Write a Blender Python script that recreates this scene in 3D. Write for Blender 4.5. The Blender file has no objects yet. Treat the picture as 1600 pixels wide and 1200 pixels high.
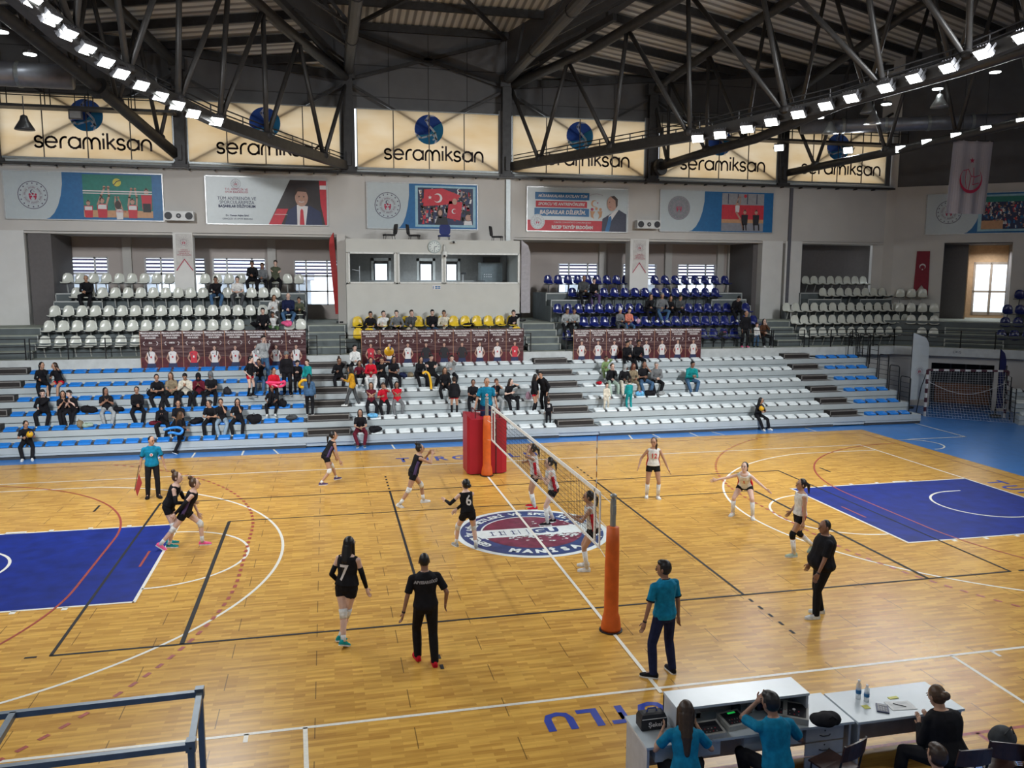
import bpy, math, random
from mathutils import Vector, Matrix
V=Vector
# ---------------------------------------------------------------- camera, world, exposure
SC=bpy.context.scene; COL=SC.collection
FPX=1289.19; CAM=V((-4.6078,-18.1824,6.0147)); YAW,PIT,ROL=.2212,-.1317,.0041
_f=V((math.sin(YAW)*math.cos(PIT),math.cos(YAW)*math.cos(PIT),math.sin(PIT)))
_r=V((math.cos(YAW),-math.sin(YAW),0)); _u=_r.cross(_f)
CR=_r*math.cos(ROL)+_u*math.sin(ROL); CU=_u*math.cos(ROL)-_r*math.sin(ROL); CF=_f
cd=bpy.data.cameras.new('camera'); cam=bpy.data.objects.new('camera',cd); COL.objects.link(cam)
cd.sensor_width=36; cd.lens=FPX*36/1600; cd.clip_end=300; cd.clip_start=.05
M=Matrix.Identity(4)
for i in range(3): M[i][0]=CR[i];M[i][1]=CU[i];M[i][2]=-CF[i];M[i][3]=CAM[i]
cam.matrix_world=M; SC.camera=cam
W=bpy.data.worlds.new('sky'); SC.world=W; W.use_nodes=True
bg=W.node_tree.nodes['Background']; bg.inputs[0].default_value=(.86,.93,1,1); bg.inputs[1].default_value=2.6
SC.view_settings.view_transform='Standard'; SC.view_settings.look='None'; SC.view_settings.exposure=0.0; SC.view_settings.gamma=1
SC.view_settings.use_curve_mapping=False
SC.cycles.use_denoising=True; SC.cycles.max_bounces=6; SC.cycles.diffuse_bounces=3; SC.cycles.glossy_bounces=3
SC.cycles.transparent_max_bounces=12; SC.cycles.sample_clamp_indirect=4; SC.cycles.use_light_tree=True
LAMP_W=57.0; FILL_W=195.0
def lamp(name,p,aim,w,size=.5,parent=None,spread=150):
    l=bpy.data.lights.new(name,'AREA'); l.shape='SQUARE'; l.size=size; l.energy=w; l.spread=math.radians(spread); l.color=(.95,.98,1)
    o=bpy.data.objects.new(name,l); COL.objects.link(o)
    o.rotation_euler=(V(aim)-V(p)).to_track_quat('-Z','Y').to_euler(); o.location=p
    if parent: o.parent=parent; o.matrix_parent_inverse=Matrix.Identity(4); o.location=V(p)-parent.location
    return o
# a point of the hall seen at a pixel of the 1600x1200 photograph
def at(u,v,**k):
    d=CF+CR*((u-800)/FPX)-CU*((v-600)/FPX)
    a,val=list(k.items())[0]; i='xyz'.index(a); return CAM+d*((val-CAM[i])/d[i])
def atp(u,v,p0,azd):
    a=math.radians(azd); n=V((math.cos(a),-math.sin(a),0)); d=CF+CR*((u-800)/FPX)-CU*((v-600)/FPX)
    return CAM+d*((V((p0[0],p0[1],0))-CAM).dot(n)/d.dot(n))
def xu(u,y,z):
    q=(u-800)/FPX; w=CR-CF*q
    return CAM.x-((y-CAM.y)*w.y+(z-CAM.z)*w.z)/w.x
# ---------------------------------------------------------------- materials
MATS={}
def mat(name,col,rough=.6,metal=0,var=.08,scale=8,alpha=1,spec=.5,emit=0,bump=0):
    if name in MATS: return MATS[name]
    m=bpy.data.materials.new(name); m.use_nodes=True; nt=m.node_tree; b=nt.nodes['Principled BSDF']
    b.inputs['Roughness'].default_value=rough; b.inputs['Metallic'].default_value=metal; b.inputs['Specular IOR Level'].default_value=spec
    b.inputs['Alpha'].default_value=alpha
    tc=nt.nodes.new('ShaderNodeTexCoord'); no=nt.nodes.new('ShaderNodeTexNoise'); no.inputs['Scale'].default_value=scale; no.inputs['Detail'].default_value=2
    nt.links.new(tc.outputs['Object'],no.inputs['Vector'])
    cr=nt.nodes.new('ShaderNodeValToRGB'); e=cr.color_ramp.elements
    e[0].position=.3; e[1].position=.7
    e[0].color=(*[max(0,c*(1-var)) for c in col],1); e[1].color=(*[min(1,c*(1+var)) for c in col],1)
    nt.links.new(no.outputs['Fac'],cr.inputs['Fac']); nt.links.new(cr.outputs['Color'],b.inputs['Base Color'])
    if bump:
        bp=nt.nodes.new('ShaderNodeBump'); bp.inputs['Strength'].default_value=bump; nt.links.new(no.outputs['Fac'],bp.inputs['Height']); nt.links.new(bp.outputs[0],b.inputs['Normal'])
    if emit: b.inputs['Emission Color'].default_value=(*col,1); b.inputs['Emission Strength'].default_value=emit
    MATS[name]=m; return m
C=dict(black=(.010,.010,.013),offblack=(.03,.03,.035),white=(.72,.73,.72),cream=(.62,.58,.48),grey=(.16,.17,.18),lgrey=(.34,.36,.37),dgrey=(.07,.075,.08),
 navy=(.012,.018,.06),blue=(.02,.10,.42),teal=(.005,.19,.34),tealg=(.01,.26,.27),denim=(.06,.13,.24),ldenim=(.25,.34,.43),red=(.55,.012,.03),maroon=(.12,.012,.025),
 pink=(.8,.12,.28),lpink=(.6,.38,.5),yellow=(.75,.42,.01),mustard=(.55,.28,.02),orange=(.8,.2,.02),coral=(.65,.22,.15),green=(.08,.16,.06),camo=(.22,.32,.14),mint=(.35,.45,.38),
 khaki=(.25,.2,.13),brown=(.09,.04,.022),purple=(.09,.06,.15),sky=(.15,.45,.75),olive=(.08,.09,.06))
def cloth(c): return mat('cloth_'+c,C[c],.85,var=.22,scale=14,spec=.2,bump=.15)
SK=dict(f=(.60,.36,.26),m=(.46,.26,.17),d=(.30,.155,.10),p=(.70,.47,.38))
def skin(c): return mat('skin_'+c,SK[c],.5,var=.05)
HC=dict(k=(.008,.007,.008),b=(.035,.018,.010),l=(.075,.038,.017),g=(.28,.27,.26),r=(.12,.025,.012))
def hairm(c): return mat('hair_'+c,HC[c],.45,var=.3,scale=30)
# ---------------------------------------------------------------- mesh collecting
class MB:
    def __init__(s): s.v=[];s.f=[];s.m=[];s.mats=[]
    def mi(s,m):
        if m not in s.mats: s.mats.append(m)
        return s.mats.index(m)
    def add(s,vs,fs,m):
        n=len(s.v); s.v+=[tuple(p) for p in vs]; k=s.mi(m)
        for f in fs: s.f.append(tuple(i+n for i in f)); s.m.append(k)
    def box(s,x0,x1,y0,y1,z0,z1,m,X=None):
        vs=[V((x,y,z)) for z in (z0,z1) for y in (y0,y1) for x in (x0,x1)]
        if X: vs=[X@p for p in vs]
        s.add(vs,[(0,2,3,1),(4,5,7,6),(0,1,5,4),(2,6,7,3),(0,4,6,2),(1,3,7,5)],m)
    def prism(s,pts,d,m):
        n=len(pts); pts=[V(p) for p in pts]; d=V(d)
        s.add(pts+[p+d for p in pts],[tuple(range(n))[::-1],tuple(range(n,2*n))]+[(i,(i+1)%n,n+(i+1)%n,n+i) for i in range(n)],m)
    def loft(s,rings,m,cap=True):
        n=len(rings[0]); vs=[p for r in rings for p in r]; fs=[]
        for k in range(len(rings)-1):
            for i in range(n): j=(i+1)%n; fs.append((k*n+i,k*n+j,(k+1)*n+j,(k+1)*n+i))
        if cap: fs.append(tuple(range(n))[::-1]); fs.append(tuple(range((len(rings)-1)*n,len(rings)*n)))
        s.add(vs,fs,m)
    def tube(s,pts,r,m,seg=8,closed=False):
        pts=[V(p) for p in pts]; rr=r if isinstance(r,(list,tuple)) else [r]*len(pts); rings=[]; ref=None
        for i,p in enumerate(pts):
            a=pts[max(0,i-1)]; b=pts[min(len(pts)-1,i+1)]
            if closed: a=pts[i-1]; b=pts[(i+1)%len(pts)]
            t=(b-a).normalized()
            if ref is None: ref=t.orthogonal().normalized()
            ref=(ref-t*ref.dot(t)); ref=ref.normalized() if ref.length>1e-6 else t.orthogonal().normalized()
            w=t.cross(ref); rings.append([p+(ref*math.cos(2*math.pi*k/seg)+w*math.sin(2*math.pi*k/seg))*rr[i] for k in range(seg)])
        if closed: rings.append(rings[0]); s.loft(rings,m,False)
        else: s.loft(rings,m)
    def bar(s,a,b,w,h,m):
        a,b=V(a),V(b); t=(b-a).normalized(); up=V((0,0,1)) if abs(t.z)<.95 else V((0,1,0)); x=t.cross(up).normalized(); u=x.cross(t)
        s.loft([[p+x*(i*w/2)+u*(j*h/2) for i,j in ((-1,-1),(1,-1),(1,1),(-1,1))] for p in (a,b)],m)
    def ell(s,c,rx,ry,rz,m,X=None,seg=12,rg=8):
        rings=[]; X=X or Matrix.Identity(3)
        for k in range(rg+1):
            t=math.pi*(k+.02 if k==0 else k-.02 if k==rg else k)/rg
            rings.append([V(c)+X@V((rx*math.sin(t)*math.cos(2*math.pi*i/seg),ry*math.sin(t)*math.sin(2*math.pi*i/seg),-rz*math.cos(t))) for i in range(seg)])
        s.loft(rings,m)
    def build(s,name,parent=None,smooth=False,loc=None):
        me=bpy.data.meshes.new(name); me.from_pydata(s.v,[],s.f)
        for m in s.mats: me.materials.append(m)
        me.polygons.foreach_set('material_index',s.m)
        if smooth: me.polygons.foreach_set('use_smooth',[True]*len(s.f))
        me.update(); o=bpy.data.objects.new(name,me); COL.objects.link(o)
        if parent: o.parent=parent; o.location=loc or -parent_origin(parent)
        elif loc: o.location=loc
        return o
def parent_origin(p):
    q=V((0,0,0))
    while p: q=q+p.location; p=p.parent
    return q
def empty(name,loc=(0,0,0)):
    o=bpy.data.objects.new(name,None); COL.objects.link(o); o.location=loc; o.empty_display_size=.1; return o
def tag(o,label,cat,group=None,kind=None):
    o['label']=label; o['category']=cat
    if group: o['group']=group
    if kind: o['kind']=kind
    return o
def struct(o,label=None):
    o['kind']='structure'
    if label: o['label']=label
    return o
def copytree(o,parent=None):
    c=o.copy(); COL.objects.link(c); c.parent=parent
    for ch in o.children: copytree(ch,c)
    return c
ORD=['','first','second','third','fourth','fifth','sixth','seventh','eighth','ninth','tenth','eleventh','twelfth','thirteenth','fourteenth','fifteenth','sixteenth','seventeenth','eighteenth','nineteenth','twentieth','twenty-first','twenty-second','twenty-third','twenty-fourth','twenty-fifth']
# flat artwork on a plane: origin, right, up
class Art:
    def __init__(s,o,r,u,base=.004): s.o=V(o);s.r=V(r).normalized();s.u=V(u).normalized();s.n=s.r.cross(s.u);s.mb=MB();s.k=base;s.st=base
    def P(s,x,y,l): return s.o+s.r*x+s.u*y+s.n*(s.k+l*s.st)
    def poly(s,pts,m,l=0): s.mb.add([s.P(x,y,l) for x,y in pts],[tuple(range(len(pts)))],m)
    def rect(s,x0,y0,x1,y1,m,l=0): s.poly([(x0,y0),(x1,y0),(x1,y1),(x0,y1)],m,l)
    def disc(s,x,y,rx,m,l=0,ry=None,n=20,rot=0): 
        ry=ry or rx; s.poly([(x+rx*math.cos(2*math.pi*i/n+rot),y+ry*math.sin(2*math.pi*i/n+rot)) for i in range(n)],m,l)
    def ring(s,x,y,r0,r1,m,l=0,a0=0,a1=360,n=36,sy=1):
        pts=[]
        for i in range(n+1):
            a=math.radians(a0+(a1-a0)*i/n); pts.append((math.cos(a),math.sin(a)))
        vs=[s.P(x+c*r0,y+d*r0*sy,l) for c,d in pts]+[s.P(x+c*r1,y+d*r1*sy,l) for c,d in pts]
        s.mb.add(vs,[(i,i+n+1,i+n+2,i+1) for i in range(n)],m)
    def line(s,pts,w,m,l=0,dash=None):
        for (x0,y0),(x1,y1) in zip(pts,pts[1:]):
            L=math.hypot(x1-x0,y1-y0)
            if L<1e-6: continue
            dx,dy=(x1-x0)/L,(y1-y0)/L; e=w*.3 if len(pts)>2 else 0
            s.poly([(x0-dx*e+dy*w/2,y0-dy*e-dx*w/2),(x1+dx*e+dy*w/2,y1+dy*e-dx*w/2),(x1+dx*e-dy*w/2,y1+dy*e+dx*w/2),(x0-dx*e-dy*w/2,y0-dy*e+dx*w/2)],m,l)
    def star(s,x,y,r,m,l=0,rot=90,k=.4):
        s.poly([(x+(r if i%2==0 else r*k)*math.cos(math.radians(rot+36*i)),y+(r if i%2==0 else r*k)*math.sin(math.radians(rot+36*i))) for i in range(10)],m,l)
    def crescent(s,x,y,r,m,l=0,rot=0,t=.78,off=.28):
        # outer circle minus an inner circle shifted toward rot
        pts=[]; r2=r*t; d=r*off; a=math.acos(max(-1,min(1,(r*r+d*d-r2*r2)/(2*r*d)))); 
        b=math.acos(max(-1,min(1,(r2*r2+d*d-r*r)/(2*r2*d))))
        n=16
        outp=[(r*math.cos(a+(2*math.pi-2*a)*i/n),r*math.sin(a+(2*math.pi-2*a)*i/n)) for i in range(n+1)]
        bb=math.pi-b
        inn=[(d+r2*math.cos(bb+(2*math.pi-2*bb)*i/n),r2*math.sin(bb+(2*math.pi-2*bb)*i/n)) for i in range(n+1)]
        c,q=math.cos(math.radians(rot)),math.sin(math.radians(rot))
        vs=[s.P(x+px*c-py*q,y+px*q+py*c,l) for px,py in outp+inn]
        s.mb.add(vs,[(i,i+1,n+2+i,n+1+i) for i in range(n)],m)
    def build(s,name,parent=None): return s.mb.build(name,parent)
def text(body,o,r,u,size,m,parent=None,align='CENTER',name='lettering',bold=0,ls=1.0,sx=1.0,shear=0,spacing=1.0):
    cu=bpy.data.curves.new(name,'FONT'); cu.body=body; cu.size=size; cu.align_x=align; cu.align_y='CENTER'; cu.offset=bold; cu.space_line=ls; cu.space_character=spacing; cu.shear=shear; cu.resolution_u=2
    cu.materials.append(m); ob=bpy.data.objects.new(name,cu); COL.objects.link(ob)
    r=V(r).normalized();u=V(u).normalized();n=r.cross(u); X=Matrix.Identity(4)
    for i in range(3): X[i][0]=r[i]*sx;X[i][1]=u[i];X[i][2]=n[i];X[i][3]=o[i]
    if parent: ob.parent=parent; X=Matrix.Translation(-parent_origin(parent))@X
    ob.matrix_local=X; return ob
# ---------------------------------------------------------------- floor
def wood_mat():
    m=bpy.data.materials.new('parquet'); m.use_nodes=True; nt=m.node_tree; N=nt.nodes; Lk=nt.links; b=N['Principled BSDF']
    tc=N.new('ShaderNodeTexCoord'); P=tc.outputs['Object']
    br=N.new('ShaderNodeTexBrick'); br.offset=.37; br.offset_frequency=2; br.inputs['Scale'].default_value=1
    for k,v in (('Brick Width',.42),('Row Height',.07),('Mortar Size',.0012),('Mortar Smooth',.3),('Bias',.0)): br.inputs[k].default_value=v
    br.inputs['Color1'].default_value=(.80,.47,.095,1); br.inputs['Color2'].default_value=(.42,.20,.032,1); br.inputs['Mortar'].default_value=(.34,.17,.04,1)
    Lk.new(P,br.inputs['Vector'])
    mp=N.new('ShaderNodeMapping'); mp.inputs['Scale'].default_value=(.7,7,1); Lk.new(P,mp.inputs['Vector'])
    no=N.new('ShaderNodeTexNoise'); no.inputs['Scale'].default_value=2.2; no.inputs['Detail'].default_value=5; Lk.new(mp.outputs[0],no.inputs['Vector'])
    mx=N.new('ShaderNodeMix'); mx.data_type='RGBA'; mx.inputs[0].default_value=.42
    rp=N.new('ShaderNodeValToRGB'); rp.color_ramp.elements[0].color=(.40,.20,.045,1); rp.color_ramp.elements[1].color=(.78,.46,.105,1); rp.color_ramp.elements[0].position=.3; rp.color_ramp.elements[1].position=.7
    Lk.new(no.outputs['Fac'],rp.inputs[0]); Lk.new(br.outputs['Color'],mx.inputs[6]); Lk.new(rp.outputs[0],mx.inputs[7])
    # dark butt joints of the laid boards
    sp=N.new('ShaderNodeSeparateXYZ'); Lk.new(P,sp.inputs[0])
    def mth(op,a,bv=None):
        n=N.new('ShaderNodeMath'); n.operation=op
        for i,q in enumerate((a,bv)):
            if q is None: continue
            if isinstance(q,(int,float)): n.inputs[i].default_value=q
            else: Lk.new(q,n.inputs[i])
        return n.outputs[0]
    row=mth('FLOOR',mth('DIVIDE',sp.outputs['Y'],.52)); off=mth('MULTIPLY',mth('MODULO',mth('ABSOLUTE',row),2),.65)
    fx=mth('FRACT',mth('ADD',mth('DIVIDE',mth('ADD',sp.outputs['X'],40),2.6),mth('DIVIDE',off,1.3))); jt=mth('LESS_THAN',fx,.0055)
    m2=N.new('ShaderNodeMix'); m2.data_type='RGBA'; Lk.new(mth('MULTIPLY',jt,.7),m2.inputs[0]); Lk.new(mx.outputs[2],m2.inputs[6]); m2.inputs[7].default_value=(.06,.035,.015,1)
    Lk.new(m2.outputs[2],b.inputs['Base Color'])
    b.inputs['Roughness'].default_value=.27; b.inputs['Specular IOR Level'].default_value=.32
    bp=N.new('ShaderNodeBump'); bp.inputs['Strength'].default_value=.03; Lk.new(no.outputs['Fac'],bp.inputs['Height']); Lk.new(bp.outputs[0],b.inputs['Normal'])
    return m
WOOD=wood_mat(); BLUEF=mat('blue_sports_floor',(.045,.20,.56),.3,var=.08,scale=3)
fb=MB(); fb.box(-30,30,-23,23,-.3,-.004,BLUEF); floor=struct(fb.build('floor'))
wb=MB(); wb.box(-15.95,15.95,-10.1,10.1,-.003,0.0,WOOD); wf=wb.build('parquet',floor)
LW=mat('line_white',(.80,.78,.70),.35,var=.08,scale=20); LB=mat('line_black',(.008,.008,.009),.7,var=.5,scale=40); LR=mat('line_red',(.36,.06,.035),.4,var=.3,scale=20); LBR=mat('line_brown',(.30,.12,.03),.4,var=.3,scale=20)
KEY=mat('key_blue_paint',(.006,.022,.21),.5,var=.25,scale=2.5,spec=.22); TXTB=mat('floor_text_blue',(.02,.05,.36),.4)
def fart(base=.0012): return Art((0,0,0),(1,0,0),(0,1,0),base)
def arcpts(cx,cy,r,a0,a1,n=48): return [(cx+r*math.cos(math.radians(a0+(a1-a0)*i/n)),cy+r*math.sin(math.radians(a0+(a1-a0)*i/n))) for i in range(n+1)]
a=fart()
for s in (-1,1):
    a.rect(min(8.2*s,14*s),-2.45,max(8.2*s,14*s),2.45,KEY,0)
a.build('painted_key',floor)
a=fart(); w=.06
a.line([(-14,-7.5),(14,-7.5)],w,LW,1);a.line([(-14,7.5),(14,7.5)],w,LW,1)
for s in (-1,1): a.line([(14*s,-7.53),(14*s,7.53)],w,LW,1)
cl_=fart(.0095); cl_.line([(0,-7.65),(0,5.9)],w,LW,0); cl_.build('centre_line',floor)
for s in (-1,1):
    a.line([(14*s,2.45),(8.2*s,2.45)],w,LW,1);a.line([(14*s,-2.45),(8.2*s,-2.45)],w,LW,1);a.line([(8.2*s,-2.48),(8.2*s,2.48)],w,LW,1)
    for y in (2.45,-2.45):
        for x in (12.2,11.05,10.2,9.35): a.rect(x*s-.05,y if y>0 else y-.14,x*s+.05,y+.14 if y>0 else y,LW,1)
        a.rect(11.8*s-.22,y if y>0 else y-.13,11.8*s+.22,y+.13 if y>0 else y,LW,1)
    A0=90 if s<0 else 90; A1=-90 if s<0 else 270
    a.ring(8.2*s,0,1.77,1.83,LW,1,-90 if s<0 else 90,90 if s<0 else 270)
    a.ring(12.425*s,0,1.24,1.30,LW,1,-90 if s<0 else 90,90 if s<0 else 270); a.line([(12.425*s,1.27),(12.8*s,1.27)],w,LW,1);a.line([(12.425*s,-1.27),(12.8*s,-1.27)],w,LW,1)
    th=math.degrees(math.asin(6.6/6.75))
    a.ring(12.425*s,0,6.72,6.78,LW,1,(-th if s<0 else 180-th),(th if s<0 else 180+th),n=64)
    xe=12.425-6.75*math.cos(math.radians(th))
    for y in (6.6,-6.6): a.line([(14*s,y),(xe*s,y)],w,LW,1)
    a.line([(5.02*s,-7.5),(4.95*s,-9.3)],w,LW,1); a.line([(5.77*s,-7.5),(5.77*s,-7.7)],w,LW,1)
for x,x2 in ((-10.1,-10.1),(-9.05,-9.05),(-7.48,-7.48),(-6.5,-6.3),(-2.45,-2.4),(2.52,2.52),(6.48,6.33),(7.43,7.43),(8.96,8.96),(9.88,10.05),(13.93,13.93)): a.line([(x,10.88),(x2,10.12)],w,LW,0)
a.line([(15.98,8.03),(18.9,8.03)],.06,LW,0);a.line([(18.9,8.0),(19.0,10.9)],.06,LW,0)
a.ring(16.1,7.15,.84,.90,LW,0,-90,90,n=24); a.ring(15.9,6.9,4.3,4.36,LW,0,-80,-5,n=24)
a.build('basketball_line',floor)
a=fart(); w=.055
for y in (-4.5,4.5): a.line([(-9.02,y),(9.02,y)],w,LB,3)
for x in (-9,9,-3,3): a.line([(x,-4.5),(x,4.5)],w,LB,3)
for x in (-7.05,7.05): a.line([(x,-4.5),(x,2.43)],w+.02,LB,3)
a.line([(-7.05,2.43),(7.05,2.43)],w-.01,LB,3)
for x in (-3,3):
    for s in (-1,1):
        for k in range(5): y=s*(4.5+.2+k*.35); a.line([(x,y),(x,y+s*.15)],w,LB,3)
for s in (-1,1): a.line([(10.5*s,4.0),(10.5*s,4.6)],w,LB,3); a.line([(9.2*s,-4.5),(9.38*s,-4.5)],w,LB,3)
a.build('volleyball_line',floor)
a=fart(); w=.05
for s in (-1,1):
    G=-15.45*s*-1
    for R,dash in ((6,0),(9,1)):
        pts=[]
        def hp(t):  # path across the goal area: lower quarter, straight part, upper quarter
            L1=R*math.pi/2; L=2*L1+3; d=t*L
            if d<L1: q=d/R; return (R*math.sin(q),-1.5-R*math.cos(q))
            if d<L1+3: return (R,-1.5+d-L1)
            q=(d-L1-3)/R; return (R*math.cos(q),1.5+R*math.sin(q))
        n=int((R*math.pi+3)/.15)
        for i in range(n):
            if dash and i%2: continue
            p,q=hp(i/n),hp((i+1)/n)
            if max(abs(p[1]),abs(q[1]))>9.5: continue
            a.line([(s*(15.45-p[0]),p[1]),(s*(15.45-q[0]),q[1])],w+.02*dash,LR,2)
    a.line([(8.5*s,-.5),(8.5*s,.5)],w,LR,2)
    a.line([(15.45*s,-9.5),(15.45*s,9.5)],w,LBR,0)
a.line([(-15.45,9.5),(15.45,9.5)],w,LBR,0); a.line([(-15.45,-9.52),(15.45,-9.52)],.06,LR,0); a.line([(3.7,-9.52),(3.72,-10.05)],.06,LR,0)
a.build('handball_line',floor)
# centre roundel
NV=mat('roundel_navy',(.022,.05,.17),.35,var=.25,scale=4); MR=mat('roundel_maroon',(.17,.025,.06),.35,var=.35,scale=5); RW=mat('roundel_white',(.74,.80,.80),.35,var=.06)
a=fart(); cy=.12; R=1.82
a.disc(0,cy,R,RW,0,n=64); a.disc(0,cy,R-.13,NV,1,n=64); a.disc(0,cy,1.18,MR,2,n=48); a.ring(0,cy,1.17,1.21,RW,3,60,200)
a.poly([(-1.35,cy+.28),(1.45,cy+.30),(1.5,cy-.26),(.4,cy-.30),(-1.25,cy-.30),(-1.38,cy)],RW,4)
rnd=random.Random(5)
for i in range(150):
    t=rnd.random(); 
    if t<.5: x=rnd.uniform(.15,1.6); y=cy+rnd.uniform(.2,.75)*(1 if rnd.random()<.6 else -1)
    else: x=rnd.uniform(-.7,1.3); y=cy-.25-abs(rnd.gauss(0,.16))
    if math.hypot(x,y-cy)>1.65: continue
    r=rnd.uniform(.012,.06); a.poly([(x+r*rnd.uniform(.6,1.7)*math.cos(k*1.05),y+r*rnd.uniform(.4,1)*math.sin(k*1.05)) for k in range(6)],RW,5)
for x in (-.95,-.75,-.45): a.line([(x,cy-.15),(x,cy+.15)],.03,NV,5); a.line([(x-.05,cy+.1),(x+.08,cy+.1)],.03,NV,5); a.line([(x-.05,cy-.12),(x+.08,cy-.12)],.03,NV,5)
for x in (-.65,-.3,-.1,.0): a.line([(x,cy-.17),(x,cy+.17)],.02,NV,5)
rd=a.build('centre_roundel',floor); 
text('GU',(.32,cy,.0075),(1,0,0),(0,1,0),.46,NV,floor,bold=.03,name='roundel_lettering')
s_='GENÇLİK HİZMETLERİ VE SPOR İL MÜDÜRLÜĞÜ'; r0=1.43
for i,ch in enumerate(s_):
    if ch==' ': continue
    an=math.radians(212-(212+20)*i/(len(s_)-1)); d=V((math.cos(an),math.sin(an),0))
    text(ch,V((0,cy,.0075))+d*r0,(math.sin(an),-math.cos(an),0),d,.27,RW,floor,bold=.012,name='roundel_lettering')
for i,ch in enumerate('MANİSA'):
    an=math.radians(270-29+58*i/5); d=V((math.cos(an),math.sin(an),0))
    text(ch,V((0,cy,.0075))+d*r0,(-math.sin(an),math.cos(an),0),-d,.30,RW,floor,bold=.02,name='roundel_lettering')
for i,ch in enumerate('TURGUTLU'):
    text(ch,(-2.28+.615*i,8.3,.004),(1,0,0),(0,1,0),.82,TXTB,floor,bold=.02,name='floor_lettering',sx=.85)
    text(ch,(1.5-.45*i,-8.05,.004),(-1,0,0),(0,-1,0),.60,TXTB,floor,bold=.022,name='floor_lettering',sx=1.05)
    text(ch,(14.5,1.85-.62*i,.004),(0,-1,0),(1,0,0),.80,TXTB,floor,bold=.02,name='floor_lettering',sx=.85)
# ---------------------------------------------------------------- hall shell
WALL=mat('wall_paint',(.56,.54,.51),.75,var=.03,scale=1.2); WALLB=mat('wall_paint_back',(.50,.44,.41),.75,var=.03,scale=1.2); WHITEC=mat('column_paint',(.68,.68,.66),.7,var=.03,scale=2)
CLAD=mat('wall_cladding',(.10,.10,.105),.6,var=.08,scale=2); TREAD=mat('tread_concrete',(.33,.36,.31),.75,var=.12,scale=3); RISE=mat('riser_paint',(.105,.125,.13),.7,var=.1,scale=3)
PARA=mat('parapet_paint',(.52,.55,.55),.7,var=.08,scale=4); STEEL=mat('dark_steel',(.035,.034,.035),.5,.2,var=.2,scale=5); STEEL2=mat('tube_steel',(.05,.048,.047),.45,.3,var=.15,scale=5); TRIMW=mat('step_edge',(.45,.47,.46),.7)
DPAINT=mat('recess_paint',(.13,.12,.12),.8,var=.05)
def base(d,side):  # offset line of the stand, as a polyline in plan; side=+1 far, -1 near
    m=V((.36,1)); m2=V((1,.47)); P0=V((21.2,15.35)); P1=V((26.4,11.05))
    a_=P0+m*d; b_=P1+m2*d; pts=[(-b_.x,0),(-b_.x,b_.y),(-a_.x,a_.y),(a_.x,a_.y),(b_.x,b_.y),(b_.x,0)]
    return [(x,y*side) for x,y in pts]
def ring(mb,d0,d1,z0,z1,m,mt=None,side=1,seg=range(5)):
    A=base(d0,side);B=base(d1,side)
    for i in seg:
        p=[A[i],A[i+1],B[i+1],B[i]]
        mb.add([(x,y,z) for z in (z0,z1) for x,y in p],[(0,1,2,3),(0,1,5,4),(2,3,7,6),(1,2,6,5),(0,3,7,4)],m); mb.add([(x,y,z1) for x,y in p],[(0,1,2,3)],mt or m)
for side in (1,-1):
    mb=MB()
    for d0,d1,z in ((.12,.95,2.8),(.95,1.65,3.35),(1.65,2.6,3.9)): ring(mb,d0,d1,2.45,z,RISE,TREAD,side)
    ring(mb,2.6,7.0,3.6,3.9,RISE,TREAD,side)
    struct(mb.build('floor_terrace_%s'%('far' if side>0 else 'near')))
    mb=MB(); ring(mb,0,.14,2.42,2.8,PARA,PARA,side); struct(mb.build('trim_parapet_%s'%('far' if side>0 else 'near')))
    mb=MB(); ring(mb,.6,.7,0,2.45,WALL,WALL,side,[0,1,2] if side>0 else range(5))
    if side>0: # right diagonal has an opening behind the goal
        A=base(.6,1); p,q=V(A[3]),V(A[4]); D=(q-p)
        for t0,t1,z0,z1 in ((0,.25,0,2.45),(.60,1.0,0,2.45),(.25,.60,2.05,2.45)):
            a0,a1=p+D*t0,p+D*t1; nn=V((-D.y,D.x)).normalized()*-.1
            mb.prism([(a0.x,a0.y,z0),(a1.x,a1.y,z0),(a1.x,a1.y,z1),(a0.x,a0.y,z1)],(-nn.x*-1,-nn.y*-1,0),WALL)
        ring(mb,.6,.7,0,2.45,WALL,WALL,1,[4])
    struct(mb.build('wall_lower_%s'%('far' if side>0 else 'near')))
# passage behind the goal
A=base(.6,1); p,q=V(A[3]),V(A[4]); D=(q-p); dn=D.normalized(); nn=V((-dn.y,dn.x))
if nn.y<0: nn=-nn
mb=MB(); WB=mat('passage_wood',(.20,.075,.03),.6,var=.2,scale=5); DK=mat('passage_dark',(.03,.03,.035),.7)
def dq(t,o): r_=p+D*t+nn*o; return (r_.x,r_.y)
def vq(t0,t1,o0,o1,z0,z1,m):
    c=[dq(t0,o0),dq(t1,o0),dq(t1,o1),dq(t0,o1)]; mb.add([(x,y,z) for z in (z0,z1) for x,y in c],[(0,3,2,1),(4,5,6,7),(0,1,5,4),(1,2,6,5),(2,3,7,6),(3,0,4,7)],m)
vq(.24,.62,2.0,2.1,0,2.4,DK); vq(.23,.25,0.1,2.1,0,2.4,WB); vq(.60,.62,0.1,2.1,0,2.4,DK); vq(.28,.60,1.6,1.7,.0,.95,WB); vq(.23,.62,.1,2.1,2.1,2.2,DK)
for t in (.36,.45,.53): vq(t,t+.01,1.9,2.0,.9,2.1,mat('passage_frame',(.08,.08,.09),.5))
struct(mb.build('wall_passage'))
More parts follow.
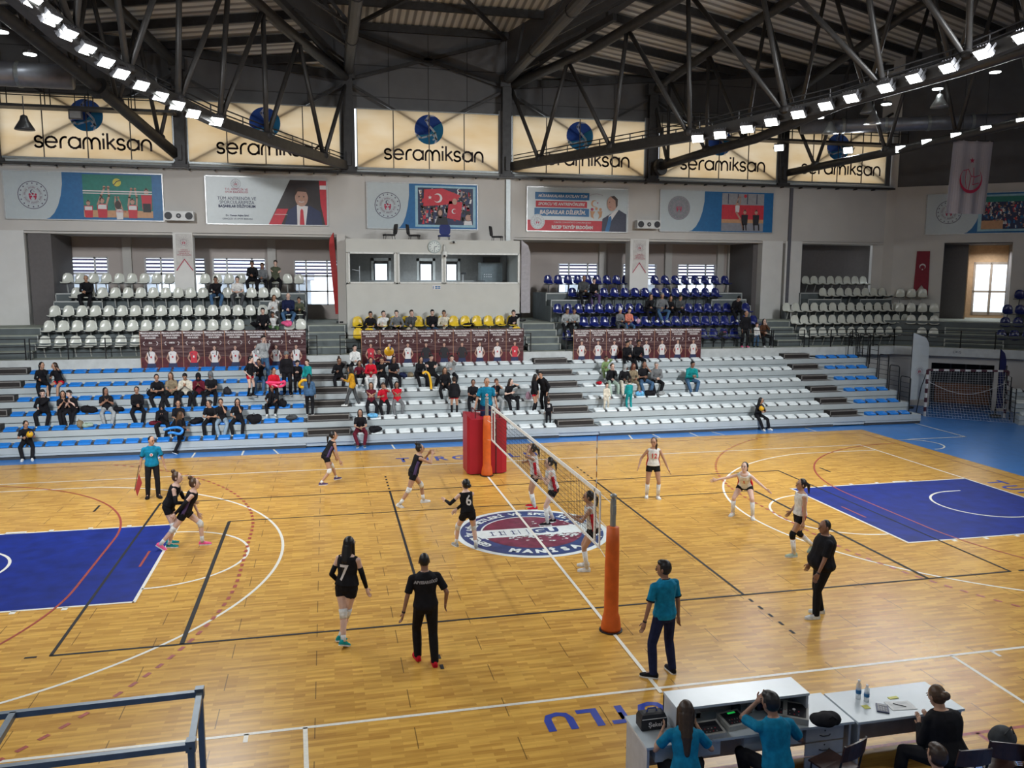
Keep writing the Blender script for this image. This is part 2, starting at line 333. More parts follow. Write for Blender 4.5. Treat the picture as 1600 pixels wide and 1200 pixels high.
# upper wall with beam, ledge, clerestory zone
def wallbox(name,x0,x1,y0,y1,z0,z1,m): b_=MB(); b_.box(x0,x1,y0,y1,z0,z1,m); return struct(b_.build(name))
DG=V((3.5,-2.9,0)).normalized(); DN=V((-DG.y,DG.x,0)); D0=V((23.7,18.15,0))
def dg(s,o,z): r_=D0+DG*s+DN*o; return V((r_.x,r_.y,z))
def dbox(mb,s0,s1,o0,o1,z0,z1,m):
    c=[dg(s0,o0,0),dg(s1,o0,0),dg(s1,o1,0),dg(s0,o1,0)]; mb.add([(v_.x,v_.y,z) for z in (z0,z1) for v_ in c],[(0,3,2,1),(4,5,6,7),(0,1,5,4),(1,2,6,5),(2,3,7,6),(3,0,4,7)],m)
mb=MB()
mb.box(-23.4,23.4,19,19.3,7.68,10.56,WALL); mb.box(-4.1,3.8,18.98,19.2,7.2,7.7,WALL); mb.box(-3.95,-3.74,18.95,19.2,3.9,7.7,WALL); mb.box(-23.4,23.4,18.86,19.05,10.25,10.45,PARA); mb.box(-23.4,23.4,19,22.2,7.6,7.7,WALL)
mb.box(-23.4,23.4,19.25,19.35,13.1,17.5,CLAD)
for k in range(-12,13): mb.box(k*1.72-.015,k*1.72+.015,19.235,19.26,13.1,17,STEEL)
for z in (13.6,14.9): mb.box(-23,23,19.235,19.26,z,z+.03,STEEL)
struct(mb.build('wall_far'))
mb=MB(); mb.box(-23.4,23.4,18.62,18.86,10.28,10.36,STEEL2)
for k in range(46): mb.box(-23+k,-22.95+k,18.6,18.88,10.22,10.28,STEEL)
mb.tube([(-23.4,18.75,10.42),(23.4,18.75,10.42)],.05,PARA,6); struct(mb.build('trim_cable_tray'))
# piers between openings
for i,(x0,x1,y1,m) in enumerate(((-18.1,-16.4,19.5,WHITEC),(-10.78,-10.0,19.5,WHITEC),(9.42,10.35,19.6,WHITEC),(16.25,17.35,20.4,WHITEC),(17.5,18.4,20.0,WHITEC))):
    wallbox('pillar_concrete',x0,x1,18.95,y1,3.9,7.7,m)
wallbox('pillar_concrete',-4.1,-3.75,18.0,19.5,3.9,7.7,WALL)
# back wall with windows
wins=[(-16.1,-14.05,5.05,6.72,3),(-12.5,-9.95,5.05,6.72,3),(-9.6,-7.3,5.05,6.72,3),(-6.0,-4.0,4.55,6.65,3),(6.8,8.85,5.05,6.6,3),(10.2,12.0,5.05,6.6,3),(13.2,15.3,5.05,6.6,3),(4.02,4.75,4.3,6.6,1)]
inner=[]
for u0,u1 in ((585,606),(656,675),(697,714)): 
    inner.append((at(u0,425,y=22).x,at(u1,425,y=22).x,4.2,6.55))
ops=sorted([w_[:4] for w_ in wins]+inner); mb=MB(); x=-23.4
for (x0,x1,z0,z1) in ops:
    mb.box(x,x0,22,22.2,3.6,7.7,WALLB); mb.box(x0,x1,22,22.2,3.6,z0,WALLB); mb.box(x0,x1,22,22.2,z1,7.7,WALLB); x=x1
mb.box(x,23.4,22,22.2,3.6,7.7,WALLB)
for xx in (-16.45,-13.2,-7.0,9.05,12.6,15.5,16.1): mb.box(xx-.18,xx+.18,21.8,22,3.9,7.7,WALL)
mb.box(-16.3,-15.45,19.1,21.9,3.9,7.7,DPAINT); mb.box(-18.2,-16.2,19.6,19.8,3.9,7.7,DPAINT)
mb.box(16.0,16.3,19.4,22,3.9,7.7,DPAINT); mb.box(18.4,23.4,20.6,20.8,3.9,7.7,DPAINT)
struct(mb.build('wall_back'))
FR=mat('window_frame',(.55,.54,.55),.5); SL=mat('shutter_slat',(.17,.13,.27),.5,var=.1)
gm=bpy.data.materials.new('window_glass'); gm.use_nodes=True; g=gm.node_tree; g.nodes.clear(); o_=g.nodes.new('ShaderNodeOutputMaterial'); mx=g.nodes.new('ShaderNodeMixShader'); t_=g.nodes.new('ShaderNodeBsdfTransparent'); gl=g.nodes.new('ShaderNodeBsdfGlossy'); gl.inputs['Roughness'].default_value=.05; t_.inputs[0].default_value=(.92,.95,.97,1); lw=g.nodes.new('ShaderNodeLayerWeight'); lw.inputs[0].default_value=.25
g.links.new(lw.outputs['Fresnel'],mx.inputs[0]); g.links.new(t_.outputs[0],mx.inputs[1]); g.links.new(gl.outputs[0],mx.inputs[2]); g.links.new(mx.outputs[0],o_.inputs[0])
nw=0
def window(x0,x1,z0,z1,np_,y=22,louv=True):
    global nw; nw+=1; t=struct(empty('window_%d'%nw,((x0+x1)/2,y,z0))); f=.05
    m_=MB(); m_.box(x0,x1,y-.02,y+.06,z0,z0+f,FR); m_.box(x0,x1,y-.02,y+.06,z1-f,z1,FR)
    xs=[x0,x0+(x1-x0)*.26,x0+(x1-x0)*.74,x1] if np_==3 else [x0,x1]
    for q in xs: m_.box(q-f*.7,q+f*.7,y-.02,y+.06,z0,z1,FR)
    zt=z1-.72 if louv else z0+(z1-z0)*.5
    m_.box(x0,x1,y-.02,y+.06,zt-.06,zt+.03,FR)
    if z1-z0>1.9 and louv: m_.box(x0,x1,y-.02,y+.06,z0+.62,z0+.68,FR)
    m_.build('window_frame',t); m_=MB(); m_.box(x0,x1,y+.02,y+.03,z0,z1,gm); m_.build('window_pane',t)
    if louv:
        m_=MB()
        for k in range(4): zz=zt+.07+k*.165; m_.box(x0+.03,x1-.03,y+.05,y+.07,zz,zz+.085,SL)
        m_.build('shutter_slats',t)
for w_ in wins: window(*w_[:4],w_[4],louv=w_[4]==3)
for w_ in inner: window(*w_,1,louv=False)
# what lies outside the windows
m_=MB(); GO=mat('outside_ground',(.55,.56,.55),.9,var=.1); m_.box(-60,80,22.6,90,2.0,2.2,GO); m_.box(31,80,12,22.6,2.0,2.2,GO); struct(m_.build('ground_outside'))
HB=mat('outside_building',(.50,.52,.56),.9,var=.15,scale=1)
for x0,x1,z1 in ((-34,-20,5.7),(-14,-6,5.4),(2,14,4.7),(20,30,5.0)):
    m_=MB(); m_.box(x0,x1,60,66,2.2,z1,HB)
    for k in range(int((x1-x0)/2)):
        for zz in (2.6,3.6): m_.box(x0+.6+k*2,x0+1.5+k*2,59.9,60.05,zz,zz+.9,mat('outside_window',(.15,.2,.28),.3))
    m_.prism([(x0-.4,59.6,z1),(x1+.4,59.6,z1),(x1+.4,63,z1+.5),(x0-.4,63,z1+.5)],(0,0,.1),mat('outside_roof',(.42,.40,.42),.9))
    o=m_.build('house'); tag(o,{-34:'distant grey house outside, behind the leftmost window',-14:'distant grey house outside, behind the glazed door left of the booth',2:'distant grey house outside, behind the right-hand windows',20:'distant grey house outside, far right'}[x0],'house')
# diagonal wall at the right corner
mb=MB()
dbox(mb,-.6,1.65,0,.3,3.9,10.4,WALL); dbox(mb,4.55,16,0,.3,3.9,10.4,WALL); dbox(mb,1.65,4.55,0,.3,7.65,10.4,WALL); dbox(mb,-.6,16,.05,.4,10.4,21,CLAD)
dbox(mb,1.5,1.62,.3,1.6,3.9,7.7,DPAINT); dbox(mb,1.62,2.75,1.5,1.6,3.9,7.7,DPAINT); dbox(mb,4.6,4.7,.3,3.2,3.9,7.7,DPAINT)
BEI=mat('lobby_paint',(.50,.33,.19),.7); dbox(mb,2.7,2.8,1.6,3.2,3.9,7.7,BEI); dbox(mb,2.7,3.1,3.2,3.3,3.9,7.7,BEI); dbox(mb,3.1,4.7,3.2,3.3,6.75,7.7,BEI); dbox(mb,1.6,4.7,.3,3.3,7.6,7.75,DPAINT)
dbox(mb,3.1,4.7,3.2,3.3,3.9,4.05,BEI); mb.prism([dg(-.6,.3,3.9),dg(-.6,0,3.9),(23.0,19,3.9),(22.6,19.3,3.9)],(0,0,13.6),WALL)
struct(mb.build('wall_right_diagonal'))
lamp('lobby_fill_light',dg(3.7,1.9,7.3),dg(3.7,1.9,4),60,1.0,None,170)  # added lamp, no fitting here; brightens the beige lobby
t=struct(empty('door_1',dg(3.8,3.2,4.05))); m_=MB(); DF=mat('door_frame',(.40,.33,.27),.5)
for s0,s1,z0,z1 in ((3.1,3.2,4.05,6.75),(4.58,4.7,4.05,6.75),(3.84,3.96,4.05,6.75),(3.1,4.7,6.62,6.75),(3.1,4.7,4.05,4.2),(3.1,4.7,5.2,5.3)): dbox(m_,s0,s1,3.18,3.28,z0,z1,DF)
m_.build('door_frame',t); m_=MB(); dbox(m_,3.15,4.65,3.22,3.24,4.1,6.7,gm); m_.build('door_pane',t)
# remaining enclosure
mb=MB(); mb.box(-30,30,-22.3,-22,0,21,WALL); struct(mb.build('wall_near'))
mb=MB(); mb.box(29.8,30,-22.3,13.2,0,21,WALL); struct(mb.build('wall_right'))
mb=MB(); mb.box(-30,-29.8,-22.3,23,0,21,WALL); struct(mb.build('wall_left'))
mb=MB(); mb.box(-30,-18.0,19.3,19.5,3.9,21,WALL); mb.box(-30,-23,18.9,19.3,7.6,19,WALL); mb.box(23.4,30,21.9,22.1,0,7.7,WALL); mb.box(23.2,30,19.6,19.8,7.6,21,CLAD); mb.box(-23.4,-23.2,19,22.2,3.6,7.7,WALL); mb.box(26.5,30,19.4,23,7.6,7.8,WALL); struct(mb.build('wall_corner'))
# ---------------------------------------------------------------- roof
def corr():
    m=bpy.data.materials.new('corrugated_deck'); m.use_nodes=True; nt=m.node_tree; b=nt.nodes['Principled BSDF']; b.inputs['Roughness'].default_value=.5
    tc=nt.nodes.new('ShaderNodeTexCoord'); wv=nt.nodes.new('ShaderNodeTexWave'); wv.inputs['Scale'].default_value=.95; wv.bands_direction='X'
    mp=nt.nodes.new('ShaderNodeMapping'); nt.links.new(tc.outputs['UV'],mp.inputs[0]); nt.links.new(mp.outputs[0],wv.inputs['Vector'])
    cr=nt.nodes.new('ShaderNodeValToRGB'); cr.color_ramp.elements[0].color=(.30,.28,.25,1); cr.color_ramp.elements[1].color=(.72,.69,.62,1); cr.color_ramp.elements[0].position=.2; cr.color_ramp.elements[1].position=.55
    nt.links.new(wv.outputs['Fac'],cr.inputs[0]); nt.links.new(cr.outputs[0],b.inputs['Base Color'])
    bp=nt.nodes.new('ShaderNodeBump'); bp.inputs['Strength'].default_value=.6; bp.inputs['Distance'].default_value=.05; nt.links.new(wv.outputs['Fac'],bp.inputs['Height']); nt.links.new(bp.outputs[0],b.inputs['Normal'])
    return m
DECK=corr()
def deckpoly(name,pts,axis,m=DECK):
    me=bpy.data.meshes.new(name); me.from_pydata([tuple(p_) for p_ in pts],[],[tuple(range(len(pts)))]); me.materials.append(m)
    uv=me.uv_layers.new(name='UVMap'); ax=V(axis).normalized()
    for i,l in enumerate(me.loops): uv.data[i].uv=(V(pts[l.vertex_index]).dot(ax),0)
    o=bpy.data.objects.new(name,me); COL.objects.link(o); return o
ceil=struct(empty('ceiling',(0,0,14)))
TD=V((.42,-.9075,0)); LV=V((.9075,.42,0)); SLP=.23
def zs(x,y): return 14.35+SLP*((abs(x)-3.5)*TD.x+(19.2-abs(y))*-TD.y)
def zc(y): return 16.45+.14*(19.2-abs(y))
RP=lambda x,y,z=None:(x,y,zs(x,y) if z is None else z)
tend=3.5+19.2*.42/.9075
for sx in (1,-1):
    for sy in (1,-1):
        pts=[(sx*3.45,sy*19.4),(sx*30,sy*19.4),(sx*30,0),(sx*tend,0)]
        o=deckpoly('roof_deck',[(x,y,zs(x,y)+.25) for x,y in pts],(TD.x*sx,TD.y*sy,0)); o.parent=ceil; o.location=(0,0,-14)
        q=[(sx*3.45,sy*19.4),(sx*tend,0)]
        mb=MB(); mb.add([(q[0][0],q[0][1],zs(*q[0])-.1),(q[1][0],q[1][1],zs(*q[1])-.1),(q[1][0],q[1][1],zc(0)+.6),(q[0][0],q[0][1],zc(19.2)+.4)],[(0,1,2,3)],CLAD)
        o=mb.build('roof_cheek',ceil)
        mb=MB()
        for k in range(0,13):
            s=.15+k*1.55; P=V((3.5,19.2,0))+TD*s
            if P.y<0: break
            e=(19.2-P.y)/LV.y; e=min(e,(29-P.x)/LV.x); Q=P+LV*e
            if e<.3: Q=P+V((20,0,0))
            mb.bar((sx*P.x,sy*P.y,zs(P.x,P.y)+.05),(sx*Q.x,sy*Q.y,zs(Q.x,Q.y)+.05),.13,.3,STEEL)
        for k in range(6):   # wall-top beams reach the wall before the corner
            P=V((3.5+k*4.2+2,19.15,0)); 
        mb.bar((sx*3.5,sy*19.1,14.35),(sx*24,sy*19.1,zs(24,19.1)-.05),.16,.3,STEEL)
        mb.build('purlins',ceil)
for sy in (1,-1):
    o=deckpoly('roof_deck',[(-3.45,sy*19.4,zc(19.4)+.2),(3.45,sy*19.4,zc(19.4)+.2),(tend,0,zc(0)+.2),(-tend,0,zc(0)+.2)],(1,0,0)); o.parent=ceil; o.location=(0,0,-14)
    mb=MB()
    for k in range(9):
        y=19.1-k*2.2; h=3.5+(19.2-y)*.42/.9075; mb.bar((-h,sy*y,zc(y)),(h,sy*y,zc(y)),.13,.3,STEEL)
    mb.build('purlins',ceil)
mb=MB()
mb.bar((-3.4,19,zc(19)-.2),(3.4,9,zc(9)-.3),.14,.14,STEEL); mb.bar((3.4,19,zc(19)-.2),(-3.4,9,zc(9)-.3),.14,.14,STEEL)
for s in (-1,1):
    mb.bar((s*3.5,18.8,14.6),(s*6.2,12.6,15.6),.2,.25,STEEL)
    for k in range(4): y=17.5-k*2.6; x=3.5+(19.2-y)*.46; mb.bar((s*3.45,y,14.5),(s*x,y-1,zs(x,y)),.1,.1,STEEL); mb.bar((s*3.45,y,14.5),(s*x*.9,y,zc(y)-.1),.1,.1,STEEL)
mb.build('roof_brace',ceil)
for sx in (-1,1):
    mb=MB(); mb.tube([(sx*3.45,19.0,14.55),(sx*3.45,-19,14.55)],.22,STEEL2,12)
    for y in (14,9,4): mb.tube([(sx*3.45,y,14.55),(sx*3.45,y-.06,14.55)],.25,STEEL,12)
    mb.build('main_tube',ceil)
# steel columns on the far wall with braces and backlit panels
colx=[-17.1,-10.28,-3.5,3.4,10.3,17.02]
for i,x in enumerate(colx):
    mb=MB(); mb.box(x-.2,x+.2,18.62,18.68,10.35,14.6,STEEL); mb.box(x-.2,x+.2,18.92,18.98,10.35,14.6,STEEL); mb.box(x-.03,x+.03,18.66,18.95,10.35,14.6,STEEL)
    mb.box(x-.32,x+.32,18.55,19,10.33,10.45,STEEL); mb.box(x-.3,x+.3,18.58,18.98,14.2,14.7,STEEL); mb.box(x-.08,x+.08,18.5,18.62,10.6,11.2,STEEL)
    o=mb.build('pillar_steel'); struct(o)
mb=MB(); gs=mat('galvanised',(.30,.32,.32),.4,.5)
mb.box(3.42,3.62,18.88,19.0,7.5,10.3,gs); mb.box(17.6,17.75,18.9,19,3.9,10.3,mat('pier_joint',(.12,.12,.14),.7)); struct(mb.build('trim_downpipe'))
mb=MB()
for i,(x0,x1) in enumerate(((-17,-10.5),(-10.1,-3.6),(-3.3,3.2),(3.6,10.1),(10.5,16.9),(17.2,23))):
    top=14.2
    mb.bar((x0,18.92,10.5),(x1,18.92,14.0),.14,.10,STEEL); mb.bar((x0,18.92,14.0),(x1,18.92,10.5),.14,.10,STEEL)
    if i==2: mb.bar((x0,19.05,14.3),(x1,19.05,16.2),.12,.14,STEEL); mb.bar((x0,19.05,16.2),(x1,19.05,14.3),.12,.14,STEEL); mb.prism([(-.5,19,15.15),(0,19,15.4),(.5,19,15.15),(0,19,14.95)],(0,.04,0),STEEL)
struct(mb.build('trim_wall_brace'))
def panelmat():
    m=bpy.data.materials.new('backlit_sheet'); m.use_nodes=True; nt=m.node_tree; nt.nodes.clear()
    o=nt.nodes.new('ShaderNodeOutputMaterial'); tl=nt.nodes.new('ShaderNodeBsdfTranslucent'); df=nt.nodes.new('ShaderNodeBsdfDiffuse'); ad=nt.nodes.new('ShaderNodeMixShader'); ad.inputs[0].default_value=.25
    tc=nt.nodes.new('ShaderNodeTexCoord'); no=nt.nodes.new('ShaderNodeTexNoise'); mp=nt.nodes.new('ShaderNodeMapping'); mp.inputs['Scale'].default_value=(.5,1,1.5); no.inputs['Scale'].default_value=1.2; no.inputs['Detail'].default_value=6
    nt.links.new(tc.outputs['Object'],mp.inputs[0]); nt.links.new(mp.outputs[0],no.inputs[0]); cr=nt.nodes.new('ShaderNodeValToRGB'); cr.color_ramp.elements[0].color=(.74,.60,.41,1); cr.color_ramp.elements[1].color=(.84,.76,.64,1); cr.color_ramp.elements[0].position=.2; cr.color_ramp.elements[1].position=.8
    nt.links.new(no.outputs[0],cr.inputs[0]); nt.links.new(cr.outputs[0],tl.inputs[0]); nt.links.new(cr.outputs[0],df.inputs[0]); nt.links.new(tl.outputs[0],ad.inputs[1]); nt.links.new(df.outputs[0],ad.inputs[2]); nt.links.new(ad.outputs[0],o.inputs[0]); return m
SHEET=panelmat(); SEAM=mat('sheet_seam',(.10,.09,.08),.6)
def inkmat(n,c,t=.9):
    m=bpy.data.materials.new(n); m.use_nodes=True; nt=m.node_tree; nt.nodes.clear(); o=nt.nodes.new('ShaderNodeOutputMaterial'); tl=nt.nodes.new('ShaderNodeBsdfTranslucent'); df=nt.nodes.new('ShaderNodeBsdfDiffuse'); ad=nt.nodes.new('ShaderNodeAddShader')
    tl.inputs[0].default_value=(*[v_*t for v_ in c],1); df.inputs[0].default_value=(*[v_*.4 for v_ in c],1); nt.links.new(tl.outputs[0],ad.inputs[0]); nt.links.new(df.outputs[0],ad.inputs[1]); nt.links.new(ad.outputs[0],o.inputs[0]); return m
INKB=inkmat('ink_globe',(.02,.05,.24)); INKT=inkmat('ink_globe_teal',(.06,.30,.46)); INKW=inkmat('ink_white',(.85,.83,.8)); INKD=mat('ink_dark',(.025,.01,.012),.6)
def stroke_word(a,x,y,h,m,w):
    """the rounded word seramiksan drawn with pen strokes; h = x-height"""
    r=h/2
    def arc(cx,cy,a0,a1,rx=r,ry=r,n=12): return [(cx+rx*math.cos(math.radians(a0+(a1-a0)*i/n)),cy+ry*math.sin(math.radians(a0+(a1-a0)*i/n))) for i in range(n+1)]
    def S(x):
        a.line(arc(x+.36*h,y+.73*h,20,270,.30*h,.27*h)+arc(x+.36*h,y+.24*h,90,-160,.33*h,.24*h),w,m,1); return x+.95*h
    def Aa(x): a.line(arc(x+r,y+r,25,335),w,m,1); a.line([(x+h,y+h*.98),(x+h,y)],w,m,1); return x+1.28*h
    def n_(x): a.line([(x,y),(x,y+r)]+arc(x+.42*h,y+r,180,0,.42*h,r)+[(x+.84*h,y)],w,m,1); return x+1.12*h
    x=S(x); a.line([(x+.04*h,y+r),(x+h*.98,y+r)],w,m,1); a.line(arc(x+r,y+r,0,318),w,m,1); x+=1.3*h
    a.line([(x,y),(x,y+r)]+arc(x+.42*h,y+r,180,75,.42*h,r),w,m,1); x+=.72*h
    x=Aa(x); a.line([(x,y),(x,y+r)]+arc(x+.36*h,y+r,180,0,.36*h,r)+[(x+.72*h,y)],w,m,1); a.line([(x+.72*h,y+r)]+arc(x+1.08*h,y+r,180,0,.36*h,r)+[(x+1.44*h,y)],w,m,1); x+=1.78*h
    a.line([(x,y),(x,y+h)],w,m,1); a.disc(x,y+1.38*h,w*.62,m,1,n=10); x+=.36*h
    a.line([(x,y),(x,y+1.5*h)],w,m,1); a.line([(x,y+.45*h),(x+.62*h,y+h)],w,m,1); a.line([(x+.2*h,y+.6*h),(x+.7*h,y)],w,m,1); x+=.82*h
    x=S(x); x=Aa(x); n_(x)
PNAME=['leftmost of the row, half hidden by the gantry','second from the left, behind the truss foot','above the control booth, clear of the trusses','right of the booth, crossed by a truss chord','second from the right of the row','rightmost of the row, partly dark']
for i,(x0,x1) in enumerate(((-17.0,-10.55),(-9.98,-3.85),(-3.14,3.05),(3.68,9.95),(10.68,16.72),(17.3,22.7))):
    t=empty('backlit_sign',((x0+x1)/2,18.8,10.55)); tag(t,'backlit cream sign with blue globe, '+PNAME[i],'sign','backlit signs under the roof')
    z0,z1=10.58,13.0; mb=MB(); mb.box(x0,x1,18.80,18.815,z0,z1,SHEET); mb.build('sheet',t)
    mb=MB()
    for q in [x0+(x1-x0)*k/4 for k in range(5)]: mb.box(q-.02,q+.02,18.77,18.80,z0,z1,SEAM if x0<q<x1 else gs)
    mb.box(x0,x1,18.77,18.84,z1,z1+.04,gs); mb.box(x0,x1,18.77,18.84,z0-.08,z0,gs); mb.box(x0-.28,x0-.02 if i!=2 else x0-.09,18.82,18.9,z0-.1,z1+.2,CLAD); mb.box(x1+.02,x1+.3,18.82,18.9,z0-.1,z1+.2,CLAD); mb.build('sheet_seam',t)
    a=Art((x0,18.80,z0),(1,0,0),(0,0,1),.006); cx=(x1-x0)/2+(.0 if i!=3 else .0)
    h=.42; wd=9.35*h; stroke_word(a,cx-wd/2+.02,.38,h,INKD,.082); a.build('lettering',t)
    a=Art((x0,18.80,z0),(1,0,0),(0,0,1),.006); gx,gy,gr=cx,1.68,.63
    a.disc(gx,gy,gr,INKB,1,n=32); a.poly([(gx-gr*.9,gy-gr*.42)]+[(gx+gr*math.cos(math.radians(q)),gy+gr*math.sin(math.radians(q))) for q in range(210,400,12)]+[(gx+gr*.35,gy+gr*.2),(gx,gy-gr*.3)],INKT,2)
    a.line([(gx+gr*.35,gy+gr*.95),(gx+gr*.02,gy+gr*.92),(gx-gr*.22,gy+gr*.62),(gx+gr*.02,gy+gr*.25),(gx+gr*.42,gy-gr*.2),(gx+gr*.52,gy-gr*.62),(gx+gr*.42,gy-gr*.98)],.085,INKW,3)
    a.line([(gx-gr*.98,gy-gr*.28),(gx-gr*.55,gy-gr*.58),(gx-gr*.1,gy-gr*.45),(gx+gr*.25,gy-gr*.32),(gx+gr*.45,gy-gr*.55),(gx+gr*.28,gy-gr*.68)],.07,INKW,3)
    a.line([(gx-gr*.75,gy-gr*.75),(gx-gr*.8,gy-gr*.35)],.05,INKW,3)
    a.build('globe_logo',t)
# trusses
def interp(P,t):
    n=len(P)-1; k=min(n-1,int(t*n)); f=t*n-k; return V(P[k]).lerp(V(P[k+1]),f)
def truss(bot,top,nw,r0,r1,rw,box=False):
    t=struct(empty('ceiling_truss',bot[0])); mb=MB()
    if box:
        for a_,b_ in zip(bot,bot[1:]): mb.bar(a_,b_,.26,.34,STEEL2)
    else: mb.tube(bot,r0,STEEL2,12)
    mb.build('bottom_chord',t,smooth=not box); mb=MB(); mb.tube(top,r1,STEEL2,12); mb.build('top_chord',t,smooth=True)
    for k in range(nw):
        for u_ in (0,1):
            A=interp(bot,(k+1)/nw if False else (k+.5)/nw); B=interp(top,(k+u_)/nw); mb=MB()
            mb.tube([A+(B-A).normalized()*.05,B],rw,STEEL2,8); mb.build('brace',t,smooth=True)
    mb=MB()
    for k in range(nw): A=interp(bot,(k+.5)/nw); mb.ell(A+V((0,0,.12)),.22,.22,.16,STEEL)
    mb.build('node_plate',t); return t
T2b=[(3.5,19,10.8),(6,13.9,10.85),(8.1,9.3,10.85),(10.2,4.8,11.1),(11.7,1.6,11.5),(12.5,0,11.9),(13,-4,12.6),(13,-8,13)]
T2t=[(3.6,18.9,14.3),(5.7,14.5,14.75),(7.4,10.8,15.5),(8.8,7.8,16.2),(10.6,4,17.1),(12.4,0,17.9),(13,-4,18),(13,-8,17.5)]
T1b=[(-3.5,19,10.6),(-6.2,12.9,10.6),(-7.8,9.6,10.7),(-8.9,7.1,10.9),(-10.1,4.6,11.4),(-10.8,3.1,12),(-12,-1,12.9),(-12.5,-5,13.3)]
T1t=[(-3.5,18.9,14.25),(-5.9,13.6,14.75),(-6.9,11.5,15.1),(-8.2,8.7,15.8),(-10,4.6,16.9),(-12,0,17.8),(-12.8,-4,18),(-13,-8,17.5)]
truss(T2b,T2t,9,.2,.2,.085,True); truss(T1b,T1t,9,.2,.2,.085,True)
T3b=[(10.3,19,10.9),(11.6,16.1,11.3),(12.8,13.7,11.6),(14.4,10.2,12.4),(16.2,6.4,12.8),(18,2,13.4)]
T3t=[(10.3,18.9,14.35),(10.9,17.6,14.9),(12.6,13.8,16.2),(14.2,10.4,17.2),(16,6,18.3),(17.5,2,19)]
truss(T3b,T3t,7,.19,.2,.08)
T0b=[(-10.4,18.9,10.8),(-12.4,14.7,12.6),(-14.1,11.1,13.9),(-16.5,6,15)]; T0t=[(-10.3,18.9,14.4),(-12.3,14.2,16),(-14.2,10.2,17.2),(-16.4,5.6,18.4)]
truss(T0b,T0t,6,.21,.2,.08)
T4b=[(17.1,18.8,10.9),(19.6,13.8,11.4),(21.6,9.5,11.9),(23.5,5,12.3)]; T4t=[(17.1,18.8,14.4),(19.6,13.8,17.0),(21.6,9.5,18.4),(23.5,5,19.6)]
truss(T4b,T4t,5,.17,.18,.08)
# flanges on the tubes, catwalks, ducts
mb=MB()
for P,Q in (((-12.3,14.9,12.5),(-12.36,14.75,12.58)),((10.55,18.45,10.95),(10.62,18.3,10.97))): mb.tube([P,Q],.38,STEEL,16)
struct(mb.build('ceiling_flange'))
def catwalk(pts,lab,hh=1.0):
    t=struct(empty('ceiling_catwalk',pts[0])); mb=MB()
    for a_,b_ in zip(pts,pts[1:]): mb.bar(a_,b_,.7,.1,STEEL)
    mb.build('deck',t); mb=MB()
    for a_,b_ in zip(pts,pts[1:]):
        a_,b_=V(a_),V(b_); d=(b_-a_); x=d.cross(V((0,0,1))).normalized(); n=max(2,int(d.length/1.5))
        for s in (-1,1):
            for h in (.5*hh,hh): mb.bar(a_+x*s*.34+V((0,0,h)),b_+x*s*.34+V((0,0,h)),.035,.035,STEEL)
            for k in range(n+1): q=a_+d*(k/n)+x*s*.34; mb.bar(q,q+V((0,0,hh)),.035,.035,STEEL)
    mb.build('handrail',t)
catwalk([(-18,18,12.35),(-10.3,18,12.35)],''); catwalk([(10.6,18,12.3),(23,18,12.3)],'')
catwalk([V(p_)+V((.45,.2,.2)) for p_ in T2b[:6]],'',.3); catwalk([V(p_)+V((-.45,.2,.2)) for p_ in T1b[:6]],'',.3)
DU=mat('duct_metal',(.22,.23,.27),.4,.6,var=.1,scale=4)
def duct(a_,b_,r,lab):
    mb=MB(); a_,b_=V(a_),V(b_); mb.tube([a_,b_],r,DU,20); n=int((b_-a_).length/1.6)
    t=mb.build('air_duct',smooth=True); tag(t,lab,'duct')
    for k in range(1,n): q=a_.lerp(b_,k/n); mb=MB(); mb.tube([q,q+(b_-a_).normalized()*.12],r+.03,gs,20); mb.build('duct_joint',t)
zd=at(60,118,y=15).z; duct((-22,15,zd),(-13.2,15,zd),.42,'round silver air duct under the roof, left of the left truss')
zd=at(1430,190,y=14).z; duct((16.5,16.5,zd),(26,12,zd),.30,'round silver air duct under the roof at the right')
# ---------------------------------------------------------------- lamps
LED=bpy.data.materials.new('lamp_lens'); LED.use_nodes=True; b=LED.node_tree.nodes['Principled BSDF']; b.inputs['Emission Color'].default_value=(.93,1,.97,1); b.inputs['Emission Strength'].default_value=14; b.inputs['Base Color'].default_value=(.8,.8,.8,1)
LH=mat('lamp_housing',(.12,.12,.13),.4,.5)
nl=[0]
def flood(p_,aim,lab,grp,w=None,size=.37,spread=150):
    p_=V(p_); t=empty('floodlight',p_); tag(t,lab,'floodlight',grp); X=(V(aim)-p_).to_track_quat('-Z','Y').to_matrix()
    X4=Matrix.Translation(p_)@X.to_4x4(); h=size/2
    mb=MB(); mb.box(-h*1.15,h*1.15,-h*.85,h*.85,.0,.12,LH,X4); 
    for k in range(5): mb.box(-h+k*h*.48,-h+k*h*.48+.02,-h*.8,h*.8,.12,.2,LH,X4)
    mb.box(-h*1.3,-h*1.2,-.03,.03,-.02,.3,LH,X4); mb.box(h*1.2,h*1.3,-.03,.03,-.02,.3,LH,X4); mb.build('housing',t)
    mb=MB(); mb.box(-h,h,-h*.72,h*.72,-.012,-.002,LED,X4); mb.build('lens',t)
    lamp('floodlight_bulb',p_+(V(aim)-p_).normalized()*.06,aim,w or LAMP_W,size*.9,t,spread); return t
L1=[(52,3),(82,32),(108,55),(137,78),(166,98),(190,116),(221,134),(251,151),(277,165),(302,178),(338,190)]
for i,(u,v) in enumerate(L1): 
    p_=atp(u,v,(-3.4,18.6),25); flood(p_,(-2,0,0),'white floodlight on the left gantry, %s from the top left end'%ORD[i+1],'floodlights on the left gantry')
L2=[(1090,217),(1125,211),(1167,202),(1205,191),(1247,179),(1290,166),(1330,154),(1383,138),(1428,123),(1480,107),(1534,85),(1595,60)]
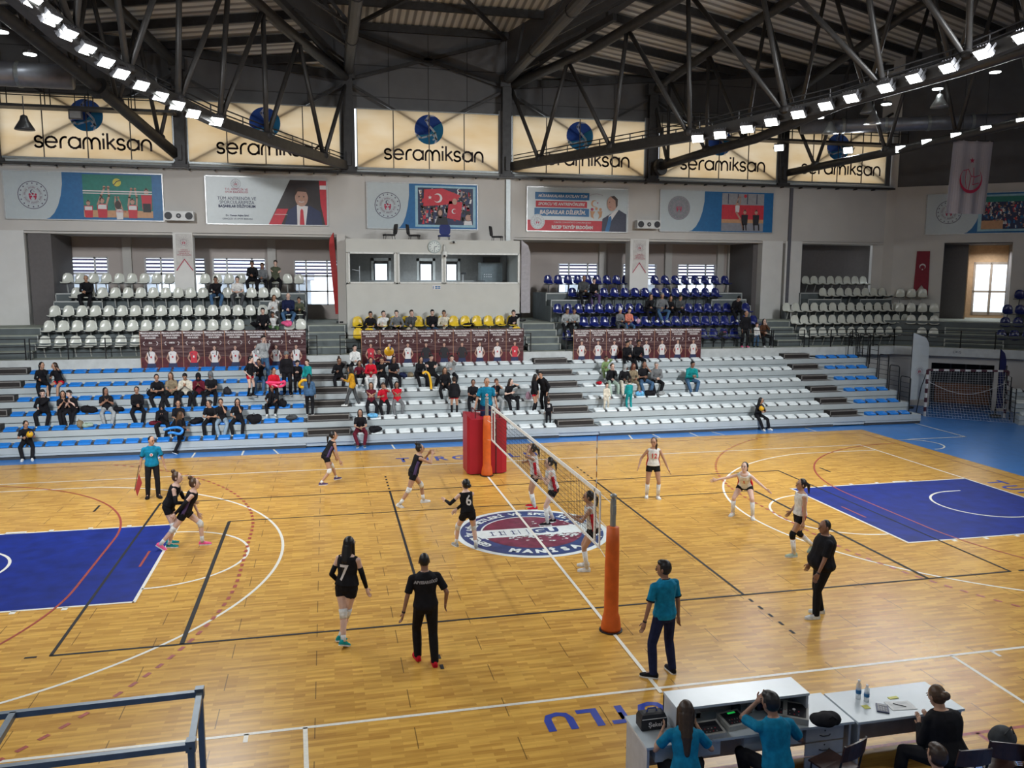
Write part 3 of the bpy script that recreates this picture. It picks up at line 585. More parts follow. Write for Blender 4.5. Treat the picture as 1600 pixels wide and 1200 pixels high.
for i,(u,v) in enumerate(L2): 
    p_=atp(u,v,(3.4,18.6),-25); flood(p_,(2,0,0),'white floodlight on the long right gantry, %s from its left end'%ORD[i+1],'floodlights on the right gantry')
L4=[(1217,231),(1325,235),(1407,233),(1448,223),(1494,213),(1541,202),(1597,190)]
for i,(u,v) in enumerate(L4): 
    p_=atp(u,v,(17.2,18.6),-25) if i>1 else at(u,v,y=16.5); flood(p_,(3,0,0),'white floodlight on the short far right gantry, %s from the left'%ORD[i+1],'floodlights on the far right gantry')
for k in range(7):  # extra lamps out of view, mostly fill aimed at the far stands and walls
    for s in (-1,1): flood((s*12.6,-1-k*2.1,12.4),(s*2,-2,0) if k%3==0 else (s*9-3,15,.5),'added unseen floodlight, near part of the %s gantry, %s towards the stand'%('right' if s>0 else 'left',ORD[k+1]),'added unseen floodlights of the near gantries',w=LAMP_W*3.4 if k%3==0 else FILL_W,spread=150 if k%3==0 else 85)
for i,(u,v,y) in enumerate(((2,50,12),(47,85,14),(90,118,15.5),(1280,184,15),(1385,163,13.5),(1465,139,12),(1555,113,10.5))):
    p_=at(u,v,y=y); t=empty('disc_lamp',p_); tag(t,'flat round bright lamp under the roof, %s of the discs from the left'%ORD[i+1],'lamp','flat disc lamps'); mb=MB(); mb.tube([p_+V((0,0,.01)),p_+V((0,0,.1))],.22,LH,16); mb.tube([p_+V((0,0,.1)),p_+V((0,0,1.2))],.015,LH,5); mb.build('housing',t)
    mb=MB(); mb.tube([p_-V((0,0,.012)),p_],.2,LED,16); mb.build('lens',t)
BELL=mat('bell_shade',(.10,.10,.105),.35,.6); BELLS=mat('bell_shade_silver',(.32,.33,.34),.3,.6)
for i,(u,v,y,m_) in enumerate(((38,192,16,BELL),(118,178,18.2,BELL),(1364,184,13,BELLS),(1468,158,12,BELLS),(1357,168,14.5,BELLS),(1298,200,15.5,BELLS))):
    p_=at(u,v,y=y); t=empty('bell_lamp',p_); tag(t,['unlit dark bell lamp hanging before the leftmost backlit sign','small unlit square lamp below the left catwalk','unlit silver bell lamp under the right gantry, middle','unlit silver bell lamp under the right gantry, nearest right','unlit silver bell lamp behind the right gantry','unlit silver bell lamp left of the other silver bells'][i],'lamp')
    mb=MB()
    if i==1: mb.box(p_.x-.25,p_.x+.25,p_.y-.05,p_.y+.05,p_.z-.2,p_.z+.15,LH); mb.box(p_.x-.2,p_.x+.2,p_.y-.06,p_.y-.045,p_.z-.16,p_.z+.1,mat('unlit_glass',(.45,.47,.48),.3))
    else:
        prof=[(0,.34),(.05,.33),(.2,.24),(.35,.15),(.5,.11),(.55,.0001)]
        mb.loft([[p_+V((r_*math.cos(2*math.pi*k/20),r_*math.sin(2*math.pi*k/20),h_-.25)) for k in range(20)] for h_,r_ in prof],m_)
    o=mb.build('bell_shade',t,smooth=i!=1); mb=MB(); mb.tube([p_+V((0,0,.28 if i!=1 else .15)),p_+V((0,0,.95))],.02,LH,6); mb.build('hanger',t)
# ---------------------------------------------------------------- telescopic stand
BD=mat('bleacher_panel',(.43,.48,.50),.45,var=.05,scale=2); BDK=mat('bleacher_gap',(.05,.055,.06),.7); STP=mat('aisle_step_dark',(.018,.014,.013),.6,var=.2); STE=mat('aisle_step_edge',(.22,.21,.20),.5); ADK=mat('aisle_deck',(.09,.09,.09),.7)
Y0,DY,Z0,DZ=10.9,.73,.38,.395
zr=lambda k:Z0+DZ*(k-1); yr=lambda k:Y0+DY*(k-1)
def bleacher(x0,x1,lab):
    t=empty('telescopic_bleacher',((x0+x1)/2,Y0,0)); tag(t,lab,'bleacher','telescopic bleacher blocks')
    for k in range(1,7):
        y,z=yr(k),zr(k); m_=MB(); m_.box(x0,x1,y+.03,y+DY+.02,z-.05,z,BD)
        m_.box(x0,x1,y,y+.03,z-.20,z,BD); m_.box(x0,x1,y+.05,y+.08,z-DZ+.02 if k>1 else .1,z-.20,BD); m_.box(x0,x1,y+.03,y+.05,z-.215,z-.19,BDK)
        if k==1: m_.box(x0,x1,y+.02,y+.05,.0,.1,BDK); m_.box(x0,x1,y-.01,y+.03,.1,.17,BD)
        for x in (x0+.002,x1-.032): m_.box(x,x+.03,y+.09,y+DY,0,z-.06,BDK)
        m_.build('bleacher_row',t)
    return t
blk=[(-15.2,-5.41,'left bleacher block with rows of bright blue seat pads'),(-3.76,3.73,'middle bleacher block with white seat pads, below the yellow chairs'),(5.32,15.2,'right bleacher block with long rows of white seat pads'),(16.63,19.24,'short right end bleacher block with blue seat pads')]
for b_ in blk: bleacher(*b_)
def aisle(x0,x1,lab,o1=0,o2=0):
    t=empty('aisle_stair',((x0+x1)/2,Y0,0)); tag(t,lab,'stairs','stair aisles of the bleachers')
    for k in range(1,7):
        y,z=yr(k),zr(k); m_=MB(); m_.box(x0,x1,y+.03,y+DY+.02,z-.05,z,ADK); m_.box(x0,x1,y,y+.03,z-.20,z,BD); m_.box(x0,x1,y+.05,y+.08,max(.05,z-DZ+.02),z-.20,BD)
        m_.build('stair_deck',t); m_=MB()
        a0,a1=x0+.05,x1-.12
        m_.box(a0,a1,y+.35,y+DY+.04,z,z+.2,STP); m_.box(a0,a1,y+.335,y+.35,z+.17,z+.205,STE); 
        for q in (a0,a1-.03): m_.box(q,q+.03,y+.33,y+.35,z,z+.2,STE)
        m_.box(a0,a1,y+.335,y+.35,z,z+.02,STE); m_.build('step_box',t)
aisle(-16.7,-15.2,'dark stepped aisle at the far left of the bleachers'); aisle(-5.41,-3.76,'dark stepped aisle between the blue block and the middle white block'); aisle(3.73,5.32,'dark stepped aisle between the middle and right white blocks'); aisle(15.2,16.63,'dark stepped aisle between the white block and the short blue block')
PB=mat('seat_blue',(.015,.20,.66),.3,var=.04); PW=mat('seat_white',(.70,.76,.78),.3,var=.03); BRK=mat('seat_bracket',(.04,.04,.045),.5)
def pad(m_,name):
    b_=MB(); w,d=.20,.16
    ring_=lambda z,e:[V((x*(w-e),y*(d-e),z)) for x,y in ((-.85,-1),(.85,-1),(1,-.8),(1,.8),(.85,1),(-.85,1),(-1,.8),(-1,-.8))]
    T_=lambda z,e,s_:[p_+V((0,.02*s_ if p_.y<0 else 0,(.06 if p_.y>0 else 0)*s_)) for p_ in ring_(z,e)]
    b_.loft([T_(0,.015,0),T_(.02,0,0),T_(.05,0,1),T_(.065,.012,1),T_(.055,.045,.9),T_(.045,.12,.4)],m_); o=b_.build(name); 
    b_=MB(); b_.box(.205,.285,-.12,.16,-.002,.06,BRK); b_.build('seat_bracket',o); return o
used={}
def pads(x0,x1,m_,nm,colr,blockname,skip=()):
    n=round((x1-x0)/.5); p0=None
    for k in range(1,7):
        for i in range(n):
            x=x0+.25+i*(x1-x0)/n; o=copytree(used[nm]) if nm in used else pad(m_,nm)
            if nm not in used: used[nm]=o
            o.location=(x,yr(k)+.2,zr(k)+.005); 
            tag(o,'%s seat pad, %s from left in the %s row up, %s'%(colr,ORD[i+1],ORD[k],blockname),'seat','%s seat pads, %s'%(colr,blockname))
pads(-15.2,-5.45,PB,'blue_seat_pad','blue','left block'); pads(-3.7,3.7,PW,'white_seat_pad','white','middle block'); pads(5.35,15.1,PW,'white_seat_pad','white','right block'); pads(16.75,18.85,PB,'blue_seat_pad','blue','short right block')
# end frames of the short block
m_=MB(); RB=mat('rail_black',(.014,.014,.015),.4,.3)
t=empty('end_railing',(19.1,11,0)); tag(t,'black stepped railing frames at the right end of the bleachers','railing')
for k in range(2,8):
    y=yr(k)-.1; x=19.15; z=zr(k)-.1; m_=MB(); z1=z+1.15-.35*(k>6); m_.tube([(x,y,z-.3),(x,y,z1-.06),(x,y+.06,z1),(x,y+.56,z1),(x,y+.62,z1-.06),(x,y+.62,z-.3)],.022,RB,6)
    for j in range(5): m_.bar((x,y,z+.1+j*.2),(x,y+.62,z+.1+j*.2),.015,.015,RB)
    m_.build('rail_frame',t)
# white bleacher beyond the goal, at the right edge
def bl2(o,d,n_,L,rows,lab):
    t=empty('telescopic_bleacher',o); tag(t,lab,'bleacher'); X=Matrix(((d[0],n_[0],0,o[0]),(d[1],n_[1],0,o[1]),(0,0,1,0),(0,0,0,1)))
    for k in range(1,rows+1):
        m_=MB(); m_.box(0,L,(k-1)*.73,k*.73,0 if k==1 else zr(k)-.35,zr(k)-.2,BD,X); m_.box(0,L,(k-1)*.73-.03,k*.73,zr(k)-.18,zr(k),BD,X); m_.build('bleacher_row',t)
        for i in range(int(L/.5)):
            o_=copytree(used['white_seat_pad']); o_.matrix_world=X@Matrix.Translation((.3+i*.5,(k-1)*.73+.2,zr(k)+.005)); tag(o_,'white seat pad on the bleacher beyond the goal, %s along row %s'%(ORD[i+1],ORD[k]),'seat','white seat pads beyond the goal')
bl2((22.9,9.7,0),(.88,-.47),(.47,.88),3.0,3,'white bleacher corner beyond the handball goal at the right edge')
m_=MB(); t=empty('end_railing',(23.3,10.6,0)); tag(t,'black railing frames beside the bleacher beyond the goal','railing')
for k in range(3):
    x,y=22.95+k*.35,10.0+k*.66; z=.35+k*.4; m_=MB(); m_.tube([(x,y,z-.3),(x,y,z+1.1),(x+.3,y+.55,z+1.1),(x+.3,y+.55,z-.3)],.022,RB,6)
    for j in range(5): m_.bar((x,y,z+.1+j*.2),(x+.3,y+.55,z+.1+j*.2),.015,.015,RB)
    m_.build('rail_frame',t)
# ---------------------------------------------------------------- upper tier: risers, stairs, shell chairs
def seatblock(x0,x1,name,step=True):
    b_=MB(); b_.box(x0,x1,17.95,18.85,3.6,4.6,RISE); b_.box(x0,x1,18.85,21.3,3.6,5.18,RISE)
    b_.box(x0,x1,17.93,17.96,4.56,4.61,TRIMW); b_.box(x0,x1,18.83,18.86,5.14,5.19,TRIMW)
    for x in (x0,x1-.03): b_.box(x,x+.03,17.93,17.96,3.9,4.6,TRIMW); b_.box(x,x+.03,18.83,18.86,4.6,5.18,TRIMW)
    if step:
        for x,s in ((x0,1),(x1,-1)):
            a_,c_=sorted((x+s*.08,x+s*1.9)); b_.box(a_,c_,18.25,18.85,4.6,4.88,RISE); b_.box(a_,c_,18.24,18.26,4.84,4.89,TRIMW); b_.box(a_,a_+.03,18.24,18.26,4.6,4.88,TRIMW); b_.box(c_-.03,c_,18.24,18.26,4.6,4.88,TRIMW)
    struct(b_.build(name))
seatblock(-15.35,-5.45,'floor_upper_block_left'); seatblock(5.3,15.2,'floor_upper_block_middle'); seatblock(18.35,23.2,'floor_upper_block_right')
def stairs(x0,x1,lab):
    t=empty('concrete_stair',((x0+x1)/2,16,2.8)); tag(t,lab,'stairs','concrete stairs of the upper tier')
    for i,(d,z) in enumerate(((.6,3.08),(.95,3.35),(1.3,3.63),(1.65,3.9))):
        b_=MB(); b_.box(x0,x1,15.31+d,15.35+d+.36,z-.27,z-.02,RISE); b_.box(x0,x1,15.30+d,15.35+d+.36,z-.03,z+.012,TREAD); b_.box(x0,x0+.03,15.29+d,15.32+d,z-.26,z,TRIMW); b_.box(x1-.03,x1,15.29+d,15.32+d,z-.26,z,TRIMW); b_.build('stair_step',t)
stairs(-16.9,-15.4,'grey concrete stairs of the upper tier at the far left'); stairs(-5.35,-3.85,'grey concrete stairs just left of the control booth'); stairs(3.75,5.2,'grey concrete stairs just right of the control booth'); stairs(15.5,16.7,'grey concrete stairs between the navy and the right white chairs')
SHM={'white':mat('shell_white',(.62,.64,.58),.22,var=.02),'navy':mat('shell_navy',(.008,.016,.13),.2,var=.05),'yellow':mat('shell_yellow',(.72,.50,.03),.3,var=.04)}
SLEG=mat('chair_leg_steel',(.08,.085,.09),.4,.4); SLEGW=mat('chair_leg_pale',(.42,.43,.41),.4,.2)
def shell(c,name,nx=9):
    b_=MB(); prof=[(-.22,.0),(-.21,.03),(-.1,.02),(.04,.0),(.13,.02),(.19,.08),(.225,.18),(.24,.28),(.25,.36),(.252,.41)]
    wid=[.17,.20,.215,.215,.21,.21,.205,.19,.15,.07]; n=nx; fr=[];bk=[]
    for (y,z),w_ in zip(prof,wid):
        fr.append([V((w_*(i/(n-1)*2-1), y-.035*abs(i/(n-1)*2-1)**2*(1 if z>.1 else 0), z+(.03*abs(i/(n-1)*2-1)**3 if z<.1 else 0))) for i in range(n)])
    for r_,(y,z) in zip(fr,prof): bk.append([p_+V((0,.018 if z>.05 else 0,-.018 if z<=.05 else 0)) for p_ in r_][::-1])
    b_.loft([a_+c_ for a_,c_ in zip(fr,bk)],SHM[c]); o=b_.build(name,smooth=True)
    b_=MB(); g_=SLEG if c!='white' else SLEGW; b_.bar((-.26,0,-.03),(.26,0,-.03),.05,.03,SLEG); b_.bar((0,.02,-.03),(0,.18,-.4),.04,.04,g_); b_.build('leg_bracket',o); return o
SH={}
def chair(c,x,y,z,rz,lab,grp):
    nm={'white':'white_shell_chair','navy':'navy_shell_chair','yellow':'yellow_shell_chair'}[c]
    if c not in SH: SH[c]=shell(c,nm); o=SH[c]
    else: o=copytree(SH[c])
    o.location=(x,y,z); o.rotation_euler=(0,0,rz); tag(o,lab,'chair',grp)
def row(c,x0,x1,y,z,rowname,blk_,skip=(),xm=None):
    n=max(1,round((x1-x0)/.5)+1)
    for i in range(n):
        if i in skip: continue
        chair(c,x0+i*(x1-x0)/max(1,n-1),y,z,0,'%s shell chair, %s from left in the %s, %s'%(c,ORD[i+1],rowname,blk_),'%s shell chairs, %s'%(c,blk_))
RN=['front row','second row','third row','fourth row','top row']
RY=[(16.12,3.22),(16.78,3.77),(17.52,4.32),(18.5,5.02),(19.45,5.6)]
ux=lambda u,k:xu(u,RY[k][0],RY[k][1])
row('white',ux(68,0),ux(211,0),*RY[0],RN[0],'upper left')
row('white',ux(75,1),ux(373,1),*RY[1],RN[1],'upper left'); row('white',ux(452,1),ux(470,1),*RY[1],RN[1],'upper left by the stairs')
row('white',ux(84,2),ux(468,2),*RY[2],RN[2],'upper left')
row('white',ux(118,3),ux(430,3),*RY[3],RN[3],'upper left')
row('white',ux(104,4),ux(264,4),*RY[4],RN[4],'upper left before the pillar'); row('white',ux(320,4),ux(467,4),*RY[4],RN[4],'upper left behind the pillar')
row('yellow',-3.35,3.2,16.55,3.86,'upper row','below the booth'); row('yellow',-3.35,-2.9,15.95,3.42,'lower row','left end below the booth'); row('yellow',3.3,3.35,15.95,3.42,'lower row','right end below the booth')
row('navy',ux(888,0),ux(888,0)+.01,*RY[0],RN[0],'upper right, by the stairs'); row('navy',ux(1101,0),ux(1150,0),*RY[0],RN[0],'upper right end')
row('navy',ux(914,1),ux(1180,1),*RY[1],RN[1],'upper right'); row('navy',ux(873,2),ux(1168,2),*RY[2],RN[2],'upper right')
row('navy',ux(896,3),ux(1120,3),*RY[3],RN[3],'upper right'); row('navy',ux(858,4),ux(980,4),*RY[4],RN[4],'upper right before the pillar'); row('navy',ux(1025,4),ux(1135,4),*RY[4],RN[4],'upper right behind the pillar')
row('white',ux(1258,0),ux(1408,0),*RY[0],RN[0],'far right'); row('white',ux(1245,1),ux(1418,1),*RY[1],RN[1],'far right'); row('white',ux(1232,2),ux(1403,2),*RY[2],RN[2],'far right')
row('white',ux(1289,3),ux(1408,3),*RY[3],RN[3],'far right'); row('white',ux(1262,4),ux(1352,4),*RY[4],RN[4],'far right')
# chairs on the diagonal side
DA=math.atan2(DG.y,DG.x)
def drow(c,s0,n,k,nm,blk_):
    off=[-2.75,-2.1,-1.4,-.45,.4][k]; z=[3.22,3.77,4.32,5.0,5.5][k]
    for i in range(n): p_=dg(s0+i*.5,off,z); chair(c,p_.x,p_.y,p_.z,DA,'%s shell chair, %s from left in the %s, %s'%(c,ORD[i+1],nm,blk_),'%s shell chairs, %s'%(c,blk_))
for k,(s0,n) in enumerate(((.95,2),(.45,3),(-.1,4),(-.15,3))): drow('white',s0,n,k,RN[k],'by the doorway')
for k,(s0,n) in enumerate(((4.2,5),(4.35,5),(4.45,5),(4.95,4))): drow('navy',s0,n,k,RN[k],'right edge')
t=empty('concrete_stair',dg(3.2,-2.2,2.8)); tag(t,'grey concrete stairs leading up to the bright doorway at the right','stairs')
for i,(d,z) in enumerate(((-3.0,2.98),(-2.8,3.14),(-2.6,3.38),(-2.4,3.5),(-2.2,3.63),(-2.0,3.76),(-1.85,3.92))):
    b_=MB(); dbox(b_,1.95,4.25,d,d+.32,z-.2,z-.03,RISE); dbox(b_,1.95,4.25,d-.02,d+.32,z-.03,z+.012,TREAD); dbox(b_,1.9,1.95,d-.03,d+.3,z-.2,z+.02,TRIMW); dbox(b_,4.25,4.3,d-.03,d+.3,z-.2,z+.02,TRIMW); b_.build('stair_step',t)
b_=MB(); dbox(b_,-.6,1.4,-.75,0,3.6,4.6,RISE); dbox(b_,4.9,9,-.75,0,3.6,4.6,RISE); struct(b_.build('floor_upper_block_diagonal'))
b_=MB(); b_.tube([(17.45,18.6,3.9),(17.5,18.6,4.55)],.2,mat('bin_grey',(.09,.10,.11),.5),16); b_.tube([(17.5,18.6,4.55),(17.5,18.6,4.6)],.22,STEEL,16); o=b_.build('waste_bin'); tag(o,'round grey waste bin against the pillar, upper right tier','bin')
# railing on the parapet
def rail(pts,lab,grp='parapet railings'):
    t=empty('parapet_railing',pts[0]); tag(t,lab,'railing',grp); b_=MB()
    for a_,c_ in zip(pts,pts[1:]):
        for h in (.25,.5,.78): b_.bar(V(a_)+V((0,0,h)),V(c_)+V((0,0,h)),.03,.03,RB)
    b_.build('rail',t); b_=MB()
    for a_,c_ in zip(pts,pts[1:]):
        a_,c_=V(a_),V(c_); n=max(1,round((c_-a_).length/1.25))
        for k in range(n+1): q=a_.lerp(c_,k/n); b_.bar(q,q+V((0,0,.8)),.035,.035,RB)
    b_.build('rail_posts',t)
yy=15.43; rail([(-18,yy,2.8),(-15.5,yy,2.8)],'black tube railing on the parapet, far left end'); rail([(-15.35,yy,2.8),(-5.0,yy,2.8)],'black tube railing on the parapet behind the left player banners')
rail([(-4.1,yy,2.8),(3.75,yy,2.8)],'black tube railing on the parapet behind the middle player banners'); rail([(5.3,yy,2.8),(14.9,yy,2.8)],'black tube railing on the parapet behind the right player banners'); rail([(15.0,yy,2.8),(16.55,yy,2.8)],'short black gate railing above the fourth aisle')
A_=base(.08,1); rail([(16.8,yy,2.8),(A_[3][0],yy,2.8),(A_[4][0],A_[4][1],2.8)],'black tube railing on the parapet turning the right corner')
t=empty('stair_hoop_rail',(19.0,15.2,2.4)); tag(t,'pair of black hoop rails at the right end of the parapet','railing'); 
for x in (18.6,19.35): b_=MB(); b_.tube([(x,15.1,2.0),(x,15.1,3.3),(x+.1,15.1,3.42),(x+.3,15.1,3.42),(x+.4,15.1,3.3),(x+.4,15.1,2.0)],.02,RB,6); b_.build('hoop',t)
# ---------------------------------------------------------------- player banners
BM=bpy.data.materials.new('banner_maroon'); BM.use_nodes=True; nt=BM.node_tree; b=nt.nodes['Principled BSDF']; tc=nt.nodes.new('ShaderNodeTexCoord'); wv=nt.nodes.new('ShaderNodeTexNoise'); mp=nt.nodes.new('ShaderNodeMapping'); mp.inputs['Rotation'].default_value=(0,.6,0); mp.inputs['Scale'].default_value=(.6,1,7); wv.inputs['Scale'].default_value=2.5; wv.inputs['Detail'].default_value=3
nt.links.new(tc.outputs['Object'],mp.inputs[0]); nt.links.new(mp.outputs[0],wv.inputs[0]); cr=nt.nodes.new('ShaderNodeValToRGB'); e=cr.color_ramp.elements; e[0].color=(.045,.010,.014,1); e[1].color=(.20,.13,.13,1); e[0].position=.45; e[1].position=.78; nt.links.new(wv.outputs[0],cr.inputs[0]); nt.links.new(cr.outputs[0],b.inputs['Base Color']); b.inputs['Roughness'].default_value=.35
PT=mat('print_white',(.70,.68,.68),.5,var=.02); PRED=mat('print_red',(.55,.03,.05),.5); PSK=mat('print_skin',(.48,.28,.21),.5); PHK=mat('print_hair',(.05,.03,.025),.5); PBK=mat('print_black',(.015,.015,.02),.5); PDV=mat('print_navy',(.02,.03,.09),.5); PBL=mat('print_blue',(.01,.13,.33),.45); PTEAL=mat('print_teal',(.02,.20,.16),.5); PG=mat('print_grey',(.30,.30,.32),.5); PORG=mat('print_tan',(.55,.30,.16),.5); PLB=mat('print_light_blue',(.30,.52,.62),.5); PDG=mat('print_dim',(.10,.04,.045),.5)
shc={'w':PT,'r':PRED,'k':PBK}
BMR=mat('banner_base',(.09,.012,.018),.4,var=.4,scale=6)
def banner(x0,x1,z0,z1,sh,long,lab,nm):
    y=15.30; t=empty('player_banner',((x0+x1)/2,y,z0)); tag(t,lab,'banner','player banners on the railing'); b_=MB(); b_.box(x0+.012,x1-.012,y-.015,y+.01,z0,z1,BM); b_.box(x0,x0+.012,y-.02,y+.01,z0,z1,PORG); b_.box(x1-.012,x1,y-.02,y+.01,z0,z1,PDG); b_.box(x0+.012,x1-.012,y-.0165,y-.015,z0,z0+.5,BMR); b_.build('printed_sheet',t)
    a=Art((x0,y-.017,z0),(1,0,0),(0,0,1),.003); w_=x1-x0; h=z1-z0; c=w_/2; k=w_/.74; kk=.84
    a.disc(.06*k,h-.055,.03,PT,1,n=10); a.rect(c-.26*k,h-.2,c+.28*k,h-.15,PDG,1)
    for x in (-1,1): a.line([(c+x*.20*k,h-.40),(c+x*.26*k,h-.46)],.02,PT,1); a.line([(c+x*.20*k,h-.54),(c+x*.25*k,h-.48)],.02,PT,1)
    a.rect(.12*k,.08,.3*k,.10,PG,1); a.disc(.42*k,.1,.03,PT,1,n=10); a.rect(.47*k,.085,.62*k,.115,PG,1)
    a.build('printed_marks',t)
    a=Art((x0,y-.017,z0),(1,0,0),(0,0,1),.003); S=shc[sh]; a.u=a.u*.93; k=k*.84
    a.poly([(c-.2*k,.12),(c+.2*k,.12),(c+.15*k,.34),(c-.15*k,.34)],PDV,1)
    for s in (-1,1): a.line([(c+s*.14*k,.72),(c+s*.24*k,.5),(c+s*.14*k,.34)],.06*k,PSK if sh!='k' else PBK,2)
    a.poly([(c-.13*k,.30),(c+.13*k,.30),(c+.13*k,.55),(c+.17*k,.74),(c+.06*k,.80),(c-.06*k,.80),(c-.17*k,.74),(c-.13*k,.55)],S,3); a.rect(c-.035*k,.78,c+.035*k,.86,PSK,3); a.disc(c,.92,.062*k,PSK,4,ry=.085,n=14); a.poly([(c-.065*k,.93),(c-.055*k,1.0),(c,1.03),(c+.055*k,1.0),(c+.065*k,.93),(c,.985)],PHK,5)
    if long: a.line([(c+long*.075*k,.97),(c+long*.09*k,.74),(c+long*.07*k,.60)],.04*k,PHK,5)
    if sh!='k': a.rect(c-.03*k,.52,c+.03*k,.6,PRED if sh=='w' else PT,4); a.rect(c-.09*k,.66,c-.05*k,.69,PDV,4)
    a.build('printed_player',t); k=w_/.74
    f=.095*k; text('TURGUTLU BELEDİYESPOR\nKADINLAR VOLEYBOL\nSPOR KULÜBÜ',(x0+c,y-.03,z1-.17),(1,0,0),(0,0,1),f*.78,PT,t,bold=.004,ls=1.25,sx=.78)
    text(nm,(x0+c,y-.03,z1-.45),(1,0,0),(0,0,1),f*.8,PT,t,bold=.004,sx=.8)
NMS=['EDA','DERYA','ASLI','SELİN','ECE','NAZ','ZEYNEP','BUSE']
def bset(x0,x1,z0,z1,spec,side,names):
    n=len(spec); 
    for i,(sh,lg) in enumerate(spec):
        a_=x0+(x1-x0)*i/n; c_=x0+(x1-x0)*(i+1)/n
        look={'w':'player in white','r':'player in red','k':'person in black'}[sh]
        banner(a_,c_,z0,z1,sh,lg,'dark maroon banner of a %s, %s from left in the %s group'%(look,ORD[i+1],side),names[i%len(names)])
bset(-11.52,-5.42,2.33,3.84,[('w',-1),('w',0),('r',0),('w',1),('w',0),('w',0),('w',1),('w',-1)],'left',NMS)
bset(-3.27,3.40,2.33,3.80,[('r',0),('w',0),('w',0),('k',0),('k',0),('k',0),('w',1),('w',0),('r',0)],'middle',NMS)
bset(5.58,11.42,2.31,3.74,[('w',0),('w',0),('w',0),('w',-1),('w',0),('w',0),('w',1),('w',0)],'right',NMS)
# ---------------------------------------------------------------- wall posters
AL=mat('poster_white',(.50,.56,.58),.35,var=.02); FRM=mat('poster_frame',(.55,.56,.56),.35,.3); EMB=mat('emblem_purple',(.06,.03,.09),.5); EMR=mat('emblem_red',(.42,.02,.07),.5); EMG=mat('emblem_grey',(.28,.22,.26),.5)
def emblem(a,x,y,r,l=2,ring_=True,pale=False):
    P_=EMG if pale else EMB
    if ring_: a.ring(x,y,r*.96,r,P_,l)
    for k in range(16): a.star(x+r*.84*math.cos(k*math.pi/8),y+r*.84*math.sin(k*math.pi/8),r*.075,P_,l)
    a.ring(x,y,r*.66,r*.67,EMG,l); a.ring(x,y,r*.44,r*.45,EMG,l)
    for k in range(40):
        an=2*math.pi*k/40
        if k%7==0: continue
        c_,s_=math.cos(an),math.sin(an); a.line([(x+r*.49*c_,y+r*.49*s_),(x+r*.61*c_,y+r*.61*s_)],r*.05,EMG,l)
    a.crescent(x-.02*r,y+.24*r,r*.14,P_,l); a.star(x+.1*r,y+.26*r,r*.05,P_,l)
    for s in (-1,0,1): a.disc(x+s*.2*r,y+(.04 if s else .08)*r,r*.075,EMR,l,n=12)
    for s in (-1,1): a.poly([(x+s*.28*r,y-.04*r),(x+s*.05*r,y-.05*r),(x+s*.03*r,y-.16*r),(x+s*.14*r,y-.2*r),(x+s*.1*r,y-.36*r),(x+s*.2*r,y-.3*r)],EMR,l)
def poster(x0,x1,z0,z1,lab,o=None,r=(1,0,0)):
    o=V(o) if o is not None else V((x0,18.93,z0)); r=V(r); u=V((0,0,1)); n=r.cross(u); w_=x1-x0; h=z1-z0
    t=empty('wall_poster',o+r*(w_/2)); tag(t,lab,'poster'); b_=MB(); P_=lambda x,z,d:o+r*x+u*z+n*d
    b_.add([P_(0,0,0),P_(w_,0,0),P_(w_,h,0),P_(0,h,0),P_(0,0,-.05),P_(w_,0,-.05),P_(w_,h,-.05),P_(0,h,-.05)],[(0,1,2,3),(7,6,5,4),(0,4,5,1),(1,5,6,2),(2,6,7,3),(3,7,4,0)],AL); b_.build('board',t)
    b_=MB()
    for a_,c_ in (((0,0),(w_,0)),((w_,0),(w_,h)),((w_,h),(0,h)),((0,h),(0,0))): b_.bar(P_(*a_,.0),P_(*c_,.0),.04,.04,FRM)
    b_.build('frame',t); return t,Art(o,r,u,.005),w_,h,o,r,u
def swoosh(a,w_,h,xt,xb):
    pts=[(xt,h)]+[(xt+.02-(xt-xb)*(1-math.cos(math.radians(q)))*1.0,h*(1-math.sin(math.radians(q)))) for q in range(15,91,15)]
    a.poly([(w_,0),(w_,h)]+pts,PBL,1)
def player(a,x,y,s,top,m2=PRED,arms=1,l=4):
    a.poly([(x-.13*s,y),(x+.13*s,y),(x+.16*s,y+.45*s),(x-.16*s,y+.45*s)],m2,l); a.rect(x-.13*s,y+.28*s,x+.13*s,y+.42*s,top,l+1)
    a.disc(x,y+.56*s,.075*s,PSK,l+1,ry=.1*s,n=12); a.poly([(x-.08*s,y+.57*s),(x,y+.69*s),(x+.08*s,y+.57*s),(x,y+.62*s)],PHK,l+2)
    if arms:
        for q in (-1,1): a.line([(x+q*.13*s,y+.42*s),(x+q*.12*s+arms*.1*s,y+.7*s),(x+q*.06*s+arms*.15*s,y+.95*s)],.06*s,PSK,l+1); a.disc(x+q*.06*s+arms*.15*s,y+.98*s,.045*s,PSK,l+1,n=8)
# 1 volleyball block
t,a,w_,h,o,r,u=poster(-17.0,-11.07,8.15,10.05,'wide poster with round emblem and a photo of a volleyball block')
swoosh(a,w_,h,2.15,1.4); emblem(a,1.05,.95,.55,2); px0,px1,py0,py1=2.9,5.52,.12,h-.08
a.rect(px0,py0,px1,py1,PTEAL,2); a.rect(px0,py0,px1,.4,PORG,3)
player(a,3.08,.1,1.05,PT,arms=0); player(a,3.6,.1,1.25,PT,arms=1,l=6); player(a,4.75,.1,1.2,PT,arms=.3,l=6); player(a,5.3,.45,1.3,PRED,arms=0,l=5); a.rect(5.15,.35,5.45,.7,PBK,6)
player(a,4.25,.05,.9,PT,m2=PT,arms=-.6,l=9); a.disc(4.2,.62,.12,PHK,12,ry=.17,n=12); a.rect(px0,h*.555,px1,h*.575,PT,9); a.rect(px0,h*.60,px1,h*.625,PT,9)
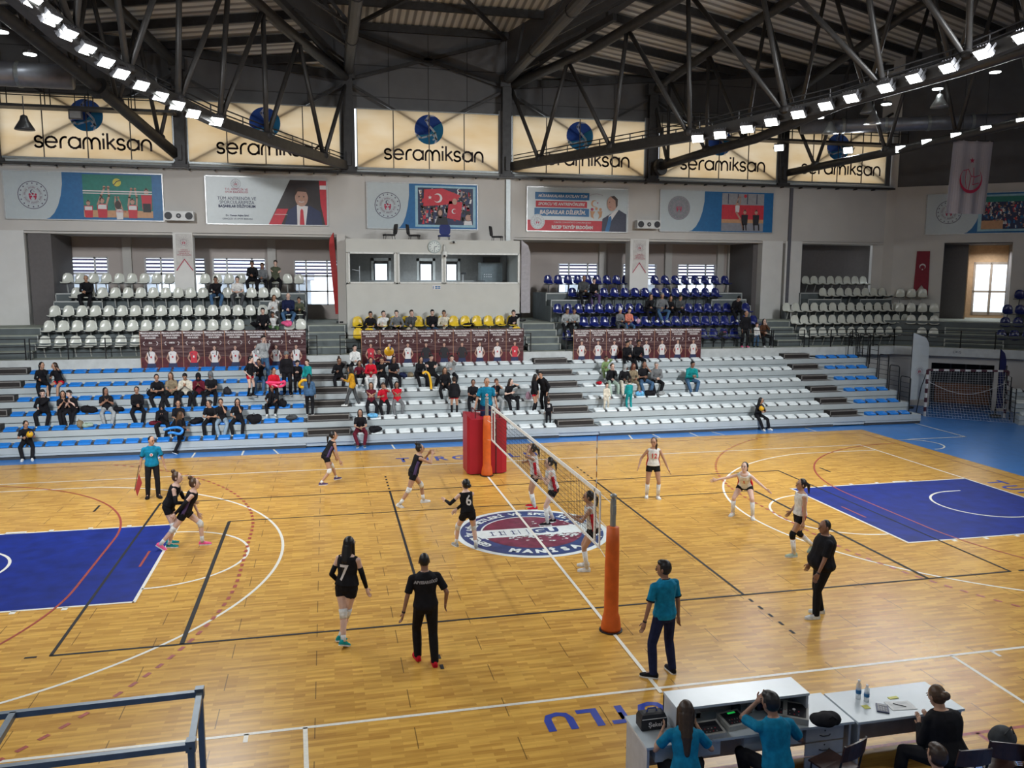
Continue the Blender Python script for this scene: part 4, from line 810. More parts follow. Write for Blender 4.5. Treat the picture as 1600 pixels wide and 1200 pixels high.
a.disc(4.2,h-.38,.16,mat('print_yellow',(.6,.55,.08),.5),10,n=16); a.line([(4.08,h-.48),(4.2,h-.34),(4.33,h-.3)],.03,PDV,11); a.build('print',t); text('TÜRKİYE',o+r*4.3+u*.36+r.cross(u)*.07,r,u,.1,PRED,t)
# 2 portrait with wishes
t,a,w_,h,o,r,u=poster(-9.4,-4.43,8.08,10.05,'white poster with wishes to athletes and a man in suit with red tie')
emblem(a,1.22,h-.3,.2,2); a.poly([(2.5,.02),(w_-.05,.02),(w_-.05,h-.08),(3.42,h-.08)],mat('print_backdrop',(.035,.028,.03),.5),1)
a.poly([(2.5,.02),(3.02,.02),(3.32,.68),(2.86,.68)],PRED,2); a.line([(2.75,.44),(3.3,.44)],.015,PT,3); a.poly([(w_-.35,h-.08),(w_-.05,h-.08),(w_-.05,.02),(w_-.12,.02),(w_-.3,.9)],PRED,2); a.rect(w_-.32,h-.45,w_-.05,h-.28,PT,3)
x=3.88; a.poly([(x-.72,.02),(x+.85,.02),(x+.78,.58),(x+.35,.82),(x-.2,.86),(x-.55,.62)],PDV,4); a.poly([(x-.2,.02),(x+.15,.02),(x+.26,.8),(x-.2,.86)],PT,5); a.poly([(x-.1,.02),(x+.1,.02),(x+.06,.62),(x,.7),(x-.06,.62)],PRED,6)
a.disc(x,1.16,.27,PSK,6,ry=.37,n=24); a.poly([(x-.28,1.2),(x-.25,1.48),(x-.1,1.6),(x+.12,1.6),(x+.26,1.48),(x+.28,1.2),(x+.2,1.4),(x-.15,1.42)],PHK,7); a.disc(x-.1,1.2,.03,PHK,8,n=8); a.disc(x+.1,1.2,.03,PHK,8,n=8); a.line([(x-.1,.99),(x,.97),(x+.1,.99)],.03,PT,8); a.line([(x,1.18),(x+.01,1.08)],.03,PORG,8); a.build('print',t)
text('T.C. GENÇLİK VE\nSPOR BAKANLIĞI',o+r*1.24+u*1.38-V((0,.02,0)),r,u,.12,EMR,t,ls=.95); text('TÜM ANTRENÖR VE\nSPORCULARIMIZA',o+r*1.24+u*.98-V((0,.02,0)),r,u,.19,PDV,t,ls=.85,sx=.9); text('BAŞARILAR DİLİYORUM',o+r*1.24+u*.74-V((0,.02,0)),r,u,.15,PDV,t,bold=.006,sx=.9)
text('Dr. Osman Aşkın BAK',o+r*1.24+u*.36-V((0,.02,0)),r,u,.10,PDV,t,bold=.003); text('GENÇLİK VE SPOR BAKANI',o+r*1.24+u*.22-V((0,.02,0)),r,u,.10,PDV,t)
def crowd(a,x0,y0,x1,y1,bgm,cols,n,seed,l=3,s=.09):
    q=random.Random(seed); a.rect(x0,y0,x1,y1,bgm,l-1)
    for i in range(n): 
        x=q.uniform(x0+s,x1-s); y=q.uniform(y0+s*1.3,y1-s*1.3)
        if q.random()<.45: a.disc(x,y,s*.45,PSK,l+i%3,ry=s*.6,n=8); a.disc(x,y+s*.4,s*.4,PHK,l+i%3+1,ry=s*.3,n=8)
        else: a.poly([(x+s*q.uniform(-.9,-.2),y-s),(x+s*q.uniform(.2,.9),y-s),(x+s*q.uniform(.1,.8),y+s),(x-s*q.uniform(.1,.8),y+s)],q.choice(cols),l+i%3)
# 3 flags crowd
t,a,w_,h,o,r,u=poster(-2.77,2.12,8.0,9.98,'poster above the booth with a photo of fans waving red flags')
swoosh(a,w_,h,1.84,1.25); emblem(a,.9,1.0,.56,2); a.rect(2.1,.1,4.8,h-.1,PLB,2); crowd(a,2.22,.2,4.68,h-.18,PDV,[PBK,PT,PRED,PG,PBK],240,3,4)
a.poly([(2.45,1.0),(3.2,1.05),(3.9,1.15),(4.1,1.5),(3.3,1.78),(2.5,1.72)],PRED,9); a.crescent(3.1,1.36,.2,PT,10,rot=180); a.star(2.75,1.38,.1,PT,10); a.poly([(3.5,.5),(4.1,.4),(4.2,1.2),(3.6,1.25)],PRED,9); a.crescent(3.82,.8,.11,PT,10); a.disc(3.85,1.22,.11,PSK,10,ry=.14,n=12)
a.poly([(2.95,.2),(3.55,.2),(3.5,.55),(3.1,.55)],PBK,10); a.disc(3.2,.72,.14,PHK,10,ry=.24,n=14); a.disc(3.2,.72,.09,PSK,11,ry=.13,n=12); a.disc(4.45,.52,.12,PSK,10,ry=.15,n=12); a.poly([(4.25,.2),(4.65,.2),(4.6,.4),(4.3,.4)],PT,10); a.crescent(4.05,1.7,.09,PT,10); a.build('print',t)
# 4 blue and red bars with man in suit
t,a,w_,h,o,r,u=poster(4.4,9.25,8.0,9.97,'poster with blue and red text bars and a man in navy suit')
a.rect(0.02,.02,w_-1.15,.5,PRED,1); a.rect(.38,1.42,2.95,1.75,PBL,2); a.rect(.41,1.08,2.85,1.36,PRED,2); a.rect(.35,.68,2.95,1.04,PBL,2); a.disc(.5,.42,.34,AL,3,n=28); emblem(a,.5,.42,.31,4,pale=True)
a.crescent(3.2,1.28,.16,PORG,2,rot=0); a.star(3.36,1.32,.05,EMR,2)
for q in (-1,0,1): a.disc(3.3+q*.2,1.02+(0 if q else .04),.07,EMR if q<0 else PORG,2,n=10)
for q in (-1,1): a.poly([(3.3+q*.3,.95),(3.3+q*.05,.93),(3.3+q*.15,.75),(3.3+q*.1,.58),(3.3+q*.25,.68)],PORG,2)
a.ring(3.3,1.1,.62,.635,EMG,2,60,200)
x=4.05; a.poly([(x-.48,.02),(x+.72,.02),(x+.72,.82),(x+.35,1.02),(x-.1,.8),(x-.45,.6)],mat('print_suit',(.04,.045,.08),.5),4); a.poly([(x-.25,.02),(x+.0,.55),(x+.32,1.0),(x+.15,.98),(x-.15,.72)],PT,5); a.poly([(x-.32,.02),(x-.12,.02),(x+.0,.6),(x-.04,.74),(x-.14,.7)],PBL,6)
a.disc(x+.0,1.3,.24,PSK,6,ry=.34,n=24); a.poly([(x-.1,1.62),(x+.1,1.66),(x+.28,1.5),(x+.27,1.2),(x+.2,1.1),(x+.16,1.45),(x-.05,1.6)],PHK,7); a.disc(x-.12,1.36,.025,PHK,8,n=8); a.line([(x-.16,1.14),(x-.04,1.13)],.02,EMR,8); a.build('print',t)
k_=V((0,-.03,0)); text('MÜSABAKALARA KATILAN TÜM',o+r*1.68+u*1.58+k_,r,u,.17,PT,t,bold=.005,sx=.95,shear=.2); text('SPORCU VE ANTRENÖRLERE',o+r*1.62+u*1.22+k_,r,u,.18,PT,t,bold=.005,sx=.95,shear=.2); text('BAŞARILAR DİLERİM.',o+r*1.68+u*.85+k_,r,u,.24,PT,t,bold=.008,sx=.95,shear=.2)
text('TÜRKİYE CUMHURİYETİ CUMHURBAŞKANI',o+r*2.15+u*.4+k_,r,u,.09,PT,t); text('RECEP TAYYİP ERDOĞAN',o+r*2.15+u*.18+k_,r,u,.2,PT,t,bold=.01,sx=.85)
# 5 handball
t,a,w_,h,o,r,u=poster(10.85,16.72,8.08,10.0,'poster with shiny grey round emblem and a photo of handball players')
swoosh(a,w_,h,2.25,1.4); a.disc(.95,1.1,.56,mat('print_silver',(.42,.44,.47),.2,.6),2,n=32); emblem(a,.95,1.1,.52,3,pale=True); x0,x1=3.15,5.35; a.rect(x0,.06,x1,h-.08,mat('print_floor',(.25,.26,.30),.5),2); a.rect(x0,.55,x1,1.3,PRED,3); a.rect(x0,1.3,x1,h-.08,PG,3); a.rect(x0,.45,x1,.62,PORG,4)
for q in (.3,.8,1.3,1.8): a.rect(x0+q,1.35,x0+q+.04,h-.1,PDV,4)
player(a,3.95,.95,.75,PT,m2=PT,arms=.9,l=6); a.line([(3.9,.95),(4.15,.6),(4.3,.2)],.09,PSK,6); a.disc(4.35,1.72,.08,PRED,8,n=12); player(a,4.35,.35,1.1,PBK,m2=PBK,arms=0,l=6); player(a,4.95,.35,1.1,PBK,m2=PBK,arms=0,l=6)
for q in (4.28,4.42,4.85,5.1): a.line([(q,.4),(q+.03,.1)],.06,PBK,6)
a.build('print',t)
# 6 on the diagonal wall
t,a,w_,h,o,r,u=poster(0,6.3,8.08,10.0,'poster on the diagonal wall with emblem and crowd photo, behind the hanging flag',o=dg(.75,-.06,8.06),r=DG)
swoosh(a,w_,h,2.4,1.6); emblem(a,1.0,1.05,.56,2); a.rect(2.25,.1,6.2,h-.1,PLB,2); crowd(a,2.4,.2,6.1,h-.2,PDV,[PT,PDV,PRED,PG,PBL,PT],420,9,4,.07); a.rect(2.4,.2,3.3,.6,PORG,8); a.rect(2.4,h-.45,6.1,h-.2,PTEAL,8); a.build('print',t)
# loudspeakers
for x,lb in ((-10.43,'white horizontal loudspeaker on the wall, left, between two posters'),(10.15,'white horizontal loudspeaker on the wall, right, between two posters')):
    t=empty('wall_loudspeaker',(x,18.7,8.35)); tag(t,lb,'loudspeaker','wall loudspeakers'); b_=MB(); SPW=mat('speaker_white',(.60,.61,.60),.4); b_.box(x-.58,x+.58,18.5,18.85,8.17,8.55,SPW); b_.box(x-.3,x+.3,18.85,19,8.3,8.42,STEEL); b_.build('cabinet',t)
    for k,(q,rr) in enumerate(((-.4,.15),(.4,.15),(0,.1))): b_=MB(); b_.tube([(x+q,18.49,8.36),(x+q,18.505,8.36)],rr,PBK,18); b_.tube([(x+q,18.47,8.36),(x+q,18.49,8.36)],rr*.4,PG if k==2 else PBK,12); b_.build('speaker_cone',t)
# pillar pennants
for x0,lb in ((-10.68,'white pennant with red emblem and chevron on the left pillar'),(9.55,'white pennant with red emblem and chevron on the right pillar')):
    t=empty('pennant',(x0+.33,18.92,6.1)); tag(t,lb,'pennant','pillar pennants'); b_=MB(); pts=[(0,.02),(.33,.5),(.66,.02),(.64,1.55),(.02,1.55)]; b_.prism([(x0+x,18.94,6.1+z) for x,z in pts],(0,-.008,0),mat('pennant_cloth',(.56,.55,.53),.8)); b_.build('cloth',t)
    a=Art((x0,18.93,6.1),(1,0,0),(0,0,1),.004); emblem(a,.33,1.2,.24,1,ring_=False,pale=True); a.line([(0.01,.04),(.33,.5),(.65,.04)],.035,EMR,1); a.build('print',t); text('TÜRKİYE\nCUMHURİYETİ\nGENÇLİK VE\nSPOR BAKANLIĞI',(x0+.33,18.91,6.1+.78),(1,0,0),(0,0,1),.07,EMR,t)
# flag on the diagonal wall
FC=mat('flag_red',(.20,.008,.025),.7); FW=mat('flag_white',(.6,.58,.58),.7); t=empty('flag_pennant',dg(.8,-.05,5.4)); tag(t,'narrow dark red swallow-tailed flag with crescent on the right wall','flag'); b_=MB(); q0,z0,z1=.47,5.05,7.25
b_.prism([dg(q0-.06,-.05,z0),dg(q0+.3,-.05,z0+.55),dg(q0+.62,-.05,z0),dg(q0+.58,-.05,z1),dg(q0+.0,-.05,z1)],DN*-.01,FC); b_.build('cloth',t); a=Art(dg(q0,-.065,z0),DG,(0,0,1),.004); a.crescent(.29,1.45,.14,FW,1,rot=270); a.star(.29,1.3,.05,FW,1); a.build('print',t)
# ---------------------------------------------------------------- control booth
BW=mat('booth_paint',(.52,.53,.50),.7,var=.03,scale=2); BF=mat('booth_frame',(.66,.68,.66),.4); t=empty('control_booth',(0,17,3.9)); tag(t,'white control booth with a band of three windows above the yellow chairs','booth')
b_=MB(); x0,x1=-3.76,3.6; b_.box(x0,x1,16.9,17.0,3.35,5.66,BW); b_.box(x0,x1,16.9,17.0,6.88,7.46,BW); b_.box(x0,x0+.1,17.0,19,3.35,7.36,BW); b_.box(x1-.1,x1,17.0,19,3.35,7.36,BW); b_.box(x0,x1,17.0,21,7.36,7.46,BW)
for q0,q1 in ((x0,-3.64),(-1.76,-1.6),(.24,.36),(3.55,x1)): b_.box(q0,q1,16.9,17.0,5.6,6.9,BW)
b_.build('booth_wall',t)
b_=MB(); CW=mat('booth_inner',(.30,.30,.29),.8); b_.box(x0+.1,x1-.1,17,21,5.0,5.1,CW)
inn=[(at(u0,425,y=20.4).x,at(u1,425,y=20.4).x) for u0,u1 in ((584,607),(655,676),(696,715))]; q=x0
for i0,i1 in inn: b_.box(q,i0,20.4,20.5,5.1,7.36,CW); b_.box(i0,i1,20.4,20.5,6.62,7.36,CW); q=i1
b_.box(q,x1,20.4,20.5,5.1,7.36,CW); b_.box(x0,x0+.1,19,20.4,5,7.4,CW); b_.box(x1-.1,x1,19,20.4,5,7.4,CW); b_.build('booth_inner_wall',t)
b_=MB()
for i0,i1 in inn: 
    for q0,q1 in ((i0-.12,i0),(i1,i1+.12)): b_.box(q0,q1,20.36,20.42,5.1,6.75,BF)
    b_.box(i0-.12,i1+.12,20.36,20.42,6.62,6.75,BF)
b_.build('inner_door_frame',t)
for q0,q1 in ((-3.64,-1.76),(-1.6,.24),(.36,3.55)):
    b_=MB(); f=.07
    for c_ in ((q0-f/2,q0+f/2,5.62,6.92),(q1-f/2,q1+f/2,5.62,6.92),(q0,q1,5.62,5.62+f),(q0,q1,6.85,6.92)): b_.box(c_[0],c_[1],16.86,16.99,c_[2],c_[3],BF)
    w1=b_.build('window_frame',t); b_=MB(); b_.box(q0,q1,16.94,16.95,5.66,6.88,gm); b_.build('window_pane',t)
tb=MB(); tb.box(-3.6,3.4,19.0,19.6,5.1,5.75,CW); o=tb.build('booth_counter'); tag(o,'grey counter inside the control booth','counter'); lamp('booth_fill_light',(0,18.6,7.25),(0,18.6,5),60,1.4,None,175)  # the lamp is an added fill that lifts the booth interior
tb=MB(); tb.box(2.2,3.2,18.6,19.2,5.1,6.55,mat('cabinet_grey',(.2,.23,.24),.5)); tb.box(2.3,3.1,18.6,19.1,6.55,6.8,PBK)
for k in range(8): tb.box(2.35+k%4*.1,2.4+k%4*.1,18.58,18.6,5.9+k//4*.1,5.94+k//4*.1,PT)
o=tb.build('equipment_cabinet'); tag(o,'grey equipment cabinet inside the booth, behind the right window','cabinet')
tb=MB(); tb.tube([(1.2,17.4,5.5),(1.2,17.4,6.05)],.02,PT,6); tb.box(1.1,1.32,17.35,17.45,6.02,6.1,PBK); o=tb.build('microphone_stand'); tag(o,'small stand with black head behind the right booth window','stand')
tb=MB(); tb.box(1.75,2.2,17.5,17.8,5.72,5.75,PBK); tb.tube([(1.82,17.6,5.75),(1.82,17.6,5.95)],.008,PBK,4); tb.tube([(2.1,17.6,5.75),(2.1,17.6,6.0)],.008,PBK,4); o=tb.build('router'); tag(o,'black box with two aerials behind the right booth window','router')
tb=MB(); tb.tube([(-3.2,17.4,5.5),(-3.2,17.4,6.35)],.015,PT,6); tb.bar((-3.5,17.4,6.2),(-3.2,17.4,6.15),.02,.02,PT); o=tb.build('coat_stand'); tag(o,'thin white stand behind the left booth window','stand')
# clock, cameras, small sign
t=empty('wall_clock',(-.1,16.88,7.13)); tag(t,'round white wall clock on the booth front','clock'); b_=MB(); b_.tube([(-.1,16.9,7.16),(-.1,16.84,7.16)],.27,mat('clock_rim',(.35,.42,.42),.4),28); b_.build('clock_case',t)
a=Art((-.1,16.84,7.16),(1,0,0),(0,0,1),.003); a.disc(0,0,.23,mat('clock_face',(.62,.68,.66),.4),0,n=28)
for k in range(12): c_,s_=math.cos(k*math.pi/6),math.sin(k*math.pi/6); a.line([(.16*c_,.16*s_),(.21*c_,.21*s_)],.02,PDV,1)
a.build('clock_face',t); a=Art((-.1,16.83,7.16),(1,0,0),(0,0,1),.003); a.line([(0,0),(.11,.02)],.02,PDV,2); a.line([(0,0),(0,-.17)],.014,PDV,2); a.build('clock_hands',t)
t=empty('dome_camera',(.3,16.8,6.9)); tag(t,'white dome camera on the booth beside the clock','camera'); b_=MB(); b_.tube([(.32,16.88,7.25),(.32,16.78,7.2),(.32,16.78,6.98)],.03,BF,8); b_.ell((.32,16.78,6.86),.12,.12,.16,BF); b_.build('camera_body',t); b_=MB(); b_.ell((.3,16.68,6.78),.05,.05,.05,PBK); b_.build('camera_lens',t)
b_=MB(); b_.tube([(.62,16.9,7.36),(.8,16.75,7.36)],.05,BF,8); b_.ell((.7,16.72,7.36),.05,.06,.05,PBK); o=b_.build('wall_camera'); tag(o,'small white camera with black eye high on the booth','camera')
b_=MB(); b_.box(-.2,.16,16.88,16.9,5.38,5.55,PT); o=b_.build('small_sign'); tag(o,'small white sign with blue bars under the booth windows','sign'); a=Art((-.2,16.88,5.38),(1,0,0),(0,0,1),.004); a.rect(.12,.09,.22,.14,PBL,1); a.rect(.24,.09,.34,.14,PBL,1); a.rect(.12,.03,.22,.07,PBL,1); a.rect(.24,.03,.34,.07,PBL,1); a.rect(.03,.03,.06,.14,PBL,1); a.build('print',o)
# office chairs on the booth roof
def ochair(x,y,rz,c,lab,back=1):
    t=empty('office_chair',(x,y,7.46)); tag(t,lab,'chair'); b_=MB(); b_.box(-.24,.24,-.22,.22,.17,.24,c); b_.build('seat',t,loc=V((0,0,0))); b_=MB(); b_.loft([[V((s_*q,.22+.05*h,.24+.46*h)) for s_ in (-1,1)]+[V((s_*q,.29+.05*h,.24+.46*h)) for s_ in (1,-1)] for h,q in ((0,.16),(.2,.23),(.75,.24),(1,.18))],c); b_.build('backrest',t,loc=V((0,0,0)))
    for sx in (-1,1):
        for sy in (-1,1): b_=MB(); b_.tube([(sx*.2,sy*.18,.2),(sx*.22,sy*.2,0)],.013,RB,6); b_.build('leg',t,loc=V((0,0,0)))
    t.rotation_euler=(0,0,rz); return t
BKF=mat('office_black',(.012,.012,.014),.7); t=ochair(-1.95,17.3,-1.4,BKF,'black office chair on the booth roof, leftmost, turned away'); t.location.z=7.12; t=ochair(-.98+.1,17.4,1.3,BKF,'black office chair tipped back on the booth roof, second from left'); t.location.z=7.08; t=ochair(.3+.1,17.5,math.pi,mat('office_blue',(.01,.025,.16),.6),'blue office chair on the booth roof above the clock'); t.location.z=7.1
t=ochair(2.75,17.6,1.2,BKF,'black office chair lying on the booth roof, rightmost'); t.location.z=6.95
for k,q in enumerate([c_ for c_ in COL.objects if c_.name.startswith('office_chair')]): q.location.z=7.46; q.scale=(1,1,.92)
# feather flags
def feather(x,y,z0,z1,w_,c,lab,cat='flag',kind=0,tilt=0):
    t=empty('feather_flag',(x,y,z0)); tag(t,lab,cat); b_=MB(); b_.tube([(x,y,z0),(x+tilt,y,z1)],.02,RB,6); b_.tube([(x,y,z0-.02),(x,y,z0+.05)],.22,RB,12); b_.build('pole',t)
    b_=MB(); N=14; L=[];Rr=[]
    for i in range(N+1):
        q=i/N; z=z0+.35+(z1-z0-.35)*q; ww=w_*(1 if q<.8 else math.sqrt(max(0,1-((q-.8)/.2)**2))*.9+.06); wx=math.sin(q*9+x)*.03
        L.append((x+tilt*q,y-.02,z)); Rr.append((x+tilt*q+ww,y-.02+wx,z))
    for i in range(N): b_.prism([L[i],Rr[i],Rr[i+1],L[i+1]],(0,.008,0),c)
    b_.build('cloth',t); return t
t=feather(19.8,15.0,0,0,0,PT,'x') if False else None
FWH=mat('feather_white',(.55,.60,.62),.7,var=.04,scale=2)
p_=at(1419,640,y=13.2); t=feather(p_.x+.0,13.2,.25,3.55,.86,FWH,'tall white feather flag with round red emblem at the right end of the bleachers')
a=Art((p_.x+.06,13.16,.25),(1,0,0),(0,0,1),.006); emblem(a,.33,1.62,.25,4,ring_=False,pale=True); a.build('print',t)
p_=at(1563,648,y=11.5); feather(p_.x-.25,11.5,.05,2.95,.30,mat('feather_navy',(.012,.016,.10),.7),'tall navy blue feather flag standing beside the handball goal')
p_=at(533,485,y=18.2); t=feather(p_.x,18.2,3.95,7.75,-.24,mat('feather_red',(.42,.02,.02),.6),'tall red feather flag leaning beside the control booth',tilt=-.25)
p_=at(820,470,y=18.4); t=feather(p_.x-.18,18.4,3.95,7.55,.42,mat('feather_pale',(.45,.43,.46),.7),'pale white feather flag in the passage right of the booth')
# hanging volleyball federation banner
t=empty('hanging_banner',(21.9,12,8.6)); tag(t,'large white hanging banner with red crescent ball emblem at upper right','banner'); b_=MB(); xa,xb=at(1490,220,y=12).x,at(1552,220,y=12).x; zb,zt=8.62,11.6; N=24; PBN=mat('hanging_cloth',(.40,.37,.40),.8,var=.02)
for i in range(N):
    f0,f1=i/N,(i+1)/N; g_=lambda f,zz:(xa+(xb-xa)*f+(-.12*(1-f)*(zt-zz)/3 if f<.5 else -.14*f*(zt-zz)/3),12+.06*math.sin(f*19)*(1 if zz<zt else .4),zz)
    b_.prism([g_(f0,zb),g_(f1,zb),g_(f1,zt),g_(f0,zt)],(0,.01,0),PBN)
b_.build('cloth',t,smooth=False); a=Art(((xa+xb)/2-.08,11.9,10.0),(1,0,0),(0,0,1),.004); RD=EMR
a.crescent(0,0,.55,RD,1,rot=90,t=.9,off=.13); a.star(0,.78,.13,RD,1)
for pts in (((-.38,.36),(-.15,.42),(0,.15),(.2,.12),(.42,.2)),((0,.15),(-.05,-.15),(-.1,-.45)),((-.25,.38),(-.28,.0),(-.2,-.35)),((.15,.12),(.1,-.2),(.38,-.12)),((.1,.5),(.12,.15))): a.line(pts,.03,RD,1)
a.build('print',t); b_=MB(); b_.bar((xa,12,zt),(xb,12,zt),.04,.04,STEEL); b_.bar((xa+.4,12,zt),(xa+.4,12,zt+3),.015,.015,STEEL); b_.bar((xb-.4,12,zt),(xb-.4,12,zt+3),.015,.015,STEEL); b_.build('hanging_bar',t)
text('ÇIKIŞ',dg(-.15+2.6,-3.75,2.62),DG,(0,0,1),.14,PDV,None,name='exit_sign'); o=bpy.data.objects['exit_sign']; tag(o,'small dark word sign on the parapet above the goal','sign')
# ---------------------------------------------------------------- net, posts, referee stand, goal
ORP=mat('post_pad_orange',(.62,.11,.012),.55,var=.12,scale=6,bump=.2); REDP=mat('stand_pad_red',(.36,.006,.022),.45,var=.08,scale=2)
def post(y,lab):
    t=empty('net_post',(0,y,0)); tag(t,lab,'net post','volleyball net posts'); b_=MB(); b_.tube([(0,y,0),(0,y,2.3)],.05,gs,14); b_.tube([(0,y,2.3),(0,y,2.38)],.035,gs,10); b_.ell((0,y,2.36),.06,.06,.04,gs); b_.box(-.03,.03,y-.07,y+.07,2.05,2.2,gs); b_.build('post',t,smooth=False)
    b_=MB(); rg=[];q=random.Random(3)
    for z,r_ in ((0,.17),(.05,.175),(.22,.15),(.3,.125),(.7,.12),(1.1,.122),(1.5,.115),(1.8,.105),(1.82,.06)): rg.append([V((math.cos(2*math.pi*k/20)*r_+q.uniform(-.004,.004),y+math.sin(2*math.pi*k/20)*r_,z+.02)) for k in range(20)])
    b_.loft(rg,ORP); b_.build('padding',t,smooth=True); b_=MB(); b_.tube([(0,y,.003),(0,y,.02)],.2,PBK,18); b_.build('floor_socket',t)
post(-5.46,'near net post with orange padding, at the end of the centre line'); post(5.72,'far net post with orange padding, before the red referee stand')
t=empty('volleyball_net',(0,0,1.2)); tag(t,'black volleyball net with white top band across the court','net'); NT=mat('net_cord',(.02,.02,.02),.8); NB=mat('net_band_white',(.75,.75,.72),.7)
y0,y1,z0,z1=-4.78,4.95,1.24,2.24; b_=MB(); n=int((y1-y0)/.1); r_=.0024
for k in range(n+1): y=y0+(y1-y0)*k/n; b_.box(-r_,r_,y-r_,y+r_,z0,z1,NT)
for k in range(11): z=z0+(z1-z0)*k/10; b_.box(-r_,r_,y0,y1,z-r_,z+r_,NT)
b_.build('netting',t); b_=MB(); b_.box(-.012,.012,y0,y1,z1-.06,z1+.01,NB); b_.build('top_band',t); b_=MB(); b_.box(-.01,.01,y0,y1,z0-.02,z0+.03,NB); b_.build('bottom_band',t)
for y in (-4.5,4.55): b_=MB(); b_.box(-.012,.012,y-.025,y+.025,z0,z1,NB); b_.build('side_band',t)
for y in (y0,y1): b_=MB(); b_.box(-.012,.012,y-.02,y+.02,z0,z1,NB); b_.build('end_band',t)
for y,yp in ((y0,-5.46),(y1,5.72)):
    for c0,c1 in ((z1-.02,2.2),(z0,1.1),(z0+.5,1.7)): b_=MB(); b_.bar((0,y,c0),(0,yp,c1),.008,.008,NB); b_.build('tension_cord',t)
for y,zt_ in ((-4.5,3.2),(4.55,3.08)):
    b_=MB()
    for k in range(18): zz=z0+(zt_-z0)*k/18; b_.tube([(0.02,y,zz),(.02,y,zz+(zt_-z0)/18)],.007,mat('antenna_red',(.22,.02,.02),.5) if k%2 else NB,6)
    b_.build('antenna',t)
# red padded referee stand
t=empty('referee_stand',(.08,6.2,0)); tag(t,'red padded referee stand behind the far net post','referee stand')
xs=[-.52,-.5,-.12,.28,.64,.64]; 
b_=MB(); out=[(-.56,5.98),(-.45,5.86),(.5,5.86),(.66,5.96),(.66,6.75),(-.56,6.75)]
rg=[[V((x,y,z+(.12 if (z>1.6 and x<-.5) else 0))) for x,y in out] for z in (.03,.08,1.7)]; b_.loft(rg,REDP); b_.build('padded_box',t)
b_=MB(); b_.box(-.5,-.1,5.845,5.86,.03,1.7,REDP); b_.box(-.1,-.08,5.84,5.86,.03,1.7,PBK); b_.box(.3,.32,5.84,5.86,.03,1.7,PBK); b_.build('pad_seam',t)
b_=MB()
for a_,c_ in (((-.3,6.0),(.45,6.0)),((-.3,6.0),(-.3,6.6)),((.45,6.0),(.45,6.6))): b_.bar((a_[0],a_[1],1.95),(c_[0],c_[1],1.95),.03,.03,mat('stand_rail',(.12,.02,.03),.4,.3))
for x,y in ((-.3,6.0),(.45,6.0),(-.3,6.6),(.45,6.6)): b_.bar((x,y,1.2),(x,y,1.96),.03,.03,MATS['stand_rail'])
b_.build('guard_rail',t)
# handball goal
t=empty('handball_goal',(22.2,11.8,0)); tag(t,'handball goal with red and white posts and white net, right end','goal'); ga,gb=V((20.65,12.4,0)),V((23.72,11.3,0)); gd=(gb-ga).normalized(); gn=V((-gd.y,gd.x,0)); gn=gn if gn.y>0 else -gn
def seg(a_,c_,nm,n,m1,m2):
    b_=MB(); a_,c_=V(a_),V(c_)
    for k in range(n): b_.bar(a_.lerp(c_,k/n),a_.lerp(c_,(k+1)/n),.08,.08,m1 if k%2==0 else m2)
    b_.build(nm,t)
GR=mat('goal_red',(.09,.03,.045),.4); GW=mat('goal_white',(.68,.68,.68),.4); z2=V((0,0,2.02))
seg(ga,ga+z2,'goal_post',10,GW,GR); seg(gb,gb+z2,'goal_post',10,GW,GR); seg(ga+z2,gb+z2,'crossbar',15,GR,GW)
b_=MB(); NW=mat('goal_net_cord',(.60,.62,.64),.8); bk=1.0; n=30; r_=.0045
def gp(s,q,z): return ga+gd*s-gn*q*0+gn*(-0)+V((0,0,z))
# netting hangs toward the floor in front (drawn back over the goal) and down its rear
L=(gb-ga).length
def net(s,h): # h 0..1 along the sagging sheet from crossbar to floor line in front
    return ga+gd*s+V((0,0,2.0*(1-h)))-gn*(.15+h*2.4*(.35+.65*h))*0.0+gn*(.25*math.sin(h*3.1))-gn*(h*(.1+1.3*s/L))
for k in range(n+1):
    s=L*k/n; b_.tube([net(s,j/8) for j in range(9)],r_,NW,3)
for j in range(21): b_.tube([net(L*k/8,j/20) for k in range(9)],r_,NW,3)
for k in range(25):
    h=k/24; z=2.0*(1-h)
    for e in (ga,gb): b_.bar(e+V((0,0,z)),e+gn*(.5*h+.25*math.sin(h*3.1))+V((0,0,z)),.006,.006,NW)
b_.tube([ga+gd*(L*k/12)+V((0,0,1.55-.55*math.sin(math.pi*k/12)))-gn*.03 for k in range(13)],.012,GW,4)
b_.build('goal_net',t); b_=MB(); 

for e in (ga,gb): b_=MB(); b_.tube([e,e+gn*1.0,e+gn*.6+V((0,0,1.2)),e+z2],.02,STEEL2,6); b_.build('rear_frame',t)
p_,q_=V((20.7,10.95,0)),V((22.9,9.05,0))
